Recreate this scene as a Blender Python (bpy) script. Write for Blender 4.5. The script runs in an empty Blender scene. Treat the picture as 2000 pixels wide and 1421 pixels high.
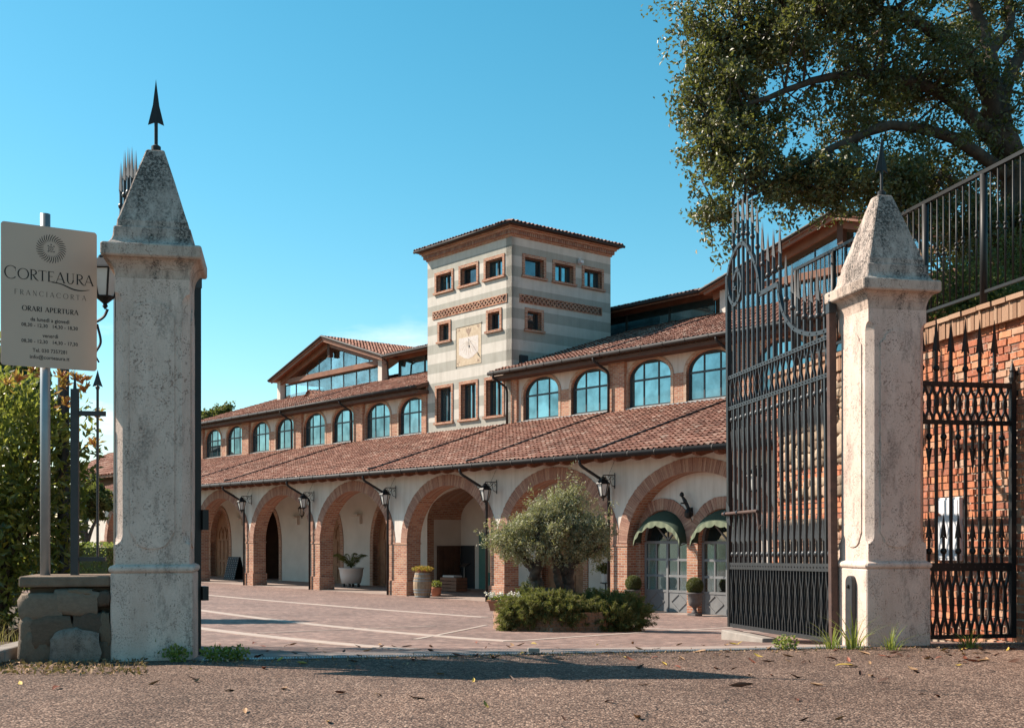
import bpy, math, random
import numpy as np
from mathutils import Vector, Matrix
R = math.radians
random.seed(7)
rng = np.random.default_rng(11)
scene = bpy.context.scene
col = scene.collection

# ------------------------------------------------------------------ camera, sky, sun, exposure
CAM_H = 1.15
FPX, CXP, HYP = 2283.0, 1000.0, 1048.0          # focal length, centre and eye level in photo pixels
cam = bpy.data.cameras.new('camera')
cam.sensor_width = 36.0
cam.lens = 36.0 * FPX / 2000.0
cam.shift_y = (HYP - 710.5) / 2000.0
cam.clip_start = 0.1
cam.clip_end = 5000
cam_o = bpy.data.objects.new('camera', cam)
cam_o.location = (0, 0, CAM_H)
cam_o.rotation_euler = (R(90), 0, 0)
col.objects.link(cam_o)
scene.camera = cam_o

SUN_EL = R(41)
SUN_H = Vector((-0.955, 0.296))
SUN = Vector((SUN_H.x * math.cos(SUN_EL), SUN_H.y * math.cos(SUN_EL), math.sin(SUN_EL)))
world = bpy.data.worlds.new('World')
scene.world = world
world.use_nodes = True
wn, wl = world.node_tree.nodes, world.node_tree.links
wn.clear()
w_out = wn.new('ShaderNodeOutputWorld')
w_bg = wn.new('ShaderNodeBackground')
w_bg.inputs['Strength'].default_value = 0.086
w_sky = wn.new('ShaderNodeTexSky')
w_sky.sky_type = 'NISHITA'
w_sky.sun_disc = False
w_sky.sun_elevation = SUN_EL
w_sky.sun_rotation = math.atan2(SUN_H.x, SUN_H.y)
w_sky.air_density = 1.0
w_sky.dust_density = 0.35
w_sky.ozone_density = 1.6
w_hsv = wn.new('ShaderNodeHueSaturation')
w_hsv.inputs['Hue'].default_value = 0.466
w_hsv.inputs['Saturation'].default_value = 1.36
wl.new(w_sky.outputs[0], w_hsv.inputs['Color'])
# thin fair-weather clouds low over the horizon, all the way round
w_tc = wn.new('ShaderNodeTexCoord')
w_map = wn.new('ShaderNodeMapping')
w_map.inputs['Scale'].default_value = (5.0, 5.0, 17.0)
w_map.inputs['Location'].default_value = (2.37, 0.4, 1.8)
w_noi = wn.new('ShaderNodeTexNoise')
w_noi.inputs['Scale'].default_value = 1.0
w_noi.inputs['Detail'].default_value = 9
w_noi.inputs['Roughness'].default_value = 0.6
w_ramp = wn.new('ShaderNodeValToRGB')
w_ramp.color_ramp.elements[0].position = 0.585
w_ramp.color_ramp.elements[1].position = 0.74
w_sep = wn.new('ShaderNodeSeparateXYZ')
w_band = wn.new('ShaderNodeMapRange')
w_band.inputs['From Min'].default_value = 0.20
w_band.inputs['From Max'].default_value = 0.11
w_mul = wn.new('ShaderNodeMath'); w_mul.operation = 'MULTIPLY'
w_mix = wn.new('ShaderNodeMixRGB')
w_mix.inputs['Color2'].default_value = (8.5, 8.6, 8.8, 1)
wl.new(w_tc.outputs['Generated'], w_map.inputs['Vector'])
wl.new(w_map.outputs[0], w_noi.inputs['Vector'])
wl.new(w_noi.outputs[0], w_ramp.inputs[0])
wl.new(w_tc.outputs['Generated'], w_sep.inputs[0])
wl.new(w_sep.outputs['Z'], w_band.inputs['Value'])
wl.new(w_ramp.outputs[0], w_mul.inputs[0])
wl.new(w_band.outputs[0], w_mul.inputs[1])
wl.new(w_mul.outputs[0], w_mix.inputs['Fac'])
wl.new(w_hsv.outputs[0], w_mix.inputs['Color1'])
wl.new(w_mix.outputs[0], w_bg.inputs['Color'])
wl.new(w_bg.outputs[0], w_out.inputs[0])

sl = bpy.data.lights.new('sun', 'SUN')
sl.energy = 5.0
sl.angle = R(0.53)
sl.color = (1.0, 0.885, 0.755)
so = bpy.data.objects.new('sun', sl)
so.rotation_euler = (-SUN).to_track_quat('-Z', 'Y').to_euler()
so.location = (-30, 10, 30)
col.objects.link(so)

scene.view_settings.view_transform = 'Standard'
scene.view_settings.look = 'None'
scene.view_settings.gamma = 1.0
scene.view_settings.exposure = 1.0
scene.view_settings.use_curve_mapping = False
scene.cycles.use_denoising = True
scene.cycles.max_bounces = 6
scene.cycles.transparent_max_bounces = 12

# ------------------------------------------------------------------ frames of the place
FA = math.atan2(1895, 2283)                      # the long facade runs this far left of straight ahead
P1 = np.array([(1197 - CXP) / FPX * 35.6, 35.6])
FD = np.array([-math.sin(FA), math.cos(FA)])     # along the facade, away from us
FM = np.array([math.cos(FA), math.sin(FA)])      # into the building
TH = R(11.2)
GG = np.array([math.cos(TH), math.sin(TH)])      # along the gate line, to the right
GQ = np.array([-math.sin(TH), math.cos(TH)])     # in through the gate
LC = np.array([-2.985, 10.94])
YARD = -1.08


def zc(p):
    dg = float((p - LC) @ GQ)
    df = -float((p - P1) @ FM)
    if dg <= 0:
        return 0.0
    if df <= 0:
        return YARD
    return YARD * dg / (dg + df)


def spot(px, py):
    """where a line of sight meets the ground of road and courtyard"""
    r = np.array([(px - CXP) / FPX, 1.0]); s = (HYP - py) / FPX; k = 5.0
    while k < 90 and CAM_H + s * k > zc(r * k):
        k *= 1.001
    p = r * k
    return p, zc(p)


def at(px, py, Y):
    return Vector(((px - CXP) / FPX * Y, Y, CAM_H + (HYP - py) / FPX * Y))


def fx(px, m):
    """facade-frame x (to the right) of a photo column on the plane m metres behind the facade"""
    r = np.array([(px - CXP) / FPX, 1.0])
    k = (P1 @ FM + m) / (r @ FM)
    return -float((r * k - P1) @ FD)


# ------------------------------------------------------------------ mesh helpers
class MB:
    def __init__(s, tf=None):
        s.v = []; s.f = []; s.tf = tf

    def add(s, vs, fs):
        o = len(s.v)
        if s.tf:
            vs = [s.tf(*p) for p in vs]
        s.v += [tuple(p) for p in vs]
        s.f += [tuple(i + o for i in f) for f in fs]
        return s

    def box(s, x0, x1, y0, y1, z0, z1):
        return s.add([(x0, y0, z0), (x1, y0, z0), (x1, y1, z0), (x0, y1, z0), (x0, y0, z1), (x1, y0, z1), (x1, y1, z1), (x0, y1, z1)],
                     [(0, 3, 2, 1), (4, 5, 6, 7), (0, 1, 5, 4), (1, 2, 6, 5), (2, 3, 7, 6), (3, 0, 4, 7)])

    def bar(s, a, b, w, h, up=(0, 0, 1)):
        a, b = Vector(a), Vector(b); d = (b - a).normalized(); u = Vector(up)
        if abs(d.dot(u)) > .98:
            u = Vector((0, 1, 0))
        r = d.cross(u).normalized() * w / 2; t = r.cross(d).normalized() * h / 2
        vs = [p + i * r + j * t for p in (a, b) for i, j in ((-1, -1), (1, -1), (1, 1), (-1, 1))]
        return s.add(vs, [(0, 1, 2, 3), (7, 6, 5, 4), (0, 4, 5, 1), (1, 5, 6, 2), (2, 6, 7, 3), (3, 7, 4, 0)])

    def tube(s, pts, rad, n=8, cap=True):
        pts = [Vector(p) for p in pts]
        if not hasattr(rad, '__len__'):
            rad = [rad] * len(pts)
        vs, fs = [], []
        prev = None
        for i, p in enumerate(pts):
            d = (pts[min(i + 1, len(pts) - 1)] - pts[max(i - 1, 0)]).normalized()
            u = prev if prev is not None else (Vector((0, 0, 1)) if abs(d.z) < .9 else Vector((1, 0, 0)))
            a = d.cross(u)
            if a.length < 1e-4:
                a = d.cross(Vector((0, 1, 0.3)))
            a.normalize(); b = a.cross(d).normalized(); prev = b
            for k in range(n):
                t = 2 * math.pi * k / n
                vs.append(p + float(rad[i]) * (math.cos(t) * a + math.sin(t) * b))
        for i in range(len(pts) - 1):
            for k in range(n):
                k2 = (k + 1) % n
                fs.append((i * n + k, (i + 1) * n + k, (i + 1) * n + k2, i * n + k2))
        if cap:
            fs.append(tuple(range(n)))
            fs.append(tuple(reversed(range((len(pts) - 1) * n, len(pts) * n))))
        return s.add(vs, fs)

    def lathe(s, prof, n=16, c=(0, 0, 0), cap=True, ph=0.0):
        vs, fs = [], []
        for r, z in prof:
            for k in range(n):
                t = 2 * math.pi * k / n + ph
                vs.append((c[0] + r * math.cos(t), c[1] + r * math.sin(t), c[2] + z))
        for i in range(len(prof) - 1):
            for k in range(n):
                k2 = (k + 1) % n
                fs.append((i * n + k, i * n + k2, (i + 1) * n + k2, (i + 1) * n + k))
        if cap:
            fs.append(tuple(reversed(range(n))))
            fs.append(tuple(range((len(prof) - 1) * n, len(prof) * n)))
        return s.add(vs, fs)

    def loft(s, secs):
        """closed polygon sections of equal length, capped"""
        n = len(secs[0]); vs = [p for q in secs for p in q]; fs = []
        for i in range(len(secs) - 1):
            for k in range(n):
                k2 = (k + 1) % n
                fs.append((i * n + k, i * n + k2, (i + 1) * n + k2, (i + 1) * n + k))
        fs.append(tuple(reversed(range(n)))); fs.append(tuple(range((len(secs) - 1) * n, len(secs) * n)))
        return s.add(vs, fs)

    def poly(s, pts, y0, y1):
        """polygon in x,z (counter-clockwise seen from -y) pushed from y0 back to y1"""
        n = len(pts)
        vs = [(x, y0, z) for x, z in pts] + [(x, y1, z) for x, z in pts]
        fs = [tuple(range(n)), tuple(reversed(range(n, 2 * n)))] + [(k, n + k, n + (k + 1) % n, (k + 1) % n) for k in range(n)]
        return s.add(vs, fs)

    def mesh(s, name, smooth=False):
        me = bpy.data.meshes.new(name)
        me.from_pydata([tuple(p) for p in s.v], [], s.f)
        me.validate()
        if smooth:
            me.shade_smooth()
        return me

    def build(s, name, mat, parent=None, smooth=False, kind=None, bevel=0):
        o = bpy.data.objects.new(name, s.mesh(name, smooth))
        return link(o, mat, parent, kind, bevel)


def link(o, mat, parent=None, kind=None, bevel=0):
    if mat is not None and o.data is not None:
        o.data.materials.clear(); o.data.materials.append(mat)
    col.objects.link(o)
    if parent is not None:
        o.parent = parent
    if kind:
        o['kind'] = kind
    if bevel:
        b = o.modifiers.new('bevel', 'BEVEL'); b.width = bevel; b.segments = 2; b.limit_method = 'ANGLE'
    return o


def inst(name, me, mat, parent=None, loc=(0, 0, 0), rot=(0, 0, 0), scale=(1, 1, 1)):
    o = bpy.data.objects.new(name, me)
    if mat is not None and not me.materials:
        me.materials.append(mat)
    o.location = loc; o.rotation_euler = rot; o.scale = scale
    if mat is not None and me.materials[0] is not mat:
        o.material_slots[0].link = 'OBJECT'; o.material_slots[0].material = mat
    col.objects.link(o)
    if parent is not None:
        o.parent = parent
    return o


def tag(o, label, cat, group=None):
    o['label'] = label; o['category'] = cat
    if group:
        o['group'] = group
    return o


def thing(name, label, cat, loc=(0, 0, 0), rz=0.0, group=None):
    o = bpy.data.objects.new(name, None)
    o.empty_display_size = 0.2
    o.location = loc; o.rotation_euler = (0, 0, rz)
    col.objects.link(o)
    return tag(o, label, cat, group)


def copy_tree(o, parent=None):
    c = o.copy(); col.objects.link(c); c.parent = parent
    for ch in list(o.children):
        copy_tree(ch, c)
    return c


def np_mesh(name, v, f, mat, parent=None, uv=None, kind=None, smooth=False):
    """numpy vertices (n,3) and faces (m,k)"""
    me = bpy.data.meshes.new(name)
    k = f.shape[1]
    me.vertices.add(len(v)); me.vertices.foreach_set('co', v.astype(np.float32).ravel())
    me.loops.add(f.size); me.loops.foreach_set('vertex_index', f.astype(np.int32).ravel())
    me.polygons.add(len(f)); me.polygons.foreach_set('loop_start', np.arange(0, f.size, k, dtype=np.int32))
    me.polygons.foreach_set('loop_total', np.full(len(f), k, dtype=np.int32))
    if uv is not None:
        l = me.uv_layers.new(name='uv'); l.data.foreach_set('uv', uv.astype(np.float32).ravel())
    me.update(calc_edges=True)
    if smooth:
        me.shade_smooth()
    return link(bpy.data.objects.new(name, me), mat, parent, kind)


# ------------------------------------------------------------------ materials
class NT:
    def __init__(s, name):
        s.m = bpy.data.materials.new(name); s.m.use_nodes = True
        s.n = s.m.node_tree.nodes; s.l = s.m.node_tree.links; s.n.clear()
        s.out = s.n.new('ShaderNodeOutputMaterial')
        s.b = s.n.new('ShaderNodeBsdfPrincipled')
        s.l.new(s.b.outputs[0], s.out.inputs[0])

    def node(s, t, **kw):
        n = s.n.new('ShaderNode' + t)
        for k, v in kw.items():
            if k in n.inputs.keys():
                n.inputs[k].default_value = v
            else:
                setattr(n, k, v)
        return n

    def tc(s, out='Object'):
        return s.n.new('ShaderNodeTexCoord').outputs[out]

    def noise(s, vec, scale, detail=5, rough=.55):
        n = s.node('TexNoise', Scale=scale, Detail=detail, Roughness=rough)
        s.l.new(vec, n.inputs['Vector']); return n.outputs[0]

    def ramp(s, fac, stops, interp='LINEAR'):
        n = s.n.new('ShaderNodeValToRGB'); e = n.color_ramp.elements; n.color_ramp.interpolation = interp
        while len(e) < len(stops):
            e.new(.5)
        for k, (p, c) in enumerate(stops):
            e[k].position = p; e[k].color = (c, c, c, 1) if not hasattr(c, '__len__') else (*c, 1)
        s.l.new(fac, n.inputs[0]); return n.outputs[0]

    def mix(s, fac, a, b, mode='MIX'):
        n = s.n.new('ShaderNodeMixRGB'); n.blend_type = mode
        for i, x in ((0, fac), (1, a), (2, b)):
            if hasattr(x, 'is_output'):
                s.l.new(x, n.inputs[i])
            else:
                n.inputs[i].default_value = x if i == 0 else (*x, 1)
        return n.outputs[0]

    def math(s, op, a, b=None):
        n = s.n.new('ShaderNodeMath'); n.operation = op
        for i, x in ((0, a), (1, b)):
            if x is None:
                continue
            if hasattr(x, 'is_output'):
                s.l.new(x, n.inputs[i])
            else:
                n.inputs[i].default_value = x
        return n.outputs[0]

    def bump(s, h, strength=.4, dist=.01):
        n = s.node('Bump', Strength=strength, Distance=dist)
        s.l.new(h, n.inputs['Height']); s.l.new(n.outputs[0], s.b.inputs['Normal']); return n

    def col(s, x):
        if hasattr(x, 'is_output'):
            s.l.new(x, s.b.inputs['Base Color'])
        else:
            s.b.inputs['Base Color'].default_value = (*x, 1)

    def set(s, **kw):
        for k, v in kw.items():
            s.b.inputs[k.replace('_', ' ')].default_value = v
        return s

    def jitter(s, colour, amt=.25):
        """small difference in tone from object to object"""
        r = s.n.new('ShaderNodeObjectInfo').outputs['Random']
        return s.mix(1.0, colour, s.ramp(r, [(0, 1 - amt), (1, 1 + amt * .6)]), 'MULTIPLY')

    def boxuv(s):
        """x,z on fronts, y,z on sides, x,y on tops"""
        t = s.n.new('ShaderNodeTexCoord')
        so, sn = s.n.new('ShaderNodeSeparateXYZ'), s.n.new('ShaderNodeSeparateXYZ')
        s.l.new(t.outputs['Object'], so.inputs[0]); s.l.new(t.outputs['Normal'], sn.inputs[0])
        ax, ay, az = (s.math('ABSOLUTE', sn.outputs[i]) for i in range(3))
        side = s.math('GREATER_THAN', ax, ay)
        flat = s.math('GREATER_THAN', az, .85)
        mx = s.node('Mix', data_type='FLOAT'); s.l.new(side, mx.inputs[0]); s.l.new(so.outputs[0], mx.inputs[2]); s.l.new(so.outputs[1], mx.inputs[3])
        mz = s.node('Mix', data_type='FLOAT'); s.l.new(flat, mz.inputs[0]); s.l.new(so.outputs[2], mz.inputs[2]); s.l.new(so.outputs[1], mz.inputs[3])
        c = s.n.new('ShaderNodeCombineXYZ'); s.l.new(mx.outputs[0], c.inputs[0]); s.l.new(mz.outputs[0], c.inputs[1])
        return c.outputs[0]


def plain(name, c1, c2=None, scale=6, rough=.8, bump=.0, bscale=None, spec=.3, metal=0.0, jit=0.0, dist=.006):
    t = NT(name); v = t.tc()
    c2 = c2 or tuple(x * .8 for x in c1)
    c = t.ramp(t.noise(v, scale, 6), [(.3, c2), (.7, c1)])
    if jit:
        c = t.jitter(c, jit)
    t.col(c); t.set(Roughness=rough, Metallic=metal); t.b.inputs['Specular IOR Level'].default_value = spec
    if bump:
        t.bump(t.noise(v, bscale or scale * 6, 5), bump, dist)
    return t.m


def brickmat(name, c1, c2, c3, mortar, bw=.25, bh=.075, ms=.012):
    t = NT(name); uv = t.boxuv()
    wob = t.node('TexNoise', Scale=3.0); t.l.new(uv, wob.inputs['Vector'])
    br = t.node('TexBrick', Scale=1.0); br.offset = .5
    br.inputs['Mortar Size'].default_value = ms; br.inputs['Mortar Smooth'].default_value = .3
    br.inputs['Brick Width'].default_value = bw; br.inputs['Row Height'].default_value = bh
    br.inputs['Color1'].default_value = (0, 0, 0, 1); br.inputs['Color2'].default_value = (1, 1, 1, 1); br.inputs['Mortar'].default_value = (.5, .5, .5, 1)
    t.l.new(uv, br.inputs['Vector'])
    c = t.ramp(br.outputs[0], [(0, c1), (.5, c2), (1, c3)])
    c = t.mix(.55, c, t.ramp(t.noise(t.tc(), 1.4, 6), [(.3, .55), (.7, 1.25)]), 'MULTIPLY')
    c = t.mix(.5, c, t.ramp(t.noise(t.tc(), 30, 3), [(.3, .6), (.7, 1.3)]), 'MULTIPLY')
    c = t.mix(br.outputs[1], c, mortar)
    t.col(c); t.set(Roughness=.9); t.b.inputs['Specular IOR Level'].default_value = .2
    t.bump(t.math('SUBTRACT', t.noise(t.tc(), 40, 3), t.math('MULTIPLY', br.outputs[1], 1.5)), .5, .01)
    return t.m


def leafmat(name, stops, rough=.45, spec=.5, trans=.35):
    t = NT(name)
    g = t.n.new('ShaderNodeNewGeometry')
    c = t.ramp(g.outputs['Random Per Island'], stops)
    t.col(c); t.set(Roughness=rough); t.b.inputs['Specular IOR Level'].default_value = spec
    tr = t.n.new('ShaderNodeBsdfTranslucent')
    t.l.new(t.mix(.5, c, (.45, .5, .08), 'MIX'), tr.inputs[0])
    mx = t.n.new('ShaderNodeMixShader'); mx.inputs[0].default_value = trans
    t.l.new(t.b.outputs[0], mx.inputs[1]); t.l.new(tr.outputs[0], mx.inputs[2]); t.l.new(mx.outputs[0], t.out.inputs[0])
    return t.m


def glassmat(name, tint, refl, dark=(.02, .03, .035), clear=0.0, rough=.03):
    """coated window glass: part mirror, part dark room or see-through"""
    t = NT(name)
    t.n.remove(t.b)
    gl = t.n.new('ShaderNodeBsdfGlossy'); gl.inputs[0].default_value = (*tint, 1); gl.inputs['Roughness'].default_value = rough
    nz = t.noise(t.tc(), .9, 2)
    bp = t.node('Bump', Strength=.03, Distance=.05); t.l.new(nz, bp.inputs['Height']); t.l.new(bp.outputs[0], gl.inputs['Normal'])
    if clear:
        db = t.n.new('ShaderNodeBsdfTransparent'); db.inputs[0].default_value = (.80, .9, .92, 1)
    else:
        db = t.n.new('ShaderNodeBsdfDiffuse'); db.inputs[0].default_value = (*dark, 1)
    mx = t.n.new('ShaderNodeMixShader'); oi_ = t.n.new('ShaderNodeObjectInfo')
    room = t.ramp(t.noise(t.n.new('ShaderNodeNewGeometry').outputs['Position'], 1.3, 4, .6), [(.35, .62), (.62, 1.12)])   # what stands behind the pane
    t.l.new(t.math('MULTIPLY', room, t.math('ADD', t.math('MULTIPLY', t.math('SUBTRACT', oi_.outputs['Random'], .5), refl * .6), refl)), mx.inputs[0])
    t.l.new(db.outputs[0], mx.inputs[1]); t.l.new(gl.outputs[0], mx.inputs[2]); t.l.new(mx.outputs[0], t.out.inputs[0])
    return t.m


def stonemat(name, base, dark, stain=0.0, pit=.62):
    t = NT(name); v = t.tc()
    mp = t.node('Mapping'); mp.inputs['Scale'].default_value = (1, 1, .3); t.l.new(v, mp.inputs[0])
    c = t.ramp(t.noise(v, 1.7, 7), [(.3, tuple(x * .86 for x in base)), (.68, base)])
    c = t.mix(.45, c, t.ramp(t.noise(mp.outputs[0], 4.5, 8, .68), [(.34, (.66, .55, .50)), (.62, (1.1, 1.09, 1.08))]), 'MULTIPLY')
    vein = t.noise(v, 5.5, 6, .7)                                   # pits gather in veins
    pits = t.math('MULTIPLY', t.ramp(t.noise(v, 62, 4, .78), [(pit, 0), (pit + .05, 1)]), t.ramp(vein, [(.44, .12), (.60, 1)]))
    c = t.mix(t.math('MULTIPLY', pits, .8), c, dark)
    c = t.mix(.22, c, t.ramp(t.noise(v, 190, 2), [(.3, .72), (.7, 1.22)]), 'MULTIPLY')
    crk = t.node('TexVoronoi', feature='DISTANCE_TO_EDGE', Scale=1.15); wob = t.node('VectorMath', operation='ADD')
    nz = t.node('TexNoise', Scale=2.6, Detail=6.0); t.l.new(v, nz.inputs['Vector']); t.l.new(v, wob.inputs[0]); t.l.new(nz.outputs['Color'], wob.inputs[1]); t.l.new(wob.outputs[0], crk.inputs['Vector'])
    ck = t.math('MULTIPLY', t.ramp(crk.outputs['Distance'], [(.0, 1), (.007, 0)]), t.ramp(t.noise(v, .9, 2), [(.5, 0), (.56, .8)]))
    c = t.mix(ck, c, (.14, .085, .065))
    if stain:
        st = t.noise(mp.outputs[0], 3.4, 9, .70)
        sm = t.ramp(st, [(.565 - .11 * stain, 0), (.64 - .07 * stain, 1)])
        sp = t.ramp(t.noise(v, 40, 6, .8), [(.40, .12), (.55, 1)])
        c = t.mix(t.math('MULTIPLY', t.math('MULTIPLY', sm, sp), min(.93, .35 + stain * .65)), c, (.030, .030, .029))
    t.col(c); t.set(Roughness=.9); t.b.inputs['Specular IOR Level'].default_value = .15
    t.bump(t.math('SUBTRACT', t.noise(v, 45, 6), t.math('MULTIPLY', pits, .9)), .45, .006)
    return t.m


M = {}
t = NT('lime_plaster'); v = t.tc()
c_ = t.ramp(t.noise(v, 1.1, 7), [(.3, (.52, .465, .415)), (.7, (.61, .555, .50))])
mp = t.node('Mapping'); mp.inputs['Scale'].default_value = (3, 3, .3); t.l.new(v, mp.inputs[0])
c_ = t.mix(.5, c_, t.ramp(t.noise(mp.outputs[0], 1.6, 8, .65), [(.36, (.74, .71, .67)), (.55, (1.05, 1.05, 1.05))]), 'MULTIPLY')
t.col(c_); t.set(Roughness=.92); t.bump(t.noise(v, 25, 5), .15, .01); M['plaster'] = t.m
M['plaster_in'] = plain('arcade_plaster', (.60, .535, .475), (.50, .44, .39), 1.0, .92, .1, 20)
M['brick'] = brickmat('brickwork', (.30, .115, .07), (.40, .17, .10), (.47, .25, .155), (.40, .33, .27))
M['brick_pale'] = brickmat('pale_brickwork', (.36, .20, .13), (.45, .27, .18), (.52, .35, .25), (.42, .36, .3))
M['voussoir'] = None
t = NT('arch_brick'); g_ = t.n.new('ShaderNodeNewGeometry')
c_ = t.ramp(g_.outputs['Random Per Island'], [(0, (.25, .125, .09)), (.5, (.32, .17, .12)), (1, (.39, .235, .17))])
t.col(t.mix(.5, c_, t.ramp(t.noise(t.tc(), 25, 4), [(.3, .6), (.7, 1.3)]), 'MULTIPLY')); t.set(Roughness=.9); M['voussoir'] = t.m
M['mortar'] = plain('mortar', (.40, .32, .25), (.30, .24, .19), 8, .95, .3, 60)
t = NT('roof_tile')
uvn = t.n.new('ShaderNodeUVMap'); uvn.uv_map = 'uv'
fl = t.node('VectorMath', operation='FLOOR'); t.l.new(uvn.outputs[0], fl.inputs[0])
wnz = t.node('TexWhiteNoise', noise_dimensions='2D'); t.l.new(fl.outputs[0], wnz.inputs['Vector'])
c_ = t.ramp(wnz.outputs[0], [(0, (.18, .085, .064)), (.3, (.26, .12, .086)), (.65, (.33, .16, .115)), (.9, (.385, .21, .155)), (1, (.47, .31, .24))])
c_ = t.mix(.6, c_, t.ramp(t.noise(t.tc(), .7, 7), [(.3, .6), (.7, 1.25)]), 'MULTIPLY')
c_ = t.mix(.35, c_, t.ramp(t.noise(t.tc(), 14, 5, .7), [(.35, .4), (.6, 1.2)]), 'MULTIPLY')
c_ = t.mix(t.math('MULTIPLY', t.ramp(t.noise(t.tc(), 2.3, 9, .72), [(.55, 0), (.68, 1)]), .5), c_, (.20, .175, .14))
t.col(c_); t.set(Roughness=.92); t.b.inputs['Specular IOR Level'].default_value = .2; t.bump(t.noise(t.tc(), 30, 4), .3, .01); M['tile'] = t.m
M['wood'] = plain('stained_timber', (.24, .105, .06), (.16, .07, .042), 3, .6, .1, 20)
M['wood_dark'] = plain('dark_timber', (.10, .05, .032), (.07, .035, .024), 3, .7, .1, 20)
M['door_wood'] = plain('door_timber', (.32, .155, .08), (.21, .10, .055), 5, .65, .15, 25)
M['gutter'] = plain('painted_gutter', (.030, .026, .025), (.022, .019, .019), 4, .6, 0, spec=.25)
M['iron'] = plain('wrought_iron', (.030, .031, .034), (.020, .021, .023), 12, .45, .15, 80, spec=.5, metal=.1)
M['iron_dark'] = plain('dark_iron', (.014, .013, .013), (.010, .009, .009), 12, .5, .1, 80, spec=.45, metal=.2)
M['rust'] = plain('rusty_iron', (.105, .06, .047), (.06, .038, .033), 14, .75, .3, 70)
M['galv'] = plain('galvanised_steel', (.30, .31, .32), (.23, .24, .25), 5, .45, .05, 40, spec=.5, metal=.6)
M['frame'] = plain('window_frame', (.045, .055, .062), (.035, .042, .05), 5, .5)
M['glass'] = glassmat('window_glass', (.46, .73, .79), .40, (.025, .05, .06))
M['glass_dark'] = glassmat('dark_window_glass', (.6, .75, .82), .22, (.012, .018, .022))
M['glass_door'] = glassmat('door_glass', (.7, .8, .82), .16, clear=1)
M['glass_clear'] = glassmat('pavilion_glass', (.75, .9, .95), .24, clear=1)
M['stone'] = stonemat('gate_pillar_stone', (.66, .525, .45), (.075, .047, .038), .20, .54)
M['stone_cap'] = stonemat('weathered_cap_stone', (.52, .43, .375), (.06, .05, .047), 1.15, .55)
M['stone_mid'] = stonemat('cornice_stone', (.54, .43, .36), (.07, .05, .045), .65, .545)
M['rock'] = stonemat('porous_rock', (.27, .22, .185), (.04, .03, .025), .3, .50)
M['concrete'] = plain('concrete', (.30, .265, .235), (.20, .175, .155), 5, .92, .4, 50)
# tower render: painted cream and grey-green courses
t = NT('striped_render'); sx = t.n.new('ShaderNodeSeparateXYZ'); t.l.new(t.tc(), sx.inputs[0])
ph = t.math('FRACT', t.math('DIVIDE', t.math('SUBTRACT', sx.outputs[2], 4.60), .872))
st = t.ramp(ph, [(0, 0), (.495, 0), (.505, 1), (1, 1)])
c_ = t.mix(st, (.51, .470, .42), (.335, .320, .28))
c_ = t.mix(.4, c_, t.ramp(t.noise(t.tc(), 2.5, 7), [(.3, .82), (.7, 1.12)]), 'MULTIPLY')
ms_ = t.node('Mapping'); ms_.inputs['Scale'].default_value = (2.2, 2.2, .22); t.l.new(t.tc(), ms_.inputs[0])
c_ = t.mix(.3, c_, t.ramp(t.noise(ms_.outputs[0], 2.0, 8, .65), [(.36, (.70, .68, .64)), (.56, (1.06, 1.06, 1.06))]), 'MULTIPLY')
t.col(c_); t.set(Roughness=.93); t.bump(t.noise(t.tc(), 30, 4), .12, .01); M['stripe'] = t.m
TH_ = R(11.2)
# asphalt: loose brown-grey aggregate
t = NT('asphalt'); v = t.tc()
vo = t.node('TexVoronoi', Scale=62.0); t.l.new(v, vo.inputs['Vector'])
vo2 = t.node('TexVoronoi', Scale=27.0); t.l.new(v, vo2.inputs['Vector'])
sc_ = t.n.new('ShaderNodeSeparateColor'); t.l.new(vo.outputs['Color'], sc_.inputs[0])
sc2 = t.n.new('ShaderNodeSeparateColor'); t.l.new(vo2.outputs['Color'], sc2.inputs[0])
c_ = t.ramp(sc_.outputs[0], [(0, (.055, .033, .026)), (.35, (.185, .115, .086)), (.72, (.335, .21, .153)), (1, (.70, .51, .40))])
c2 = t.ramp(sc2.outputs[0], [(0, (.055, .040, .034)), (.6, (.13, .092, .077)), (1, (.30, .22, .18))])
c_ = t.mix(.35, c_, c2)
edge = t.ramp(vo.outputs['Distance'], [(.15, 1.15), (.65, .35)])
c_ = t.mix(.8, c_, edge, 'MULTIPLY')
c_ = t.mix(.7, c_, t.ramp(t.noise(v, .55, 6), [(.3, .72), (.7, 1.22)]), 'MULTIPLY')
c_ = t.mix(.5, c_, t.ramp(t.noise(v, 6, 5, .7), [(.35, (.75, .7, .68)), (.65, (1.2, 1.15, 1.1))]), 'MULTIPLY')
wv = t.node('VectorMath', operation='ADD'); nz = t.node('TexNoise', Scale=1.3, Detail=5.0); t.l.new(v, nz.inputs['Vector']); t.l.new(v, wv.inputs[0]); t.l.new(nz.outputs['Color'], wv.inputs[1])
ck = t.node('TexVoronoi', feature='DISTANCE_TO_EDGE', Scale=.42); t.l.new(wv.outputs[0], ck.inputs['Vector'])
ckm = t.math('MULTIPLY', t.ramp(ck.outputs['Distance'], [(.0, 1), (.006, 0)]), t.ramp(t.noise(v, .35, 2), [(.45, 0), (.55, .75)]))
mt_ = t.node('Mapping'); mt_.inputs['Rotation'].default_value = (0, 0, -TH_); mt_.inputs['Scale'].default_value = (1.1, .09, 1); t.l.new(v, mt_.inputs[0])
c_ = t.mix(.7, c_, t.ramp(t.noise(mt_.outputs[0], 1.0, 4, .55), [(.38, (.78, .76, .75)), (.6, (1.12, 1.1, 1.08))]), 'MULTIPLY')   # worn by tyres along the drive
c_ = t.mix(ckm, c_, (.025, .02, .018))
c_ = t.mix(.75, c_, t.ramp(t.noise(v, .22, 4, .6), [(.38, (.74, .70, .68)), (.5, (.95, .95, .95)), (.64, (1.2, 1.15, 1.1))]), 'MULTIPLY')
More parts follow.
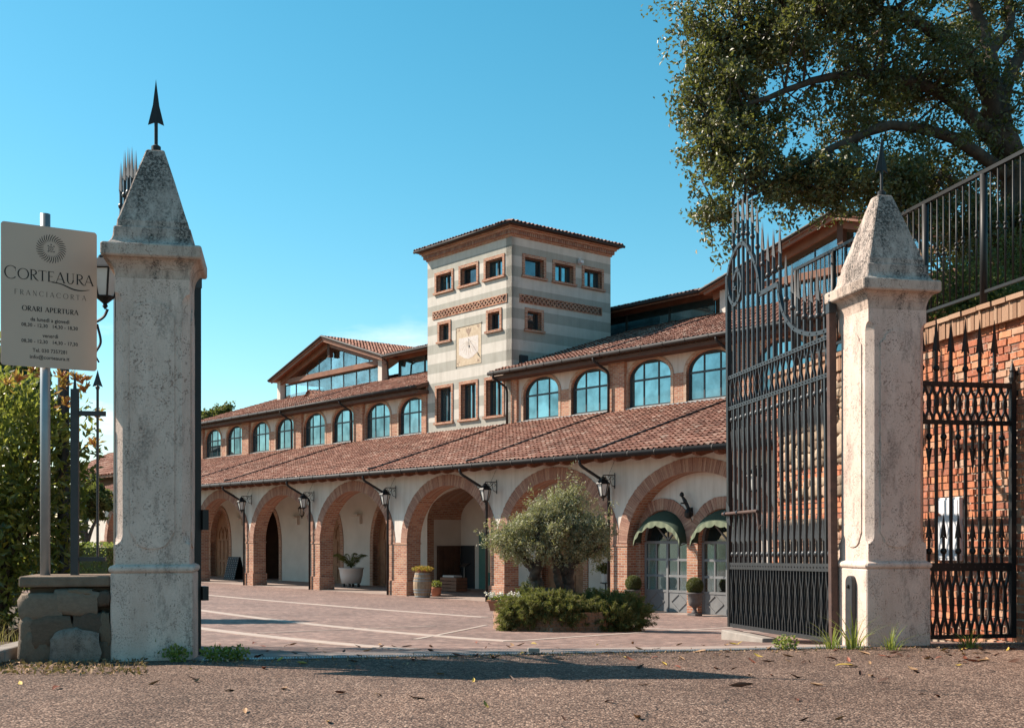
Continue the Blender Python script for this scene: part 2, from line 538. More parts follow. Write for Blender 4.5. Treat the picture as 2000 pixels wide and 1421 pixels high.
t.col(c_); t.set(Roughness=.9); t.b.inputs['Specular IOR Level'].default_value = .25
t.bump(t.math('SUBTRACT', t.math('SUBTRACT', 1.0, vo.outputs['Distance']), ckm), .9, .012); M['asphalt'] = t.m
# courtyard: small porphyry setts
t = NT('porphyry_setts'); v = t.tc()
mp = t.node('Mapping'); mp.inputs['Rotation'].default_value = (0, 0, FA + .35); t.l.new(v, mp.inputs[0])
br = t.node('TexBrick', Scale=1.0); br.offset = .5
for k_, x_ in (('Mortar Size', .012), ('Brick Width', .13), ('Row Height', .11), ('Mortar Smooth', .4)):
    br.inputs[k_].default_value = x_
br.inputs['Color1'].default_value = (0, 0, 0, 1); br.inputs['Color2'].default_value = (1, 1, 1, 1); t.l.new(mp.outputs[0], br.inputs['Vector'])
c_ = t.ramp(br.outputs[0], [(0, (.155, .092, .074)), (.5, (.22, .13, .104)), (1, (.30, .195, .16))])
c_ = t.mix(br.outputs[1], c_, (.15, .11, .095))
c_ = t.mix(.8, c_, t.ramp(t.noise(v, .5, 7), [(.3, .75), (.7, 1.2)]), 'MULTIPLY')
c_ = t.mix(.75, c_, t.ramp(t.noise(v, 7, 6, .75), [(.36, .55), (.62, 1.35)]), 'MULTIPLY')
c_ = t.mix(.6, c_, t.ramp(t.noise(v, 1.7, 6, .7), [(.36, (.66, .60, .58)), (.6, (1.15, 1.13, 1.1))]), 'MULTIPLY')
t.col(c_); t.set(Roughness=.85); t.bump(t.math('SUBTRACT', t.noise(v, 25, 3), br.outputs[1]), .5, .012); M['setts'] = t.m
M['strip'] = plain('pale_stone_strip', (.42, .34, .29), (.33, .26, .225), 3, .9, .2, 40)
M['apron'] = plain('threshold_stone', (.34, .27, .235), (.22, .165, .14), 2.5, .92, .4, 45)
M['soil'] = plain('dry_soil', (.11, .075, .05), (.07, .047, .033), 3, .95, .5, 20)
M['grass_ground'] = plain('rough_grass_ground', (.10, .105, .05), (.065, .075, .03), 2, .95, .5, 15)
M['bark'] = plain('bark', (.11, .08, .06), (.045, .034, .028), 9, .95, .8, 30, dist=.02)
M['olive_bark'] = plain('olive_bark', (.13, .10, .08), (.022, .017, .015), 7, .95, 1.0, 18, dist=.03)
M['oak_leaf'] = leafmat('holm_oak_leaf', [(0, (.035, .040, .014)), (.5, (.068, .070, .024)), (.85, (.115, .105, .04)), (1, (.17, .14, .06))], .45, .45, .22)
M['olive_leaf'] = leafmat('olive_leaf', [(0, (.15, .15, .085)), (.5, (.27, .255, .155)), (1, (.42, .39, .27))], .5, .4, .3)
M['juniper'] = leafmat('juniper_shoot', [(0, (.05, .062, .022)), (.45, (.095, .108, .038)), (.8, (.175, .155, .058)), (1, (.24, .175, .085))], .65, .2, .3)
M['photinia'] = leafmat('photinia_leaf', [(0, (.03, .05, .014)), (.45, (.07, .10, .02)), (.8, (.15, .165, .03)), (1, (.26, .23, .04))], .32, .6, .35)
M['photinia_upper'] = leafmat('yellow_green_photinia_leaf', [(0, (.07, .10, .018)), (.5, (.15, .18, .03)), (1, (.28, .26, .05))], .32, .6, .4)
M['photinia_red'] = leafmat('young_photinia_leaf', [(0, (.22, .13, .03)), (.35, (.36, .12, .04)), (1, (.50, .13, .07))], .35, .5, .4)
M['weed'] = leafmat('weed_leaf', [(0, (.08, .12, .022)), (.5, (.17, .22, .045)), (1, (.32, .33, .10))], .5, .4, .4)
M['straw'] = leafmat('dry_grass', [(0, (.12, .11, .04)), (.5, (.28, .21, .09)), (1, (.40, .30, .15))], .7, .2, .3)
M['litter'] = leafmat('dry_leaf_litter', [(0, (.11, .06, .035)), (.5, (.25, .14, .08)), (1, (.42, .28, .17))], .8, .2, .1)
M['far_leaf'] = leafmat('tree_leaf', [(0, (.035, .05, .018)), (.5, (.065, .08, .026)), (1, (.12, .125, .04))], .6, .3, .3)
M['box_leaf'] = leafmat('box_leaf', [(0, (.035, .05, .018)), (.5, (.07, .08, .03)), (1, (.13, .13, .05))], .5, .35, .25)
M['petal'] = leafmat('white_petal', [(0, (.70, .66, .64)), (1, (.85, .82, .8))], .6, .2, .3)
M['petal_y'] = leafmat('yellow_flower', [(0, (.16, .17, .03)), (.5, (.42, .30, .05)), (1, (.5, .22, .08))], .6, .2, .3)
M['terracotta'] = plain('terracotta', (.42, .17, .10), (.33, .13, .08), 6, .85, .1, 30)
M['barrel'] = plain('barrel_oak', (.36, .26, .17), (.25, .17, .11), 7, .75, .2, 40)
M['white_pot'] = plain('white_planter', (.50, .49, .48), (.52, .5, .48), 4, .7)
M['urn'] = plain('grey_urn', (.13, .115, .11), (.08, .07, .068), 6, .8, .3, 40)
M['black'] = plain('black_paint', (.012, .012, .013), (.008, .008, .009), 6, .45)
M['green_paint'] = plain('sea_green_paint', (.10, .20, .165), (.08, .165, .135), 4, .7)
M['awning'] = plain('green_awning_cloth', (.04, .062, .042), (.03, .048, .034), 4, .85)
M['awning_pale'] = plain('awning_valance', (.17, .19, .125), (.13, .155, .10), 6, .85)
M['door_grey'] = plain('grey_door_paint', (.20, .20, .20), (.16, .16, .165), 4, .6)
M['curtain'] = plain('curtain', (.55, .52, .43), (.45, .43, .35), 6, .9)
M['sign'] = plain('sign_panel', (.53, .40, .315), (.50, .375, .295), 2, .55, spec=.35)
M['sign_ink'] = plain('sign_ink', (.02, .017, .016), None, 3, .6)
M['lamp_glass'] = plain('frosted_lamp_glass', (.62, .60, .56), (.5, .48, .45), 5, .25, spec=.6)
M['meter'] = plain('meter_cabinet', (.60, .60, .62), (.52, .52, .54), 3, .55)
M['fresco'] = plain('ochre_fresco', (.54, .44, .32), (.42, .32, .23), 9, .9)
M['fresco_white'] = plain('white_fresco', (.60, .55, .51), (.49, .43, .40), 9, .9)
M['fresco_dark'] = plain('umber_fresco', (.22, .15, .12), (.38, .28, .21), 16, .9)
t = NT('old_brick'); oi = t.n.new('ShaderNodeObjectInfo')
c_ = t.ramp(oi.outputs['Random'], [(0, (.24, .085, .05)), (.3, (.38, .12, .06)), (.6, (.47, .165, .075)), (.85, (.50, .22, .11)), (1, (.42, .28, .2))])
gp_ = t.n.new('ShaderNodeNewGeometry').outputs['Position']
c_ = t.mix(.65, c_, t.ramp(t.noise(gp_, 14, 6, .75), [(.32, .5), (.68, 1.3)]), 'MULTIPLY')
c_ = t.mix(t.math('MULTIPLY', t.ramp(t.noise(gp_, 4.5, 8, .72), [(.55, 0), (.66, 1)]), .6), c_, (.36, .29, .235))
t.col(c_); t.set(Roughness=.92); t.bump(t.noise(gp_, 45, 6), .8, .01); M['old_brick'] = t.m
t = NT('old_brick_many'); g_ = t.n.new('ShaderNodeNewGeometry')
c_ = t.ramp(g_.outputs['Random Per Island'], [(0, (.24, .085, .05)), (.3, (.38, .12, .06)), (.6, (.47, .165, .075)), (.85, (.50, .22, .11)), (1, (.42, .28, .2))])
gp_ = t.n.new('ShaderNodeNewGeometry').outputs['Position']
c_ = t.mix(.65, c_, t.ramp(t.noise(gp_, 14, 6, .75), [(.32, .5), (.68, 1.3)]), 'MULTIPLY')
c_ = t.mix(t.math('MULTIPLY', t.ramp(t.noise(gp_, 4.5, 8, .72), [(.55, 0), (.66, 1)]), .6), c_, (.36, .29, .235))
t.col(c_); t.set(Roughness=.92); t.bump(t.noise(gp_, 45, 6), .8, .01); M['old_brick_many'] = t.m
t = NT('soldier_brick'); oi = t.n.new('ShaderNodeObjectInfo')
c_ = t.ramp(oi.outputs['Random'], [(0, (.25, .135, .08)), (.5, (.34, .19, .115)), (1, (.41, .26, .17))])
c_ = t.mix(.6, c_, t.ramp(t.noise(t.tc(), 18, 6, .7), [(.3, .55), (.7, 1.25)]), 'MULTIPLY'); t.col(c_); t.set(Roughness=.92); t.bump(t.noise(t.tc(), 55, 5), .6, .008); M['soldier'] = t.m
t = NT('field_stone'); oi = t.n.new('ShaderNodeObjectInfo')
c_ = t.ramp(oi.outputs['Random'], [(0, (.13, .09, .06)), (.3, (.24, .165, .11)), (.55, (.34, .24, .16)), (.8, (.42, .32, .23)), (1, (.34, .16, .10))])
c_ = t.mix(.6, c_, t.ramp(t.noise(t.tc(), 9, 7, .7), [(.3, .6), (.7, 1.25)]), 'MULTIPLY'); t.col(c_); t.set(Roughness=.92); t.bump(t.noise(t.tc(), 40, 6), .6, .01); M['field_stone'] = t.m
t = NT('brown_stone'); oi = t.n.new('ShaderNodeObjectInfo')
c_ = t.ramp(oi.outputs['Random'], [(0, (.085, .055, .038)), (.5, (.14, .095, .065)), (1, (.20, .145, .105))])
c_ = t.mix(.6, c_, t.ramp(t.noise(t.tc(), 9, 7, .7), [(.3, .55), (.7, 1.25)]), 'MULTIPLY'); t.col(c_); t.set(Roughness=.92); t.bump(t.noise(t.tc(), 40, 6), .7, .01); M['brown_stone'] = t.m
LEAFC = (('yellow', (.46, .30, .06), (.36, .25, .05)), ('rust-red', (.28, .085, .045), (.16, .05, .03)), ('dark brown', (.11, .05, .03), (.06, .028, .018)), ('tan', (.42, .25, .13), (.30, .165, .085)))
for n_, c1_, c2_ in LEAFC:
    M['leaf ' + n_] = plain('fallen_leaf_' + n_.replace(' ', '_').replace('-', '_'), c1_, c2_, 30, .6, .2, 60, jit=.3)
# ------------------------------------------------------------------ ground, road, courtyard
def struct(o):
    o['kind'] = 'structure'
    return o


def uvw(u, v):
    return LC + u * GG + v * GQ


mb = MB().box(-2500, 2500, -2500, 2500, -3.0, -1.6)
struct(mb.build('ground', M['grass_ground']))
# road sheet in front of the gate
a, b, c, d = uvw(-40, -60), uvw(60, -60), uvw(60, 0.02), uvw(-40, 0.02)
vs = [(*p, 0.0) for p in (a, b, c, d)] + [(*p, -.4) for p in (a, b, c, d)]
struct(MB().add(vs, [(0, 1, 2, 3), (7, 6, 5, 4), (0, 4, 5, 1), (2, 6, 7, 3), (1, 5, 6, 2), (3, 7, 4, 0)]).build('road', M['asphalt']))
# courtyard: falls from the threshold to the arcade
us = np.linspace(-14, 34, 97); vsn = np.concatenate([np.linspace(.02, 12, 36), np.linspace(12.5, 75, 70)])
V = []
for v_ in vsn:
    for u_ in us:
        p = uvw(u_, v_); V.append((p[0], p[1], zc(p)))
V = np.array(V); nu = len(us)
F = np.array([(i * nu + k, i * nu + k + 1, (i + 1) * nu + k + 1, (i + 1) * nu + k) for i in range(len(vsn) - 1) for k in range(nu - 1)])
yard = struct(np_mesh('courtyard', V, F, M['setts'], smooth=True))


def ground_ribbon(name, p0, p1, w, mat, lift=.006, parent=None, n=30, th=.05):
    p0, p1 = np.array(p0), np.array(p1); d_ = p1 - p0; d_ = d_ / np.linalg.norm(d_); r_ = np.array([d_[1], -d_[0]]) * w / 2
    vs, fs = [], []
    for i in range(n + 1):
        p = p0 + (p1 - p0) * i / n
        for sgn in (-1, 1):
            e = p + sgn * r_; z = zc(e) + lift
            vs += [(*e, z), (*e, z - th)]
    for i in range(n):
        k = i * 4; j = k + 4
        fs += [(k, k + 2, j + 2, j), (k, j, j + 1, k + 1), (k + 2, k + 3, j + 3, j + 2)]
    return MB().add(vs, fs).build(name, mat, parent)


def ext(p, q_, f0, f1):
    p, q_ = np.array(p), np.array(q_)
    return p + (q_ - p) * f0, p + (q_ - p) * f1


for (x0, y0, x1, y1, f0, f1, w) in ((395, 1227, 690, 1259, -.6, 1.25, .26), (394, 1191.5, 1000, 1252, -.4, 1.0, .26), (394, 1160.5, 950, 1205, -.3, 1.0, .30),
                                    (1000, 1252, 1425, 1225, 0, 1.5, .13), (827, 1245, 950, 1220, -.1, 1.0, .08), (1235, 1226, 1425, 1232, 0, 1.4, .4), (505, 1236, 850, 1222, 0, 1, .08)):
    pa, pb = ext(spot(x0, y0)[0], spot(x1, y1)[0], f0, f1)
    ground_ribbon('paving_strip', pa, pb, w, M['strip'], .006, yard)
ground_ribbon('threshold_slab', uvw(-.5, .5), uvw(9.0, .5), .84, M['apron'], .008, yard)
dr = ground_ribbon('drain_channel', uvw(.05, -.06), uvw(6.85, -.06), .16, M['iron'], .006, yard)
mb = MB()
for k in range(270):
    p = uvw(.1 + k * .025, -.06); mb.bar((*(p - GQ * .055), .008), (*(p + GQ * .055), .008), .012, .008)
o = mb.build('grating', M['galv'], dr, kind='stuff')

# ------------------------------------------------------------------ the winery
BX = math.atan2(-FD[1], -FD[0])


def bthing(name, label, cat, group=None):
    return thing(name, label, cat, (P1[0], P1[1], 0), BX, group)


def etop(x, xc, hw, zs, rise, p=2.0):
    f = min(1.0, abs(x - xc) / hw)
    if p == 2.0:
        return zs + rise * math.sqrt(max(0, 1 - f * f))
    return zs + rise * (1 - f ** p)                 # pointed


def wall(mb, x0, x1, z0, z1, y0, y1, ops, n=16, reveal=None):
    """wall in x,z with openings (xa, xb, zb, zs, rise, p)"""
    reveal = reveal or mb
    br = {x0, x1}
    for (xa, xb, zb, zs, rise, p) in ops:
        br |= {xa, xb}
        if rise:
            br |= {(xa + xb) / 2 - (xb - xa) / 2 * math.cos(math.pi * k / n) for k in range(1, n)}
    br = sorted(x for x in br if x0 - 1e-6 <= x <= x1 + 1e-6)

    def quad(m_, xl, xr, zl0, zr0, zl1, zr1):
        m_.add([(xl, y0, zl0), (xr, y0, zr0), (xr, y0, zr1), (xl, y0, zl1)], [(0, 1, 2, 3)])
        m_.add([(xl, y1, zl0), (xr, y1, zr0), (xr, y1, zr1), (xl, y1, zl1)], [(3, 2, 1, 0)])
    for xl, xr in zip(br, br[1:]):
        if xr - xl < 1e-6:
            continue
        xm = (xl + xr) / 2
        stack = sorted((o_ for o_ in ops if o_[0] < xm < o_[1]), key=lambda o_: o_[2])
        zl, zr_ = z0, z0
        for (xa, xb, zb, zs, rise, p) in stack:
            xc, hw = (xa + xb) / 2, (xb - xa) / 2
            tl, tr = (etop(x, xc, hw, zs, rise, p) if rise else zs for x in (xl, xr))
            if zb > zl + 1e-4:
                quad(mb, xl, xr, zl, zr_, zb, zb)
                reveal.add([(xl, y0, zb), (xr, y0, zb), (xr, y1, zb), (xl, y1, zb)], [(3, 2, 1, 0)])
            reveal.add([(xl, y0, tl), (xr, y0, tr), (xr, y1, tr), (xl, y1, tl)], [(0, 1, 2, 3)])
            zl, zr_ = tl, tr
        quad(mb, xl, xr, zl, zr_, z1, z1)
    for (xa, xb, zb, zs, rise, p) in ops:
        for x in (xa, xb):
            reveal.add([(x, y0, zb), (x, y1, zb), (x, y1, zs), (x, y0, zs)], [(0, 1, 2, 3)])
    mb.add([(x0, y0, z1), (x1, y0, z1), (x1, y1, z1), (x0, y1, z1)], [(0, 1, 2, 3)])
    mb.add([(x0, y0, z0), (x1, y0, z0), (x1, y1, z0), (x0, y1, z0)], [(3, 2, 1, 0)])
    for x in (x0, x1):
        mb.add([(x, y0, z0), (x, y1, z0), (x, y1, z1), (x, y0, z1)], [(0, 1, 2, 3)])


def ring(mb, xc, hw, zs, rise, w, zb, y0, y1, n=20, p=2.0, clamp=None, wt=None):
    """band round an arched opening: jambs from zb, then the arch"""
    wt = w if wt is None else wt
    inn, out = [], []
    if zb < zs - 1e-4:
        inn.append((xc + hw, zb)); out.append((xc + hw + w, zb))
    for k in range(n + 1):
        t_ = math.pi * k / n; cx = math.cos(t_)
        if p == 2.0:
            inn.append((xc + hw * cx, zs + rise * math.sin(t_))); out.append((xc + (hw + w) * cx, zs + (rise + wt) * math.sin(t_)))
        else:
            inn.append((xc + hw * cx, zs + rise * (1 - abs(cx) ** p))); out.append((xc + (hw + w) * cx, zs + (rise + wt * 1.25) * (1 - abs(cx) ** p)))
    if zb < zs - 1e-4:
        inn.append((xc - hw, zb)); out.append((xc - hw - w, zb))
    if clamp:
        out = [(min(max(x, clamp[0]), clamp[1]), z) for x, z in out]
    m = len(inn)
    vs = [(x, y0, z) for x, z in inn] + [(x, y0, z) for x, z in out] + [(x, y1, z) for x, z in inn] + [(x, y1, z) for x, z in out]
    fs = []
    for k in range(m - 1):
        fs += [(k, m + k, m + k + 1, k + 1), (2 * m + k, 2 * m + k + 1, 3 * m + k + 1, 3 * m + k), (k, k + 1, 2 * m + k + 1, 2 * m + k), (m + k, 3 * m + k, 3 * m + k + 1, m + k + 1)]
    fs += [(0, 2 * m, 3 * m, m), (m - 1, 2 * m - 1, 4 * m - 1, 3 * m - 1)]
    mb.add(vs, fs)


def voussoirs(mb, xc, hw, zs, rise, w, y0, y1, pitch=.075, clamp=None, gap=.012):
    per = math.pi * math.sqrt((hw * hw + rise * rise) / 2); n = int(per / pitch)
    # equal steps of arc
    ts = np.linspace(0, math.pi, 400); X = hw * np.cos(ts); Z = rise * np.sin(ts)
    s_ = np.concatenate([[0], np.cumsum(np.hypot(np.diff(X), np.diff(Z)))]); s_ /= s_[-1]
    for k in range(n):
        t0, t1 = np.interp([(k + gap * 4) / n, (k + 1 - gap * 4) / n], s_, ts)
        jy = random.uniform(-.006, .006); jw = random.uniform(-.012, .008)
        q4 = []
        for (t_, f) in ((t0, 0), (t1, 0), (t1, 1), (t0, 1)):
            x = xc + (hw + (w + jw) * f) * math.cos(t_); z = zs + (rise + (w + jw) * f) * math.sin(t_)
            if clamp:
                x = min(max(x, clamp[0]), clamp[1])
            q4.append((x, z))
        if abs(q4[2][0] - q4[3][0]) + abs(q4[2][1] - q4[3][1]) < .005:
            continue
        mb.poly(q4[::-1], y0 + jy, y1)


def roof(parent, name, o, U, V, L, W, pitch=.21, course=.36, lo=None, hi=None, mat=None, amp=.034):
    """barrel-tile covering: o is the eave corner, U along the eave, V up the slope"""
    o, U, V = Vector(o), Vector(U).normalized(), Vector(V).normalized(); N = U.cross(V)
    if N.z < 0:
        N = -N
    o_, U_, V_, N_ = (np.array(x) for x in (o, U, V, N))
    nc, nr = int(L / pitch), int(math.ceil(W / course)); K = 6
    verts, faces, uvs = [], [], []
    ph = np.linspace(0, 1, K)
    hump = amp * np.cos(2 * np.pi * (ph - .5)); cnt = 0
    for j in range(nr):
        v0 = j * course - .05; v1 = min((j + 1) * course, W)
        a0 = lo(j * course) if lo else 0; a1 = hi(j * course) if hi else L
        for i in range(nc):
            if (i + .5) * pitch < a0 or (i + .5) * pitch > a1:
                continue
            dv = random.uniform(-.022, .022); dh = random.uniform(0, .016); du = random.uniform(-.008, .008)
            uu = (i + ph) * pitch + du
            A = o_ + uu[:, None] * U_ + (v0 + dv) * V_ + (hump + .035 + dh)[:, None] * N_
            B = o_ + uu[:, None] * U_ + v1 * V_ + (hump * .9 + .002)[:, None] * N_
            verts.append(A); verts.append(B)
            for k in range(K - 1):
                faces.append((cnt + k, cnt + k + 1, cnt + K + k + 1, cnt + K + k))
                uvs += [(i + .5, j + .5)] * 4
            cnt += 2 * K
    return np_mesh(name, np.concatenate(verts), np.array(faces), mat or M['tile'], parent, np.array(uvs), 'stuff', smooth=False)


def gutter(parent, x0, x1, y, z, r=.085):
    g_ = MB().tube([(x0, y, z), (x1, y, z)], r, 12).build('gutter', M['gutter'], parent, smooth=True)
    mb = MB(); x = min(x0, x1) + .4
    while x < max(x0, x1):
        mb.tube([(x - .02, y, z), (x + .02, y, z)], r * 1.15, 12); x += 1.05
    mb.build('gutter_joints', M['gutter'], g_, kind='stuff')
    return g_


W1 = bthing('arcaded_winery', 'long white winery wing with brick arcade, arched upper windows and red tile roofs', 'building')
T0, T1 = -13.0, 42.4                                   # along the facade (to the left positive)
piers = [(-12.62, -11.9), (-6.62, -5.9), (-.62, .1), (5.2, 5.95), (11.0, 12.2), (17.4, 18.1), (23.35, 24.1), (29.35, 30.1), (35.35, 36.1), (41.4, 42.4)]
AS, AR, AWD = .9, 2.10, .40
arches = [(a_[1], b_[0]) for a_, b_ in zip(piers, piers[1:])]
# white spandrel wall above the arches
xs = np.arange(-T1, -T0 + .01, .1)


def zlow(x):
    t_ = -x; z = AS
    for (a_, b_) in arches:
        xc, hw = (a_ + b_) / 2, (b_ - a_) / 2 + .2
        if abs(t_ - xc) < hw:
            z = max(z, etop(t_, xc, hw, AS, AR + .2))
    return z


mb = MB()
for xl, xr in zip(xs, xs[1:]):
    for y_, rev in ((0, 0), (.6, 1)):
        mb.add([(xl, y_, zlow(xl)), (xr, y_, zlow(xr)), (xr, y_, 3.75), (xl, y_, 3.75)], [(0, 1, 2, 3) if not rev else (3, 2, 1, 0)])
mb.add([(-T1, 0, AS), (-T1, .6, AS), (-T1, .6, 3.75), (-T1, 0, 3.75)], [(0, 1, 2, 3)])
mb.build('arcade_wall', M['plaster'], W1)
for i, (a_, b_) in enumerate(piers):
    pr = MB().box(-b_, -a_, -.012, .62, YARD - .1, AS).build('brick_pier', M['brick'], W1, bevel=.01)
    MB().box(-b_ - .05, -a_ + .05, -.06, .67, YARD - .1, -.52).build('pier_plinth', M['brick'], pr, bevel=.012)
    MB().box(-b_ - .025, -a_ + .025, -.035, .64, AS - .03, AS + .035).build('pier_band', M['brick'], pr)
for (a_, b_) in arches:
    xc, hw = -(a_ + b_) / 2, (b_ - a_) / 2
    ia = arches.index((a_, b_))
    lo_ = -(piers[ia + 1][0] + piers[ia + 1][1]) / 2 + .01; hi_ = -(piers[ia][0] + piers[ia][1]) / 2 - .01
    mb = MB(); ring(mb, xc, hw, AS, AR, AWD - .02, AS, -.004, .615, 40, clamp=(lo_, hi_))
    ar = mb.build('brick_arch', M['brick'], W1)
    mb = MB(); voussoirs(mb, xc, hw + .002, AS, AR + .002, AWD, -.022, .05, .066, (lo_, hi_))
    mb.build('arch_bricks', M['voussoir'], ar, kind='stuff')
# floor of the arcade, ceiling and back wall
MB().box(-T1, -T0, .0, 8.2, YARD - .3, YARD + .012).build('arcade_floor', M['apron'], W1)
MB().box(-T1, -T0, .6, 4.02, 3.32, 3.40).build('arcade_ceiling', M['plaster_in'], W1)
doors = [(38.6, 1), (35.1, 1), (29.45, 0), (23.45, 1), (18.35, 1), (6.7, 2), (-9.5, 1)]
DHW, DSP, DRI = 1.15, .80, 1.85
ops = []
for (tc_, k) in doors:
    ops.append((-tc_ - DHW, -tc_ + DHW, YARD - .05, DSP, DRI, 2.0))
ops.append((-15.3, -9.4, YARD - .05, 1.9, 1.3, 2.0))
mb, mr = MB(), MB()
wall(mb, -T1, -T0, YARD - .05, 3.4, 4.0, 4.35, ops, 18, mr)
mb.build('arcade_back_wall', M['plaster_in'], W1)
mr.build('door_reveals', M['brick'], W1, kind='stuff')
for (tc_, k) in doors:
    hw = DHW
    mb = MB(); ring(mb, -tc_, hw, DSP, DRI, .24, YARD, 3.96, 4.2, 24)
    mb.build('door_surround', M['brick'], W1)
    if k:
        pts = [(-tc_ - hw, YARD), (-tc_ + hw, YARD)] + [(-tc_ + hw * math.cos(math.pi * q_ / 20), DSP + DRI * math.sin(math.pi * q_ / 20)) for q_ in range(21)]
        dm = M['door_wood']
        dr_ = MB().poly(pts, 4.28, 4.33).build('door', dm, W1)
        for (xa, xb, za, zb_) in ((-.95, -.5, -.95, -.25), (-.45, -.04, -.95, -.25), (.04, .45, -.95, -.25), (.5, .95, -.95, -.25),
                                  (-.95, -.5, -.1, .95), (-.45, -.04, -.1, .95), (.04, .45, -.1, .95), (.5, .95, -.1, .95)):
            MB().box(-tc_ + xa + .04, -tc_ + xb - .04, 4.245, 4.285, za, zb_).build('door_panel', dm, dr_, bevel=.015)
        for s_ in (-.46, 0, .46):
            mb = MB(); ring(mb, -tc_ + s_, .2, 1.25, .4, .05, 1.05, 4.24, 4.285, 12, 1.7)
            mb.build('tracery', dm, dr_)
    else:
        MB().box(-tc_ - 1.5, -tc_ + 1.5, 7.0, 7.1, YARD, 3.3).build('room_wall', M['wood_dark'], W1)
        for sx in (-1.5, 1.45):
            MB().box(-tc_ + sx, -tc_ + sx + .05, 4.35, 7.0, YARD, 3.3).build('room_wall', M['wood_dark'], W1)
        MB().box(-tc_ - 1.5, -tc_ + 1.5, 4.35, 7.1, 3.2, 3.25).build('room_ceiling', M['wood_dark'], W1)
# vaulted passage in the fourth bay
MB().box(-15.45, -9.2, 5.8, 6.0, YARD, 3.9).build('passage_wall', M['plaster_in'], W1)
MB().box(-15.5, -15.3, 4.35, 5.8, YARD, 1.9).build('passage_wall', M['plaster_in'], W1)
MB().box(-9.4, -9.2, 4.35, 5.8, YARD, 1.9).build('passage_wall', M['plaster_in'], W1)
mb = MB(); ring(mb, -12.35, 2.95, 1.9, 1.3, .2, 1.9, 4.3, 5.85, 24)
mb.build('brick_vault', M['brick'], W1)
pd = MB().box(-15.34, -15.25, 4.5, 5.72, YARD, .77).build('passage_door', M['wood_dark'], W1)
for k in range(4):
    MB().box(-15.25, -15.22, 4.54 + k * .29, 4.79 + k * .29, YARD + .08, .70).build('door_panel', M['wood_dark'], pd, bevel=.01)
MB().box(-15.28, -14.3, 5.76, 5.81, YARD, .78).build('grey_doorway', M['iron'], W1)
gp = MB().box(-13.95, -11.9, 5.74, 5.81, YARD, 1.33).build('green_door_surround', M['green_paint'], W1)
MB().box(-13.6, -12.2, 5.70, 5.745, YARD, 1.05).build('green_door', M['green_paint'], gp)
MB().box(-13.3, -12.4, 5.685, 5.705, -.35, .8).build('faded_picture_panel', M['fresco'], gp)
mb = MB(); mb.box(-17.35, -16.75, 3.95, 4.02, .38, 1.42); mb.build('small_window', M['glass_dark'], W1)
# little stone ledges on the back wall
for tl in (26.6, 20.8, 32.6):
    mb = MB(); mb.box(-tl - .38, -tl + .38, 3.7, 4.0, 2.12, 2.2); mb.box(-tl + .3, -tl + .37, 3.85, 4.0, 1.75, 2.12)
    mb.build('wall_ledge', M['plaster_in'], W1)

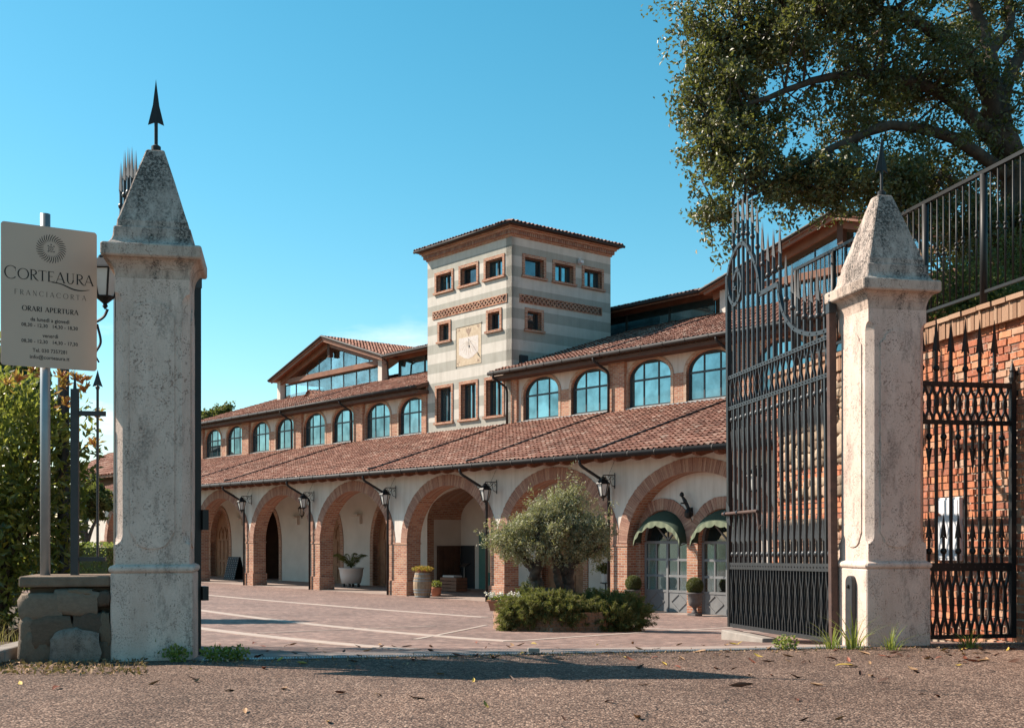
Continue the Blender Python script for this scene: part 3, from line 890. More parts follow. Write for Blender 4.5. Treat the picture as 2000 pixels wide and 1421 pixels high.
# filled bay with the pair of glazed doors
ops = []
for tc_ in (-1.7, -3.97):
    ops.append((-tc_ - .93, -tc_ + .93, YARD - .05, 1.0, .95, 2.0))
mb, mr = MB(), MB()
wall(mb, .62, 5.9, YARD - .05, 3.1, .42, .75, ops, 20, mr)
mb.build('bay_wall', M['plaster'], W1); mr.build('bay_reveals', M['brick'], W1, kind='stuff')
wall_b = MB().box(6.6, 12.0, .42, .75, YARD - .05, 3.2).build('bay_wall', M['plaster'], W1)
for tc_ in (-1.7, -3.97):
    xc = -tc_
    mb = MB(); ring(mb, xc, .93, 1.0, .95, .33, 1.0, .402, .46, 30)
    ar = mb.build('door_arch', M['brick'], W1)
    mb = MB(); voussoirs(mb, xc, .932, 1.0, .952, .34, .385, .45, .075)
    mb.build('arch_bricks', M['voussoir'], ar, kind='stuff')
    for sx in (-1, 1):
        x0_, x1_ = sorted((xc + sx * .93, xc + sx * (1.135 if (sx * (xc - 2.8)) < 0 else 1.14)))
        MB().box(x0_, x1_, .40, .44, YARD, 1.0).build('door_jamb', M['brick'], W1)
    # the doors: frame, kick panels, panes, fanlight
    fr = MB()
    fr.box(xc - .93, xc - .85, .58, .66, YARD, 1.0); fr.box(xc + .85, xc + .93, .58, .66, YARD, 1.0)
    fr.box(xc - .85, xc + .85, .58, .66, .95, 1.03); fr.box(xc - .04, xc + .04, .575, .655, YARD, .95)
    for z_ in (-.45, .0, .48):
        fr.box(xc - .85, xc - .04, .585, .65, z_ - .035, z_ + .035); fr.box(xc + .04, xc + .85, .585, .65, z_ - .035, z_ + .035)
    for sx in (-.48, .40):
        fr.box(xc + sx, xc + sx + .05, .588, .648, -.41, .95)
    wd = fr.build('glazed_door', M['door_grey'], W1)
    mb = MB(); ring(mb, xc, .86, 1.03, .84, .07, 1.03, .58, .65, 20); mb.build('fanlight_frame', M['door_grey'], wd)
    mb = MB()
    for an in (45, 90, 135):
        mb.bar((xc, .61, 1.05), (xc + .84 * math.cos(R(an)), .61, 1.03 + .82 * math.sin(R(an))), .04, .04)
    mb.build('fanlight_bars', M['door_grey'], wd, kind='stuff')
    pts = [(xc - .86, 1.03), (xc + .86, 1.03)] + [(xc + .86 * math.cos(math.pi * q_ / 16), 1.03 + .84 * math.sin(math.pi * q_ / 16)) for q_ in range(1, 16)]
    MB().poly(pts, .62, .63).build('fanlight_pane', M['glass_dark'], wd)
    for sx in (-1, 1):
        xa, xb = sorted((xc + sx * .04, xc + sx * .85))
        kp = MB().box(xa, xb, .60, .64, YARD + .02, -.45).build('kick_panel', M['door_grey'], wd)
        xm, zm = (xa + xb) / 2, -.76
        mb = MB()
        for p_, q_ in (((xm - .3, zm), (xm, zm + .24)), ((xm, zm + .24), (xm + .3, zm)), ((xm + .3, zm), (xm, zm - .24)), ((xm, zm - .24), (xm - .3, zm))):
            mb.bar((p_[0], .595, p_[1]), (q_[0], .595, q_[1]), .03, .03)
        mb.build('lozenge_moulding', M['door_grey'], kp)
        for (za, zb_) in ((-.415, -.035), (.035, .445), (.515, .95)):
            MB().box(xa, xb, .615, .622, za, zb_).build('pane', M['glass_door'], wd)
        xo = xc + sx * .66; mb = MB(); n_ = 24
        pts = [(xo - .2 + .4 * k_ / n_, .72 + .025 * math.sin(k_ * 1.9)) for k_ in range(n_ + 1)]
        mb.add([(x_, y_, z_) for x_, y_ in pts for z_ in (-.45, .95)], [(2 * k_, 2 * k_ + 2, 2 * k_ + 3, 2 * k_ + 1) for k_ in range(n_)])
        mb.build('curtain', M['curtain'], wd, smooth=True)
    MB().box(xc - 1.2, xc + 1.2, 3.0, 3.05, YARD, 3.0).build('room_wall', M['wood_dark'], W1)

# lower roof: deck, tiles, eave gutter, rafters
LE_M, LE_Z, LW_M, LW_Z = -.92, 3.60, 5.95, 5.80
sl_ = (LW_Z - LE_Z) / (LW_M - LE_M)
mb = MB(); mb.add([(-T1 - .4, LE_M, LE_Z - .06), (-T0, LE_M, LE_Z - .06), (-T0, LW_M, LW_Z - .06), (-T1 - .4, LW_M, LW_Z - .06),
                   (-T1 - .4, LE_M, LE_Z), (-T0, LE_M, LE_Z), (-T0, LW_M, LW_Z), (-T1 - .4, LW_M, LW_Z)],
                  [(3, 2, 1, 0), (4, 5, 6, 7), (0, 1, 5, 4), (1, 2, 6, 5), (2, 3, 7, 6), (3, 0, 4, 7)])
lr = mb.build('lower_roof', M['wood'], W1)
roof(lr, 'roof_tiles', (-T1 - .4, LE_M - .05, LE_Z + .03), (1, 0, 0), (0, 1, sl_), T1 - T0 + .4, (LW_M - LE_M + .05) * math.sqrt(1 + sl_ ** 2))
gutter(W1, -T1 - .4, -T0, LE_M - .1, LE_Z - .05)
rm = MB()
rm.add([(-.07, -.80, -.02), (.07, -.80, -.02), (.07, .1, -.02), (-.07, .1, -.02), (-.07, -.80, -.10), (.07, -.80, -.10), (.07, -.62, -.2), (-.07, -.62, -.2), (.07, .1, -.24), (-.07, .1, -.24)],
       [(0, 1, 2, 3), (0, 4, 5, 1), (4, 7, 6, 5), (7, 9, 8, 6), (3, 2, 8, 9), (1, 5, 6, 8, 2), (0, 3, 9, 7, 4)])
rme = rm.mesh('rafter'); x = -T1 + .3
while x < -T0:
    inst('rafter', rme, M['wood'], W1, (x, 0, LE_Z + .16), (math.atan(sl_), 0, 0)); x += .78

# clerestory
CY, CZ0, CZ1 = 6.0, 5.60, 8.06
wins = []
for k in range(-3, 7):
    for s_ in (1.45, -1.45):
        t_ = 2.75 + 6 * k + s_
        if -12.5 < t_ < 11.6 or 18.6 < t_ < 42:
            wins.append(t_)
HWN, ZB, ZSP, RI = 1.08, 5.93, 6.97, .66


def clerestory(ta, tb):
    ops = [(-t_ - HWN, -t_ + HWN, ZB, ZSP, RI, 2.0) for t_ in wins if ta < t_ < tb]
    mb, mr = MB(), MB()
    wall(mb, -tb, -ta, CZ0, CZ1, CY, CY + .4, ops, 16, mr)
    mb.build('clerestory_wall', M['plaster'], W1); mr.build('window_reveals', M['brick'], W1, kind='stuff')


clerestory(T0, 12.0)
clerestory(18.0, T1)
# one window of each kind, then copies
wx = MB(); ring(wx, 0, HWN, ZSP, RI, .13, ZB - .03, CY - .035, CY + .06, 22, wt=.13); w_sur = wx.mesh('window_surround')
wf = MB(); ring(wf, 0, HWN - .07, ZSP, RI - .07, .08, ZB + .05, CY + .10, CY + .17, 20)
wf.box(-HWN, HWN, CY + .10, CY + .17, ZB, ZB + .07); wf.box(-HWN + .05, HWN - .05, CY + .105, CY + .165, ZSP - .08, ZSP - .01)
for sx in (-.37, .37):
    wf.box(sx - .03, sx + .03, CY + .11, CY + .16, ZB + .07, etop(sx, 0, HWN - .07, ZSP, RI - .07))
w_frm = wf.mesh('window_frame')
pane_me = []
for (xa, xb) in ((-HWN + .06, -.39), (-.35, .35), (.39, HWN - .06)):
    m_ = MB(); m_.box(xa, xb, CY + .13, CY + .14, ZB + .06, ZSP - .07); pane_me.append(m_.mesh('pane'))
    m_ = MB(); n_ = 8
    pts = [(xa, ZSP - .02), (xb, ZSP - .02)] + [(xb + (xa - xb) * k_ / n_, etop(xb + (xa - xb) * k_ / n_, 0, HWN - .05, ZSP, RI - .04)) for k_ in range(n_ + 1)]
    m_.poly(pts, CY + .13, CY + .14); pane_me.append(m_.mesh('pane'))
for me_ in pane_me:
    me_.materials.append(M['glass'])
for t_ in wins:
    w_ = inst('arched_window', w_frm, M['frame'], W1, (-t_, 0, 0))
    inst('surround', w_sur, M['brick_pale'], w_)
    for me_ in pane_me:
        inst('pane', me_, None, w_)
# brick piers between paired windows, pilasters, sills
for k in range(-3, 7):
    tm_ = 2.75 + 6 * k
    if T0 < tm_ < 11 or 19 < tm_ < T1:
        MB().box(-tm_ - .37, -tm_ + .37, CY - .02, CY + .4, ZB - .03, ZSP).build('window_pier', M['brick'], W1)
        MB().box(-tm_ - 2.9, -tm_ + 2.9, CY - .09, CY + .3, ZB - .12, ZB - .03).build('window_sill', M['galv'], W1)
    tp = 5.75 + 6 * k
    if T0 < tp < 10 or 19 < tp < T1:
        MB().box(-tp - .42, -tp + .42, CY - .16, CY + .02, CZ0, CZ1).build('pilaster', M['brick'], W1, bevel=.01)
for ta, tb in ((11.6, 11.98), (18.02, 18.4)):
    MB().box(-tb, -ta, CY - .12, CY + .02, CZ0, CZ1).build('pilaster', M['brick'], W1, bevel=.01)
MB().box(-12, -T0, CY - .05, CY + .3, CZ0 + .02, CZ0 + .22).build('flashing', M['strip'], W1)
MB().box(-T1, -18, CY - .05, CY + .3, CZ0 + .02, CZ0 + .22).build('flashing', M['strip'], W1)
# upper roof over both wings
UE_M, UE_Z, UT_M = 5.28, 7.96, 13.4
us_ = .325
for (ta, tb) in ((T0, 12.6), (17.9, T1 + .3)):
    mb = MB(); zt = UE_Z + us_ * (UT_M - UE_M); mt = UT_M
    mb.add([(-tb, UE_M, UE_Z - .14), (-ta, UE_M, UE_Z - .14), (-ta, mt, zt - .14), (-tb, mt, zt - .14), (-tb, UE_M, UE_Z), (-ta, UE_M, UE_Z), (-ta, mt, zt), (-tb, mt, zt)],
           [(3, 2, 1, 0), (4, 5, 6, 7), (0, 1, 5, 4), (1, 2, 6, 5), (2, 3, 7, 6), (3, 0, 4, 7)])
    ur = mb.build('upper_roof', M['wood_dark'], W1)
    # the tower stands through the right-hand strip of the roof beside it
    if ta < 0:
        roof(ur, 'roof_tiles', (-tb, UE_M - .04, UE_Z + .03), (1, 0, 0), (0, 1, us_), tb - ta, 8.5, lo=lambda v: .62 if v > .75 else 0)
    else:
        roof(ur, 'roof_tiles', (-tb, UE_M - .04, UE_Z + .03), (1, 0, 0), (0, 1, us_), tb - ta, 8.5)
    gutter(W1, -tb, -ta, UE_M - .1, UE_Z - .04, .08)
    MB().box(-tb + .05, -ta, UE_M + .06, CY + .02, UE_Z - .3, UE_Z - .15).build('eave_board', M['wood_dark'], W1)
MB().box(-T1, -T1 + .3, 6.4, 13.4, 5.6, 8.0).build('end_wall', M['plaster'], W1)
MB().box(-T1, -T0, 13.3, 13.5, 5.6, 10.42).build('rear_wall', M['plaster'], W1)
MB().box(-T1, -18.05, 5.7, 13.3, 5.5, 5.6).build('upper_floor', M['wood_dark'], W1)
MB().box(-11.95, -T0, 5.7, 13.3, 5.5, 5.6).build('upper_floor', M['wood_dark'], W1)


# rain pipes
def pipe(pts, r=.045, name='downpipe'):
    pts = [Vector(p_) for p_ in pts]; q_ = [pts[0]]
    for a_, b_, c_ in zip(pts, pts[1:], pts[2:]):                    # soft bends
        e0, e1 = b_ + (a_ - b_).normalized() * min(.12, (a_ - b_).length * .45), b_ + (c_ - b_).normalized() * min(.12, (c_ - b_).length * .45)
        q_ += [e0, (e0 + e1 + 2 * b_) / 4, e1]
    pts = q_ + [pts[-1]]
    return MB().tube(pts, r, 10).build(name, M['gutter'], W1, smooth=True)


def zr(m_):
    return LE_Z + sl_ * (m_ - LE_M) + .09


for t_ in (0.05, 6.02, 12.12, 18.05, 24.05, 30.05):
    pipe([(-t_ - .35, LE_M - .1, LE_Z - .1), (-t_ - .35, LE_M - .1, LE_Z - .28), (-t_ - .05, -.32, 2.86), (-t_, -.13, 2.72), (-t_, -.13, YARD)])
for t_, up in ((.05, 5.9), (6.1, 6.05), (12.25, 11.9), (24.4, 24.2), (30.2, 30.2)):
    pipe([(-t_, LE_M - .02, zr(LE_M) + .05), (-t_, LE_M + .2, zr(LE_M + .2)), (-t_, 5.75, zr(5.75))], .05)
for t_ in (.1, 6.05, 12.05, 24.15, 30.15):
    pipe([(-t_ - .25, UE_M - .1, UE_Z - .1), (-t_ - .25, UE_M - .08, UE_Z - .25), (-t_, 5.72, 7.35), (-t_, 5.74, 7.1), (-t_, 5.74, zr(5.74))], .05)
zu = lambda m_: UE_Z + us_ * (m_ - UE_M) + .09
pipe([(-6.3, 12.6, zu(12.6)), (-6.3, 5.7, zu(5.7)), (-6.3, UE_M - .05, zu(UE_M) - .02)], .05)
pipe([(-29.4, 10.2, zu(10.2)), (-29.4, 5.5, zu(5.5))], .05)
# wall between awnings: iron spotlight bracket is added with the small things

# ------------------------------------------------------------------ tower
TW = bthing('striped_tower', 'square tower in cream and grey-green stripes with brick framed windows and sundial', 'tower')
TZ0, TZ1, TD = 5.3, 13.7, 5.75
fw = [(16.72, 1.14, 12.13, 12.90), (14.92, 1.14, 12.13, 12.90), (13.14, 1.14, 12.13, 12.90), (16.70, .72, 9.90, 10.66), (13.16, .78, 9.90, 10.66),
      (16.72, 1.08, 6.28, 7.82), (14.92, 1.08, 6.28, 7.82), (13.14, 1.08, 6.28, 7.82)]
rw = [(7.18, 1.06, 12.13, 12.90), (8.88, 1.06, 12.13, 12.90), (10.6, 1.06, 12.13, 12.90), (7.18, .78, 9.88, 10.65)]
ty = 5.95
mb, mr = MB(), MB()
wall(mb, -18, -12, TZ0, TZ1, ty, ty + .35, [(-t_ - w / 2, -t_ + w / 2, a_, b_, 0, 2.0) for t_, w, a_, b_ in fw], 4, mr)
mb.build('front_wall', M['stripe'], TW); mr.build('window_reveals', M['brick'], TW, kind='stuff')
tfr = lambda x, y, z: (-12.0 - y, x, z)                    # a wall drawn along x turned to the right-hand side
mb, mr = MB(tfr), MB(tfr)
wall(mb, ty + .0, ty + TD, TZ0, TZ1, 0, .35, [(m_ - w / 2, m_ + w / 2, a_, b_, 0, 2.0) for m_, w, a_, b_ in rw], 4, mr)
mb.build('side_wall', M['stripe'], TW); mr.build('window_reveals', M['brick'], TW, kind='stuff')
MB().box(-18, -17.65, ty + .35, ty + TD, TZ0, TZ1).build('far_wall', M['stripe'], TW)
MB().box(-17.65, -12.35, ty + TD - .35, ty + TD, TZ0, TZ1).build('rear_wall', M['stripe'], TW)
for z_ in (5.6, 8.6, 11.4):
    MB().box(-17.65, -12.35, ty + .35, ty + TD - .35, z_ - .1, z_).build('floor_slab', M['wood_dark'], TW)


def twin(c, w, za, zb_, tf, two):
    f = MB(tf); r = .13
    x0_, x1_ = c - w / 2, c + w / 2
    f.box(x0_ - r, x0_, -.04, .07, za, zb_ + r); f.box(x1_, x1_ + r, -.04, .07, za, zb_ + r); f.box(x0_, x1_, -.04, .07, zb_, zb_ + r)
    s_ = f.build('tower_window', M['brick'], TW)
    MB(tf).box(x0_ - r - .05, x1_ + r + .05, -.10, .1, za - .09, za).build('sill', M['brick'], s_)
    f = MB(tf)
    f.box(x0_, x0_ + .06, .20, .28, za, zb_); f.box(x1_ - .06, x1_, .20, .28, za, zb_); f.box(x0_ + .06, x1_ - .06, .20, .28, zb_ - .05, zb_); f.box(x0_ + .06, x1_ - .06, .20, .28, za, za + .05)
    if two:
        f.box(c - .04, c + .04, .195, .275, za + .05, zb_ - .05)
    f.build('window_frame', M['frame'], s_)
    if two:
        MB(tf).box(x0_ + .05, c - .02, .25, .26, za + .05, zb_ - .05).build('pane', M['glass'], s_)
        MB(tf).box(c + .02, x1_ - .05, .25, .26, za + .05, zb_ - .05).build('pane', M['glass'], s_)
    else:
        MB(tf).box(x0_ + .05, x1_ - .05, .25, .26, za + .05, zb_ - .05).build('pane', M['glass_dark'], s_)


tff = lambda x, y, z: (x, ty + y, z)
for i, (t_, w, a_, b_) in enumerate(fw):
    twin(-t_, w, a_, b_, tff, i not in (1, 4))
for i, (m_, w, a_, b_) in enumerate(rw):
    twin(m_, w, a_, b_, tfr, i not in (0, 3))


def frieze(x0_, x1_, tf):
    f = MB(tf)
    f.box(x0_, x1_, -.035, .02, 10.96, 11.01); f.box(x0_, x1_, -.035, .02, 11.27, 11.32); f.box(x0_, x0_ + .04, -.035, .02, 11.01, 11.27); f.box(x1_ - .04, x1_, -.035, .02, 11.01, 11.27)
    s_ = f.build('brick_frieze', M['brick'], TW)
    MB(tf).box(x0_ + .04, x1_ - .04, -.004, .0, 11.01, 11.27).build('frieze_ground', M['wood_dark'], s_)
    f = MB(tf); n_ = int((x1_ - x0_ - .08) / .24)
    for k in range(n_):
        xa = x0_ + .04 + k * .24
        for p_, q_ in (((xa, 11.02), (xa + .12, 11.16)), ((xa + .12, 11.16), (xa + .24, 11.02)), ((xa, 11.26), (xa + .12, 11.14)), ((xa + .12, 11.14), (xa + .24, 11.26))):
            f.bar((p_[0], -.015, p_[1]), (q_[0], -.015, q_[1]), .05, .045, up=(0, 1, 0))
    f.build('frieze_bricks', M['brick'], s_, kind='stuff')


frieze(-17.58, -12.28, tff)
frieze(6.36, 11.15, tfr)
# corbelled brick cornice and hipped roof
for k, (e, z0_, z1_) in enumerate(((.05, 13.66, 13.74), (.12, 13.743, 13.90), (.20, 13.903, 13.98), (.27, 13.983, 14.04))):
    MB().box(-18 - e, -12 + e, ty - e, ty + TD + e, z0_, z1_).build('cornice_course', M['brick'], TW)
mb = MB(); n_ = 0
for k in range(58):
    xa = -18.12 + k * .107
    mb.box(xa, xa + .06, ty - .165, ty - .12, 13.75, 13.895)
    ya = ty - .1 + k * .107
    if ya < ty + TD + .1:
        mb.box(-11.88, -11.835, ya, ya + .06, 13.75, 13.895)
mb.build('cornice_bricks', M['voussoir'], TW, kind='stuff')
ex, ez, rz_ = .42, 14.06, 15.05
mb = MB()
xa, xb, ya, yb = -18 - ex, -12 + ex, ty - ex, ty + TD + ex
mb.add([(xa, ya, ez), (xb, ya, ez), (xb, yb, ez), (xa, yb, ez), (xa, ya, ez + .06), (xb, ya, ez + .06), (xb, yb, ez + .06), (xa, yb, ez + .06), ((xa + xb) / 2, (ya + yb) / 2, rz_)],
       [(3, 2, 1, 0), (0, 1, 5, 4), (1, 2, 6, 5), (2, 3, 7, 6), (3, 0, 4, 7), (4, 5, 8), (5, 6, 8), (6, 7, 8), (7, 4, 8)])
tr_ = mb.build('hipped_roof', M['wood_dark'], TW)
hs = (rz_ - ez - .06) / ((yb - ya) / 2); Ls = xb - xa; Wl = (yb - ya) / 2 * math.sqrt(1 + hs * hs)
roof(tr_, 'roof_tiles', (xa, ya - .05, ez + .09), (1, 0, 0), (0, 1, hs), Ls, Wl, lo=lambda v: v / Wl * Ls / 2, hi=lambda v: Ls - v / Wl * Ls / 2)
hs2 = (rz_ - ez - .06) / ((xb - xa) / 2); L2 = yb - ya; W2_ = (xb - xa) / 2 * math.sqrt(1 + hs2 * hs2)
roof(tr_, 'roof_tiles', (xb + .05, ya, ez + .09), (0, 1, 0), (-1, 0, hs2), L2, W2_, lo=lambda v: v / W2_ * L2 / 2, hi=lambda v: L2 - v / W2_ * L2 / 2)
gt = MB(); gt.tube([(xa, ya - .04, ez + .03), (xb + .04, ya - .04, ez + .03)], .06, 10)
gt.build('gutter', M['gutter'], TW, smooth=True)
MB().tube([(xb + .04, ya, ez + .03), (xb + .04, yb, ez + .03)], .06, 10).build('gutter', M['gutter'], TW, smooth=True)
for k in range(7):
    MB().bar((xa + .3 + k * .95, ya - .05, ez + .05), (xa + .3 + k * .95, ya + .05, ez + .2), .025, .025).build('snow_hook', M['gutter'], TW)
# sundial
sd = MB().box(-15.82, -14.04, ty - .012, ty + .001, 8.63, 10.34).build('sundial', M['fresco'], TW)
sd['label'] = 'painted sundial with ochre border and white shield'
pts = [(-15.62, 9.85), (-15.62, 9.15), (-15.2, 8.95), (-14.93, 8.9), (-14.66, 8.95), (-14.24, 9.15), (-14.24, 9.85)]
MB().poly(pts, ty - .016, ty - .012).build('dial_shield', M['fresco_white'], sd)
mb = MB()
mb.poly([(-15.0, 10.0), (-14.93, 9.88), (-14.86, 10.0), (-14.76, 10.1), (-14.74, 10.24), (-14.86, 10.18), (-14.93, 10.26), (-15.0, 10.18), (-15.12, 10.24), (-15.1, 10.1)], ty - .016, ty - .0125)
mb.build('painted_eagle', M['fresco_dark'], sd)
mb = MB()
for (cx_, cz_) in ((-15.66, 8.75), (-14.22, 8.78), (-15.68, 10.2), (-14.2, 10.2)):
    for k in range(9):
        an = random.uniform(0, 6.28); rr = random.uniform(.02, .13); px_, pz_ = cx_ + rr * math.cos(an), cz_ + rr * .8 * math.sin(an); s_ = random.uniform(.02, .05)
        mb.poly([(px_ - s_, pz_), (px_, pz_ - s_ * .7), (px_ + s_, pz_), (px_, pz_ + s_ * .7)], ty - .015, ty - .0122)
mb.build('painted_scrolls', M['fresco_dark'], sd, kind='stuff')
mb = MB()
for k in range(9):
    an = R(200 + k * 17.5)
    mb.bar((-14.93 + .12 * math.cos(an), ty - .0175, 9.72 + .1 * math.sin(an)), (-14.93 + .6 * math.cos(an), ty - .0175, 9.72 + .66 * math.sin(an)), .012, .003, up=(0, 1, 0))
mb.build('hour_lines', M['fresco'], sd, kind='stuff')
mb = MB(); mb.tube([(-14.93, ty - .01, 9.78), (-14.62, ty - .22, 9.42)], .009, 6); mb.tube([(-14.62, ty - .22, 9.42), (-14.59, ty - .24, 9.385), (-14.55, ty - .27, 9.34), (-14.49, ty - .31, 9.27)], [.012, .045, .03, .003], 6)
mb.build('gnomon', M['iron'], sd)
mb = MB(); mb.box(-16.0 + .13, -14.0, ty - .03, ty - .0, 10.34, 10.39); mb.box(-15.87, -15.82, ty - .03, ty, 8.6, 10.34)
mb.build('dial_frame', M['stripe'], sd)
sc = MB(tfr); sc.box(9.62, 9.8, -.28, -.08, 13.05, 13.17); sc.box(9.7, 9.75, -.12, 0, 13.02, 13.3)
sc.build('security_camera', M['meter'], TW)
bx = MB(tfr); bx.box(6.35, 6.75, -.12, 0, 8.35, 8.75); bx.build('wall_box', M['iron'], TW)


# ------------------------------------------------------------------ glazed pavilions on the roofs
def pavilion(name, label, ta, half, ez_, az_, mf, mg, tl, tr_end, main_from, main_to):
    """gable front at m=mf centred on t=ta, glass at mg; main lantern eave between main_from and main_to"""
    P = bthing(name, label, 'pavilion')
    back = mg + 6.0; sl2 = (az_ - ez_) / half
    base = lambda m_: UE_Z + us_ * (m_ - UE_M) - .1
    for s_ in (-1, 1):                                      # two slopes, ridge running back
        xe, xr = -ta + s_ * half, -ta
        mb = MB()
        q4 = [(xe, mf, ez_), (xr, mf, az_), (xr, back, az_), (xe, back, ez_)]
        mb.add([(x_, y_, z_ - .12) for x_, y_, z_ in q4] + q4, [(0, 1, 2, 3), (7, 6, 5, 4), (0, 4, 5, 1), (1, 5, 6, 2), (2, 6, 7, 3), (3, 7, 4, 0)])
        rf = mb.build('gable_roof', M['wood'], P)
        roof(rf, 'roof_tiles', (xe, mf - .02, ez_ + .05), (0, 1, 0), (-s_, 0, sl2), back - mf, half * math.sqrt(1 + sl2 ** 2))
        MB().tube([(xe - s_ * -.04, mf, ez_ - .02), (xr, mf - .02, az_ + .03)], .07, 8).build('rake_flashing', M['gutter'], P)
        mb = MB(); mb.bar((xe - s_ * .35, mg - .12, ez_ - .12 + .35 * sl2 - .18), (xr, mg - .12, az_ - .12 - .2), .14, .42); mb.build('rafter_beam', M['wood'], P)
        mb = MB(); mb.bar((xe - s_ * .2, mf + .1, ez_ - .17 + .2 * sl2), (xr, mf + .1, az_ - .17), .08, .2); mb.build('barge_board', M['wood'], P)
    MB().box(-ta - .13, -ta + .13, mg - .2, mg + .06, az_ - 1.15, az_ - .15).build('king_post', M['wood_dark'], P)
    xl, xr = -tl, -tr_end
    ztie = ez_ - .28
    MB().box(xl + .9, xr - .3, mg - .16, mg + .02, ztie - .02, ztie + .26).build('tie_beam', M['wood'], P)
    zb_ = base(mg)
    for x_ in (xl, xr):
        MB().box(x_ - .2, x_ + .2, mg - .2, mg + .2, zb_, ez_ - .05).build('post', M['plaster'], P)
    MB().box(xl, xr, mg + .14, mg + .2, ztie - .1, ztie - .02).build('transom', M['frame'], P)
    n_ = 8; w = (xr - xl - .4) / n_
    for k in range(n_):
        x_ = xl + .2 + k * w
        MB().box(x_ + .02, x_ + w - .02, mg + .15, mg + .165, zb_, ztie - .1).build('pane', M['glass_clear'], P)
        MB().box(x_ - .035, x_ + .035, mg + .13, mg + .2, zb_, ztie - .1).build('mullion', M['frame'], P)
        xa, xb = x_ + .02, x_ + w - .02
        top = lambda x2: az_ - .62 - abs(x2 + ta) * sl2
        za, zb2 = top(xa), top(xb)
        if max(za, zb2) > ztie + .3:
            pts = [(xa, ztie + .2), (xb, ztie + .2), (xb, max(zb2, ztie + .21)), (xa, max(za, ztie + .21))]
            MB().poly(pts, mg + .15, mg + .165).build('gable_pane', M['glass_clear'], P)
            MB().box(xa - .05, xa, mg + .13, mg + .2, ztie + .2, max(za, ztie + .21)).build('mullion', M['frame'], P)
    # rear glazing and side walls
    for k in range(4):
        w4 = (xr - xl) / 4
        MB().box(xl + k * w4 + .04, xl + (k + 1) * w4 - .04, back - .3, back - .285, base(mg), ez_ - .1).build('rear_pane', M['glass_clear'], P)
        MB().box(xl + k * w4 - .04, xl + k * w4 + .04, back - .34, back - .26, base(mg), az_ - .3 - abs(xl + k * w4 + ta) * sl2).build('rear_mullion', M['frame'], P)
    MB().box(xl + .1, xr - .1, back - .4, back - .2, ez_ - .25, ez_ - .05).build('rear_beam', M['wood'], P)
    # long lantern beside the gable: deep eave, shadowed glass behind
    x0_, x1_ = sorted((-main_from, -main_to))
    mb = MB(); q4 = [(x0_, mf, ez_), (x1_, mf, ez_), (x1_, back, ez_ + 1.7), (x0_, back, ez_ + 1.7)]
    mb.add([(x_, y_, z_ - .16) for x_, y_, z_ in q4] + q4, [(3, 2, 1, 0), (4, 5, 6, 7), (0, 1, 5, 4), (1, 2, 6, 5), (2, 3, 7, 6), (3, 0, 4, 7)])
    rf = mb.build('lantern_roof', M['wood'], P)
    roof(rf, 'roof_tiles', (x0_, mf - .03, ez_ + .04), (1, 0, 0), (0, 1, 1.7 / (back - mf)), x1_ - x0_, (back - mf) * 1.03)
    MB().tube([(x0_, mf - .06, ez_ - .03), (x1_, mf - .06, ez_ - .03)], .075, 10).build('gutter', M['gutter'], P, smooth=True)
    ml = mg + .45
    zr2 = ez_ + 1.7 * (ml - mf) / (back - mf) - .17
    MB().box(x0_, x1_, ml - .15, ml + .05, ez_ - .14, zr2).build('eave_beam', M['wood'], P)
    MB().box(x0_ - 1.2, x1_ + .3, back - .62, back - .5, base(ml), ez_ + 1.3).build('rear_wall', M['wood_dark'], P)
    for x_ in (x0_ + .02, x1_ - .08):
        MB().box(x_, x_ + .06, ml + .06, back - .63, base(ml), ez_ + .25).build('side_wall', M['wood_dark'], P)
    n_ = 4; w = (x1_ - x0_) / n_
    for k in range(n_):
        x_ = x0_ + k * w
        MB().box(x_ + .04, x_ + w - .04, ml, ml + .015, base(ml), ez_ - .14).build('pane', M['glass'], P)
        MB().box(x_ - .04, x_ + .04, ml - .04, ml + .05, base(ml), ez_ - .14).build('mullion', M['frame'], P)
    MB().tube([(x0_ if s_ < 0 else x0_, mf - .06, ez_ - .06), (x0_, mf + .3, ez_ - .3), (x0_, mf + .4, base(mf + .4))], .05, 8).build('downpipe', M['gutter'], P, smooth=True)
    return P


pv = pavilion('glazed_gable_pavilion', 'glass gabled pavilion with timber beams on the roof left of the tower', 34.3, 6.5, 10.96, 12.85, 10.0, 10.65, 40.3, 28.8, 27.85, 18.2)
pw = pavilion('glazed_gable_pavilion', 'glass gabled pavilion with timber beams on the roof right of the tower', .65, 6.6, 11.45, 13.35, 12.2, 12.85, 6.3, -5.0, 7.25, 17.9)
# a small tiled gablet in front of the left pavilion
GB = MB(); GB.add([(-34.9, 9.2, 9.24), (-33.7, 9.2, 9.24), (-34.3, 9.2, 9.66), (-34.9, 11, 9.8), (-33.7, 11, 9.8), (-34.3, 11, 9.70)], [(0, 1, 2), (0, 2, 5, 3), (1, 4, 5, 2)])
gb = GB.build('roof_gablet', M['wood'], W1)
for s_ in (-1, 1):
    roof(gb, 'roof_tiles', (-34.3 + s_ * .66, 9.1, 9.26), (0, 1, 0), (-s_, 0, .66), 1.7, .76)

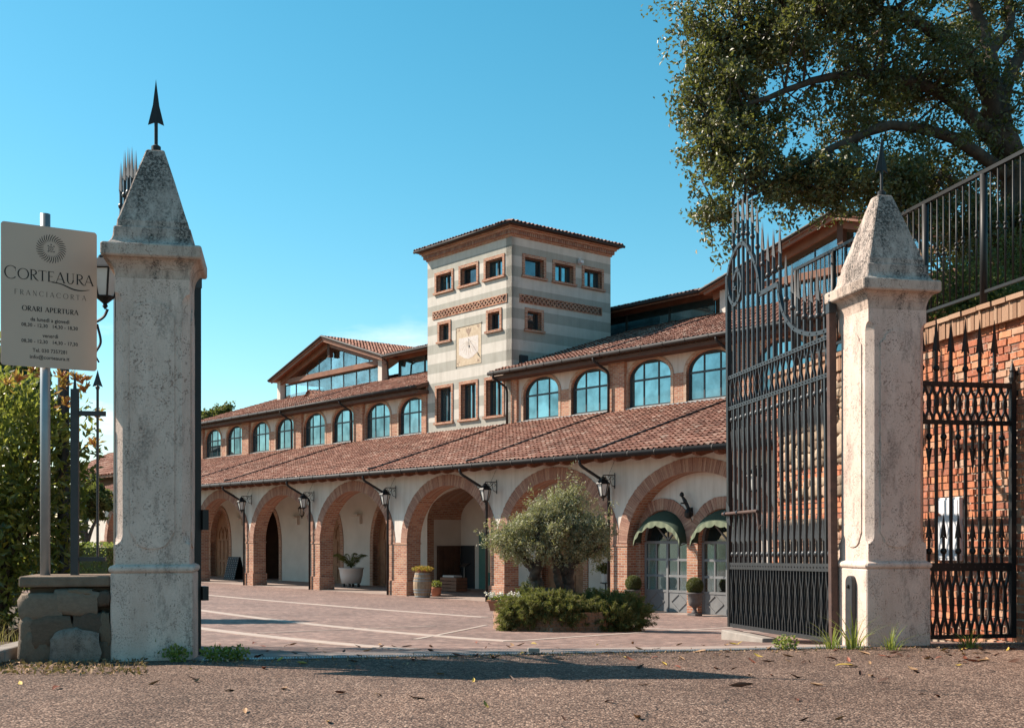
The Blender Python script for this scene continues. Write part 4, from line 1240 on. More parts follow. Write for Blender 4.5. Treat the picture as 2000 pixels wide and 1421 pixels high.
# ------------------------------------------------------------------ annexe at the far left end
AN = bthing('tiled_annexe', 'low tiled annexe with timber gable end beyond the arcade, left of the gate pillar', 'building')
MB().box(-53, -42.6, 2.0, 7.5, YARD - .2, 4.9).build('wall', M['plaster'], AN)
MB().box(-53, -42.6, 1.9, 2.0, 3.7, 4.9).build('timber_band', M['wood_dark'], AN)
for (ya, yb) in ((.9, 4.75), (8.6, 4.75)):
    mb = MB(); s_ = 1 if ya < yb else -1; dz = 1.95
    q4 = [(-53.6, ya, 4.85), (-42.3, ya, 4.85), (-42.3, yb, 4.85 + dz), (-53.6, yb, 4.85 + dz)]
    mb.add([(x_, y_, z_ - .14) for x_, y_, z_ in q4] + q4, [(3, 2, 1, 0), (4, 5, 6, 7), (0, 1, 5, 4), (1, 2, 6, 5), (2, 3, 7, 6), (3, 0, 4, 7)])
    rf = mb.build('roof', M['wood'], AN)
    if s_ == 1:
        roof(rf, 'roof_tiles', (-53.6, ya - .04, 4.89), (1, 0, 0), (0, 1, dz / (yb - ya)), 11.3, 4.35, pitch=.26, course=.42, amp=.055)
MB().poly([(-42.6, 4.7), (-42.61, 4.7), (-42.605, 4.8)], 2, 3).build('gable_trim', M['wood'], AN)
# ------------------------------------------------------------------ gate pillars
def oct_sec(h, c, z, hy=None):
    hy = h if hy is None else hy
    c = max(c, .0015)
    return [(-h + c, -hy, z), (h - c, -hy, z), (h, -hy + c, z), (h, hy - c, z), (h - c, hy, z), (-h + c, hy, z), (-h, hy - c, z), (-h, -hy + c, z)]


def pillar(label, u_c):
    p = uvw(u_c, .37)
    P = thing('gate_pillar', label, 'gate pillar', (p[0], p[1], 0), TH, 'stone gate pillars')
    MB().loft([oct_sec(.37, .012, -.3), oct_sec(.37, .012, .80), oct_sec(.362, .01, .815)]).build('plinth', M['stone'], P)
    mo = [oct_sec(.36, .01, .81)] + [oct_sec(.355 + .033 * math.sin(R(a)), .02, .85 - .036 * math.cos(R(a))) for a in range(0, 181, 22)] + [oct_sec(.345, .01, .893)]
    MB().loft(mo).build('torus_moulding', M['stone'], P, smooth=False)
    sh = [oct_sec(.335, .002, .89), oct_sec(.335, .002, 1.08)]
    for k in range(1, 7):
        f = k / 6; sh.append(oct_sec(.335, .002 + .068 * math.sin(f * math.pi / 2), 1.08 + .10 * (1 - math.cos(f * math.pi / 2))))
    for k in range(1, 7):
        f = k / 6; sh.append(oct_sec(.335, .07 * math.cos(f * math.pi / 2) + .002, 3.30 + .12 * math.sin(f * math.pi / 2)))
    sh.append(oct_sec(.335, .002, 3.56))
    MB().loft(sh).build('shaft', M['stone'], P)
    # sunk-line panels: a slightly proud field with rounded top and foot
    for k in range(4):
        pts = [(-.2, 1.2)] + [(.15 * -math.cos(math.pi * q_ / 8), 1.12 + .0 - .08 * math.sin(math.pi * q_ / 8)) for q_ in range(9)] + [(.2, 1.2), (.2, 3.2)] + [(.15 * math.cos(math.pi * q_ / 8), 3.24 + .1 * math.sin(math.pi * q_ / 8)) for q_ in range(9)] + [(-.2, 3.2)]
        o = MB().poly(pts, -.347, -.33).build('shaft_panel', M['stone'], P); o.rotation_euler = (0, 0, k * math.pi / 2)
    co = [oct_sec(.335, .002, 3.555)] + [oct_sec(.335 + .10 * (1 - math.cos(R(a))), .004, 3.565 + .17 * math.sin(R(a))) for a in range(10, 91, 16)]
    co += [oct_sec(.445, .01, 3.745), oct_sec(.45, .01, 3.755), oct_sec(.45, .012, 3.845), oct_sec(.44, .015, 3.86)]
    MB().loft(co).build('cornice', M['stone_mid'], P)
    cp = [oct_sec(.435, .012, 3.858)] + [oct_sec(.425 - .075 * math.sin(R(a)), .012, 3.862 + .115 * (1 - math.cos(R(a)))) for a in range(0, 91, 15)] + [oct_sec(.345, .01, 4.03), oct_sec(.335, .01, 4.036)]
    MB().loft(cp).build('cap_base', M['stone_cap'], P)
    MB().loft([oct_sec(.325, .012, 4.03), oct_sec(.318, .012, 4.10), oct_sec(.30, .012, 4.15), oct_sec(.19, .012, 4.51), oct_sec(.086, .012, 4.83), oct_sec(.078, .012, 4.84)]).build('pyramid_cap', M['stone_cap'], P)
    sp = MB(); sp.tube([(0, 0, 4.82), (0, 0, 5.14)], .017, 8)
    sp.lathe([(.01, 4.835), (.045, 4.86), (.045, 4.895), (.01, 4.92)], 12)
    f = sp.build('finial_rod', M['iron_dark'], P, smooth=False)
    h = MB(); h.add([(0, -.012, 5.54), (-.03, -.006, 5.29), (-.075, -.003, 5.10), (0, -.016, 5.135), (.075, -.003, 5.10), (.03, -.006, 5.29),
                     (-.03, .006, 5.29), (-.075, .003, 5.10), (0, .016, 5.135), (.075, .003, 5.10), (.03, .006, 5.29)],
                    [(0, 1, 3, 5), (1, 2, 3), (5, 3, 4), (0, 10, 8, 6), (6, 8, 7), (10, 9, 8), (0, 6, 1), (1, 6, 7, 2), (0, 5, 10), (5, 4, 9, 10), (2, 7, 8, 3), (3, 8, 9, 4)])
    h.build('finial_spearhead', M['iron_dark'], f)
    return P


pillar('tall stone gate pillar with dark stained pyramid cap, beside the sign', -.37)
pillar('sunlit stone gate pillar with pyramid cap, between open gate and side gate', 7.21)

# ------------------------------------------------------------------ wrought iron work
LEN = 3.15


def head_mesh(L_, w, name):
    """leaf-shaped spearhead standing on z=0, flat in x"""
    h = MB(); t = .007
    prof = [(w * .5, -.02), (w * .30, .30 * L_), (w * .16, .60 * L_), (.001, L_)]
    for y_, rv in ((-t, 0), (t, 1)):
        vs = [(0, y_ * 1.6, .025)] + [(x, y_ * .4, z) for x, z in prof] + [(-x, y_ * .4, z) for x, z in prof[::-1][1:]]
        n = len(vs); h.add(vs, [((0, k, k + 1) if rv else (0, k + 1, k)) for k in range(1, n - 1)])
    return h.mesh(name)


HEAD = head_mesh(.37, .10, 'spearhead')
HEAD_S = head_mesh(.27, .085, 'spearhead_short')
BALL = MB().lathe([(.006, -.036), (.026, -.028), (.036, 0), (.026, .028), (.006, .036)], 10).mesh('ball', True)
BARM = MB().box(-.0125, .0125, -.0125, .0125, 0, 1).mesh('bar')


def wave(sgn, z0, z1, p, mode):
    n = 24; pts = []
    if mode == 0:
        key = [(0, 0), (.12, 0), (.32, .92), (.5, .35), (.68, .92), (.88, 0), (1, 0)]
    else:
        key = [(0, -.9), (.08, -.9), (.3, .9), (.5, .25), (.7, .9), (.92, -.9), (1, -.9)]
    ks = [k[0] for k in key]; vs = [k[1] for k in key]
    for i in range(n + 1):
        f = i / n
        # smooth the keys
        a_ = np.mean(np.interp(np.clip([f - .06, f - .03, f, f + .03, f + .06], 0, 1), ks, vs))
        pts.append((sgn * a_ * p / 2, 0, z0 + (z1 - z0) * f))
    return pts


def lattice(parent, x0, n, p, z0, z1, mode, mat):
    ms = []
    for sgn in (1, -1):
        mb = MB(); pts = wave(sgn, z0, z1, p, mode)
        w_, d_ = .0085, .014
        vs = []; fs = []
        for i, (x, y, z) in enumerate(pts):
            vs += [(x - w_, -d_, z), (x + w_, -d_, z), (x + w_, d_, z), (x - w_, d_, z)]
            if i:
                k = (i - 1) * 4
                for a_ in range(4):
                    b_ = (a_ + 1) % 4
                    fs.append((k + a_, k + b_, k + 4 + b_, k + 4 + a_))
        mb.add(vs, fs); ms.append(mb.mesh('lattice_bar'))
    for i in range(n):
        inst('lattice_bar', ms[i % 2], mat, parent, (x0 + i * p, 0, 0))


def rivets(parent, x0, x1, z, step, y=-.02, r=.011, mat=None):
    mb = MB(); x = x0
    while x <= x1:
        mb.lathe([(r, 0), (r * .7, .006), (.001, .008)], 6, (0, 0, 0), cap=False)
        n = 18
        for k in range(len(mb.v) - n, len(mb.v)):
            a_, b_, c_ = mb.v[k]; mb.v[k] = (x + a_, y - c_, z + b_)
        x += step
    return mb.build('rivets', mat or M['iron'], parent, kind='stuff')


def strip_band(pts, w, y0, y1):
    """flat iron band following a curve in x,z"""
    mb = MB(); vs, fs = [], []
    for i, p in enumerate(pts):
        a_ = Vector(pts[max(i - 1, 0)]); b_ = Vector(pts[min(i + 1, len(pts) - 1)]); d_ = (b_ - a_).normalized(); n_ = Vector((-d_.y, d_.x)) * w / 2
        for s_ in (-1, 1):
            for y_ in (y0, y1):
                vs.append((p[0] + s_ * n_.x, y_, p[1] + s_ * n_.y))
        if i:
            k = (i - 1) * 4
            fs += [(k, k + 4, k + 6, k + 2), (k + 1, k + 3, k + 7, k + 5), (k, k + 1, k + 5, k + 4), (k + 2, k + 6, k + 7, k + 3)]
    return mb.add(vs, fs)


def spline(P, n=8):
    P = [Vector(p) for p in P]; out = []
    Q = [2 * P[0] - P[1]] + P + [2 * P[-1] - P[-2]]
    for i in range(1, len(Q) - 2):
        for k in range(n):
            t = k / n; a_, b_, c_, d_ = Q[i - 1:i + 3]
            out.append(.5 * ((2 * b_) + (c_ - a_) * t + (2 * a_ - 5 * b_ + 4 * c_ - d_) * t * t + (3 * b_ - a_ - 3 * c_ + d_) * t ** 3))
    return out + [P[-1]]


BARS = [(.077, 3.82), (.256, 3.835), (.43, 3.853), (.61, 3.898), (.779, 3.969), (.95, 4.072), (1.13, 4.214), (1.302, 4.642), (1.495, 4.643), (1.674, 4.638),
        (1.845, 4.821), (2.011, 5.085), (2.178, 5.26), (2.346, 5.347), (2.502, 5.389), (2.669, 5.40), (2.845, 5.31)]


def gate_leaf(label, hinge, e):
    """leaf along local +x from the hinge; local y is its normal"""
    mat = M['iron']
    G = thing('gate_leaf', label, 'gate', (hinge[0], hinge[1], 0), math.atan2(e[1], e[0]), 'wrought iron gate leaves')
    G.rotation_euler = (0, R(1.0), math.atan2(e[1], e[0]))
    MB().box(-.11, -.04, -.04, .04, -.02, 3.62).build('hinge_stile', M['rust'] if hinge[0] > 0 else M['iron_dark'], G)
    hk = MB(); hk.box(-.12, -.03, -.045, .045, 3.62, 3.72); hk.lathe([(.02, 3.72), (.035, 3.75), (.02, 3.79), (.03, 3.82), (.012, 3.87)], 10, (-.075, 0, 0))
    hk.build('stile_cap', mat, G)
    MB().box(3.02, 3.09, -.03, .03, -.02, 4.78).build('meeting_stile', M['iron_dark'], G)
    for nm, z0, z1, step in (('top_rail', 3.345, 3.395, .0865), ('middle_rail', 2.925, 2.975, .0865), ('lock_rail', .765, .855, .0865), ('bottom_rail', -.02, .03, 0)):
        r = MB().box(-.04, 3.02, -.022, .022, z0, z1).build(nm, mat, G)
        if step:
            for y_ in (-.019,):
                rivets(r, .03, 3.0, (z0 + z1) / 2, step, y_, .012)
            rivets(r, .03, 3.0, (z0 + z1) / 2, step, .027, .012)
    for x, zb_ in BARS:
        bsz = zb_ + .02
        b = inst('bar', BARM, mat, G, (x, 0, .855)); b.scale = (1.5, 1.5, 2.925 - .855)
        b2 = inst('upper_bar', BARM, mat, G, (x, 0, 3.395)); b2.scale = (1.3, 1.3, bsz - 3.395)
        o = inst('spearhead', HEAD, mat, G, (x, 0, zb_)); o.scale = (1.1, 2.4, 1)
        inst('bar_ball', BALL, mat, G, (x, 0, zb_ - .175))
    for i in range(18):
        x = -.01 + i * .173
        s_ = MB(); s_.box(x - .009, x + .009, -.009, .009, .855, 1.13); s_.build('short_bar', mat, G)
        inst('spearhead', HEAD_S, mat, G, (x, 0, 1.12), scale=(1.25, 2.6, 1.1)); inst('bar_ball', BALL, mat, G, (x, 0, .965))
        s_ = MB(); s_.box(x - .009, x + .009, -.009, .009, 2.64, 2.925); s_.build('short_bar', mat, G)
        o = inst('spearhead', HEAD_S, mat, G, (x, 0, 2.65), (math.pi, 0, 0), (1.25, 2.6, 1.2)); inst('bar_ball', BALL, mat, G, (x, 0, 2.785))
    lattice(G, -.01, 36, .0865, 2.975, 3.345, 0, mat)
    lattice(G, -.01, 36, .0865, .03, .765, 0, mat)
    MB().box(-.03, 3.01, -.034, -.03, .03, .78).build('lattice_back_sheet', M['iron_dark'], G)  # dark sheet behind the lower lattice, so its gaps read black
    sp = spline([(1.898, 4.285), (1.982, 4.563), (2.173, 4.84), (2.50, 5.09), (2.845, 5.0), (3.03, 4.78), (2.987, 4.50), (2.80, 4.33), (2.615, 4.40), (2.538, 4.587), (2.66, 4.77), (2.80, 4.68), (2.80, 4.56), (2.72, 4.54)], 8)
    o = strip_band(sp, .05, -.024, .024).build('scroll', mat, G)
    o = strip_band([(1.34, 4.277), (1.62, 4.277), (1.92, 4.277)], .06, -.022, .022).build('step_rail', mat, G); rivets(o, 1.38, 1.9, 4.277, .12, -.022)
    cv = spline([(1.34, 4.29), (1.302, 4.098), (1.169, 3.871), (.911, 3.655), (.558, 3.518), (.256, 3.46), (-.04, 3.445)], 8)
    o = strip_band(cv, .05, -.024, .024).build('sweep_rail', mat, G)
    mb = MB()
    for (cx_, cz_) in cv[::5] + sp[::6]:
        for y_, s_ in ((-.024, -1), (.024, 1)):
            mb.box(cx_ - .009, cx_ + .009, min(y_, y_ + s_ * .008), max(y_, y_ + s_ * .008), cz_ - .009, cz_ + .009)
    mb.build('rivets', mat, o, kind='stuff')
    return G


hR = np.array([3.53, 12.95]); eR = np.array([-.18, .984]); eR /= np.linalg.norm(eR)
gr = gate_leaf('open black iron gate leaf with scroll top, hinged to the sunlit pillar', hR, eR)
# slide bolt on the free end, on the side towards the drive
mb = MB(); mb.tube([(3.16, .06, 1.52), (1.98, .06, 1.515), (1.93, .06, 1.51)], .021, 10); mb.tube([(1.95, .06, 1.51), (1.90, .06, 1.36), (1.87, .06, 1.27), (1.82, .06, 1.33)], .014, 8)
mb.build('slide_bolt', M['rust'], gr)
mb = MB()
for x in (2.6, 3.05):
    mb.tube([(x - .02, .06, 1.52), (x + .02, .06, 1.52)], .032, 10); mb.box(x - .015, x + .015, .0, .05, 1.5, 1.54)
mb.build('bolt_keeper', M['iron'], gr)
mb = MB(); mb.poly([(2.95, 1.35), (3.09, 1.42), (3.09, 1.7), (2.98, 1.6)], .03, .036); mb.build('lock_plate', M['iron'], gr)
hL = np.array([-3.185, 11.70]); eL = np.array([-.538, .843]); eL /= np.linalg.norm(eL)
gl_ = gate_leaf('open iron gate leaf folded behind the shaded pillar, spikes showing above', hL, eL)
gl_.rotation_euler.y = 0
for z0, z1 in ((1.22, 1.42), (.52, .66)):
    MB().box(-.16, -.03, -.1, -.04, z0, z1).build('hinge_block', M['iron_dark'], gl_)

# stone sill under the free end of the gate
p = hR + eR * 2.5
SB = thing('gate_sill_block', 'low concrete kerb block under the free end of the open gate', 'kerb block', (p[0], p[1], 0), math.atan2(eR[1], eR[0]))
zb_ = zc(p)
MB().box(-.85, .02, -.10, .12, zb_ - .3, -.11).build('block', M['concrete'], SB, bevel=.015)
MB().box(.025, .62, -.09, .11, zb_ - .35, -.115).build('block', M['concrete'], SB, bevel=.015)

# guard post at the foot of the sunlit pillar
p = uvw(6.86 - .045, .30)
GP = thing('wheel_guard_post', 'short grey steel guard post with rounded top against the sunlit pillar', 'post', (p[0], p[1], 0), TH)
mb = MB(); n = 12
pts = [(-.075, -.2)] + [(.075, -.2)] + [(.075 * math.cos(math.pi * k / n), .66 + .075 * math.sin(math.pi * k / n)) for k in range(n + 1)]
o = mb.poly(pts, -.03, .03).build('guard_plate', M['iron'], GP, bevel=.006); o.rotation_euler = (0, 0, math.pi / 2)
mb = MB(); mb.lathe([(.022, 0), (.02, .02), (.004, .024)], 10); o = mb.build('guard_bolt', M['iron_dark'], GP); o.location = (-.03, 0, .62); o.rotation_euler = (0, -math.pi / 2, 0)

# small photocell stop on the drive
p, z = spot(1042, 1277)
PS = thing('gate_stop', 'small grey metal gate stop standing on the threshold', 'gate stop', (p[0], p[1], z), TH)
MB().box(-.055, .055, -.04, .04, .02, .062).build('stop_block', M['concrete'], PS, bevel=.008)
MB().box(-.01, .01, -.01, .01, -.05, .02).build('stop_pin', M['iron'], PS)

# ------------------------------------------------------------------ side gate
p = uvw(0, .37)
SG = thing('side_gate', 'narrow black iron side gate with spear tops between pillar and brick wall', 'gate', (p[0], p[1], 0), TH)
im = M['iron_dark']
MB().box(8.765, 8.825, -.03, .03, .03, 2.87).build('frame_stile', im, SG)
MB().box(7.585, 7.625, -.03, .03, .03, 2.87).build('frame_stile', im, SG)
kb = MB(); kb.lathe([(.03, 2.87), (.04, 2.92), (.03, 2.98), (.035, 3.0), (.012, 3.08)], 10, (8.795, 0, 0)); kb.build('stile_knob', im, SG)
MB().box(8.825, 8.95, -.02, .02, 2.95, 3.0).build('wall_hinge', im, SG); MB().box(8.826, 8.95, -.025, .025, 2.72, 2.78).build('wall_hinge', im, SG)
for nm, z0, z1 in (('top_rail', 2.80, 2.855), ('upper_rail', 2.385, 2.435), ('lock_rail', .775, .865), ('bottom_rail', .03, .075)):
    r = MB().box(7.625, 8.765, -.022, .022, z0, z1).build(nm, im, SG); rivets(r, 7.7, 8.74, (z0 + z1) / 2, .0885, -.022, .01, M['rust'])
for x in (7.686, 7.864, 8.041, 8.216, 8.392, 8.572):
    b = inst('bar', BARM, im, SG, (x, 0, .865)); b.scale = (1.15, 1.15, 2.385 - .865)
    b = inst('upper_bar', BARM, im, SG, (x, 0, 2.855)); b.scale = (1.1, 1.1, 3.21 - 2.855)
    inst('spearhead', HEAD, im, SG, (x, 0, 3.19)); inst('bar_ball', BALL, im, SG, (x, 0, 3.0))
for x in (7.775, 7.952, 8.128, 8.304, 8.482, 8.662):
    MB().box(x - .012, x + .012, -.012, .012, .865, 1.16).build('short_bar', im, SG)
    inst('spearhead', HEAD_S, im, SG, (x, 0, 1.145)); inst('bar_ball', BALL, im, SG, (x, 0, .995))
    MB().box(x - .012, x + .012, -.012, .012, 2.11, 2.385).build('short_bar', im, SG)
    inst('spearhead', HEAD_S, im, SG, (x, 0, 2.12), (math.pi, 0, 0)); inst('bar_ball', BALL, im, SG, (x, 0, 2.25))


def lattice_thick(parent, x0, n, p, z0, z1, mat):
    ms = []
    for sgn in (1, -1):
        mb = MB(); vs = []; fs = []
        for i, (x, y, z) in enumerate(wave(sgn, z0, z1, p, 1)):
            w_, d_ = .0105, .013
            vs += [(x - w_, -d_, z), (x + w_, -d_, z), (x + w_, d_, z), (x - w_, d_, z)]
            if i:
                k = (i - 1) * 4
                for a_ in range(4):
                    b_ = (a_ + 1) % 4; fs.append((k + a_, k + b_, k + 4 + b_, k + 4 + a_))
        mb.add(vs, fs); ms.append(mb.mesh('lattice_bar'))
    for i in range(n):
        inst('lattice_bar', ms[i % 2], mat, parent, (x0 + i * p, 0, 0))


lattice_thick(SG, 7.66, 24, .0462, .075, .775, im)
lattice_thick(SG, 7.66, 24, .0462, 2.435, 2.80, im)

# ------------------------------------------------------------------ retaining wall on the right
p = uvw(8.85, 0)
RW = thing('retaining_wall', 'tall red brick and rubble retaining wall behind the side gate', 'wall', (p[0], p[1], 0), TH)
# local frame: x away from the drive (u), y along the wall (v); face at x=0
WV0, WV1, WH = -3.2, 6.9, 3.57
MB().box(.015, .5, WV0, WV1, -1.2, WH).build('wall_core', M['mortar'], RW)
MB().box(.5, 9, WV1 - .5, WV1, -1.2, WH).build('wall_return', M['brick'], RW)
bm = []
for k in range(6):
    random.seed(50 + k); mb = MB()
    j = lambda: random.uniform(-.05, .05)
    # unit brick y 0..1, z 0..1, face at x=0, a little worn
    mb.add([(.02 + j() * .1, .03 + j() * .6, .04 + j()), (0, .97 + j() * .6, .05 + j()), (.02, .97 + j() * .6, .95 + j()), (0, .03 + j() * .6, .95 + j()), (1, 0, 0), (1, 1, 0), (1, 1, 1), (1, 0, 1)],
           [(0, 1, 2, 3), (0, 4, 5, 1), (1, 5, 6, 2), (2, 6, 7, 3), (3, 7, 4, 0)])
    bm.append(mb.mesh('brick'))
random.seed(21)
cells = []
z = -.12; row = 0
while z < WH - .03:
    h = .088; v = WV0 + (row % 2) * .07
    while v < 4.6:
        L_ = random.choice((.13, .13, .25, .25, .16)) if row % 3 else random.choice((.25, .25, .13))
        L_ *= random.uniform(.95, 1.05)
        if not (v > 3.7 and random.random() < (v - 3.7) / .9):
            cells.append((v, z, L_, h))
        v += L_
    z += h; row += 1
vis = lambda c_: .05 < c_[0] < 2.5 and c_[1] > -.1
near = sorted([c_ for c_ in cells if vis(c_)], key=lambda c_: c_[0])[:300]
ns = set(near); rest = MB()
for c_ in cells:
    v, z, L_, h = c_; dx = random.uniform(-.006, .010)
    if c_ in ns:
        inst('brick', random.choice(bm), M['old_brick'], RW, (-dx, v + .005, z + .006), (0, 0, 0), (.1, L_ - .013, h - .014))
    else:
        rest.box(-dx, .1, v + .006, v + L_ - .007, z + .006, z + h - .007)
rest.build('bricks', M['old_brick_many'], RW, kind='stuff')


# rounded field stones: shared blocks
def stone_mesh(seed, name='stone'):
    random.seed(seed); n = 4; mb = MB(); idx = {}
    vs = []; fs = []

    def vert(a_, b_, c_):
        key = (a_, b_, c_)
        if key not in idx:
            p_ = Vector((a_ / n * 2 - 1, b_ / n * 2 - 1, c_ / n * 2 - 1)); s_ = p_.normalized()
            q_ = p_ * .58 + s_ * .62
            q_ *= 1 + random.uniform(-.10, .10)
            idx[key] = len(vs); vs.append((q_.x * .5, q_.y * .5, q_.z * .5))
        return idx[key]
    for i in range(n):
        for j in range(n):
            fs.append((vert(0, i, j), vert(0, i, j + 1), vert(0, i + 1, j + 1), vert(0, i + 1, j)))
            fs.append((vert(i, 0, j), vert(i + 1, 0, j), vert(i + 1, 0, j + 1), vert(i, 0, j + 1)))
            fs.append((vert(i, n, j), vert(i, n, j + 1), vert(i + 1, n, j + 1), vert(i + 1, n, j)))
            fs.append((vert(i, j, 0), vert(i, j + 1, 0), vert(i + 1, j + 1, 0), vert(i + 1, j, 0)))
            fs.append((vert(i, j, n), vert(i + 1, j, n), vert(i + 1, j + 1, n), vert(i, j + 1, n)))
    mb.add(vs, fs); return mb.mesh(name, True)


SM = [stone_mesh(80 + k) for k in range(7)]
random.seed(31)


def rubble(v0, z0, v1, z1, depth=0):
    """split a wall panel into uneven stones"""
    w, h = v1 - v0, z1 - z0
    if (w < .36 and h < .24 and random.random() < .7) or (w < .17 and h < .16) or depth > 9:
        if random.random() < .05 and w > .14:
            n_ = max(1, int(round(h / .075)))
            for k_ in range(n_):
                inst('brick', random.choice(bm), M['old_brick'], RW, (-.005, v0 + .006, z0 + k_ * h / n_ + .005), (0, 0, 0), (.1, w - .012, h / n_ - .012))
        else:
            inst('stone', random.choice(SM), M['field_stone'], RW, (.07, (v0 + v1) / 2, (z0 + z1) / 2), (random.uniform(-.3, .3), 0, 0), (.20 + random.uniform(-.05, .05), w * .98, h * .98))
        return
    f = random.uniform(.34, .66)
    if w > h * random.uniform(.8, 1.6):
        rubble(v0, z0, v0 + w * f, z1, depth + 1); rubble(v0 + w * f, z0, v1, z1, depth + 1)
    else:
        rubble(v0, z0, v1, z0 + h * f, depth + 1); rubble(v0, z0 + h * f, v1, z1, depth + 1)


rubble(4.35, 2.22, 6.62, WH)
rubble(4.35, -.35, 6.62, 1.42)
for z0_, z1_ in ((1.42, 1.75), (2.05, 2.22)):
    n_ = int(round((z1_ - z0_) / .083))
    for r_ in range(n_):
        v = 4.35 + random.uniform(-.1, 0)
        while v < 6.6:
            L_ = random.uniform(.2, .27); inst('brick', random.choice(bm), M['old_brick'], RW, (random.uniform(-.012, .004), v, z0_ + r_ * .083 + .005), (0, 0, 0), (.1, L_ - .014, .07)); v += L_
rubble(4.35, 1.75, 6.62, 2.05)
z = -.35; r_ = 0
while z < WH - .08:                                                   # brick quoins at the far corner
    inst('brick', random.choice(bm), M['old_brick'], RW, (-.012, 6.62 + (.0 if r_ % 2 else .10), z + .005), (0, 0, 0), (.1, .27 if r_ % 2 else .17, .07)); z += .083; r_ += 1
# coping: soldier bricks under a flat course
SOL = MB().add([(0, .0, 0), (0, .94, .0), (0, .96, 1), (0, .02, 1), (1, 0, 0), (1, 1, 0), (1, 1, 1), (1, 0, 1)], [(0, 1, 2, 3), (0, 4, 5, 1), (1, 5, 6, 2), (2, 6, 7, 3), (3, 7, 4, 0)]).mesh('coping_brick')
v = WV0
while v < WV1:
    w_ = random.uniform(.066, .08)
    inst('coping_brick', SOL, M['soldier'], RW, (-.075 + random.uniform(-.008, .008), v, 3.57), (0, 0, 0), (.35, w_ - .006, .20 + random.uniform(-.006, .006)))
    v += w_
MB().box(-.06, .5, WV0, WV1, 3.573, 3.75).build('coping_bed', M['mortar'], RW)
v = WV0
while v < WV1:
    L_ = random.uniform(.26, .34)
    inst('coping_slab', SOL, M['soldier'], RW, (-.11 + random.uniform(-.01, .01), v, 3.775), (random.uniform(-.012, .012), 0, 0), (.5, L_ - .008, .055))
    v += L_
MC = thing('meter_cabinet', 'white meter cabinet with small red knob on the brick wall behind side gate', 'cabinet', (p[0], p[1], 0), TH)
MB().box(-.05, .01, 1.42, 1.93, .86, 1.63).build('cabinet_body', M['meter'], MC, bevel=.01)
MB().box(-.058, -.05, 1.45, 1.90, .89, 1.60).build('cabinet_door', M['meter'], MC, bevel=.004)
kn = MB(); kn.lathe([(.01, 0), (.03, .02), (.03, .045), (.01, .06)], 10); o = kn.build('knob', M['terracotta'], MC); o.location = (-.06, 1.84, 1.43); o.rotation_euler = (0, -math.pi / 2, 0)

# terrace behind the wall
a, b, c, d = (uvw(9.2, -3.2), uvw(60, -3.2), uvw(60, 6.6), uvw(9.2, 6.6))
mb = MB(); mb.add([(*q_, 3.74) for q_ in (a, b, c, d)] + [(*q_, -1.4) for q_ in (a, b, c, d)], [(0, 1, 2, 3), (0, 4, 5, 1), (1, 5, 6, 2), (2, 6, 7, 3), (3, 7, 4, 0)])
struct(mb.build('terrace', M['soil']))
# railing
RA = thing('terrace_railing', 'dark iron railing with knotted balusters on top of the retaining wall', 'railing', (p[0], p[1], 0), TH)
RX = .10; rail0, rail1 = -2.8, 6.35
MB().box(RX - .025, RX + .025, rail0, rail1, 5.43, 5.475).build('top_rail', M['iron_dark'], RA)
MB().box(RX - .015, RX + .015, rail0, rail1, 4.02, 4.055).build('bottom_rail', M['iron_dark'], RA)
v = 1.152 - 3 * 1.275
POST = MB().lathe([(.042, 3.80), (.042, 5.43)], 12).mesh('post', True)
BAL = MB().lathe([(.0105, 4.05), (.0105, 5.43)], 8).mesh('baluster', True)
KN = MB().lathe([(.011, -.05), (.024, -.035), (.024, -.02), (.013, -.008), (.013, .008), (.024, .02), (.024, .035), (.011, .05)], 8).mesh('knot', True)
k = 0
while v < rail1 + .1:
    if v > rail0 - .05:
        inst('post', POST, M['iron_dark'], RA, (RX, v, 0))
    for i in range(1, 9):
        b_ = v + i * 1.275 / 9
        if rail0 < b_ < rail1:
            o = inst('baluster', BAL, M['iron_dark'], RA, (RX, b_, 0))
            if i % 3 == 1 or i % 3 == 0:
                inst('knot', KN, M['iron_dark'], o, (0, 0, 4.72 + (.04 if i % 2 else 0)))
    v += 1.275
# ------------------------------------------------------------------ foliage helpers
def leaf_arrays(C, L, Wd, dirs=None, bias=1.0, fold=.3):
    n = len(C)
    a_ = rng.normal(size=(n, 3))
    a_ /= np.linalg.norm(a_, axis=1)[:, None]
    if dirs is not None:
        a_ = a_ + bias * dirs; a_ /= np.linalg.norm(a_, axis=1)[:, None]
    r = rng.normal(size=(n, 3)); b_ = np.cross(a_, r); b_ /= np.linalg.norm(b_, axis=1)[:, None]
    nn = np.cross(a_, b_)
    L = np.asarray(L)[:, None] if hasattr(L, '__len__') else L
    Wd = np.asarray(Wd)[:, None] if hasattr(Wd, '__len__') else Wd
    base, tip = C - a_ * L * .5, C + a_ * L * .5
    mid = C + a_ * L * .02
    l_ = mid + b_ * Wd * .5 + nn * Wd * fold; r_ = mid - b_ * Wd * .5 + nn * Wd * fold
    V_ = np.stack([base, l_, tip, r_], 1).reshape(-1, 3)
    k = np.arange(n)[:, None] * 4
    F_ = np.concatenate([k + np.array([[0, 1, 2]]), k + np.array([[0, 2, 3]])], 1).reshape(-1, 3)
    return V_, F_


def leaves(name, C, L, Wd, mat, parent=None, dirs=None, bias=1.0, fold=.3, kind=None):
    V_, F_ = leaf_arrays(np.asarray(C), L, Wd, dirs, bias, fold)
    return np_mesh(name, V_, F_, mat, parent, kind=kind)


def in_ball(n, p=.5):
    d_ = rng.normal(size=(n, 3)); d_ /= np.linalg.norm(d_, axis=1)[:, None]
    return d_ * (rng.random(n) ** p)[:, None]


def limb_points(P, n=10):
    return [Vector(p) for p in spline3(P, n)]


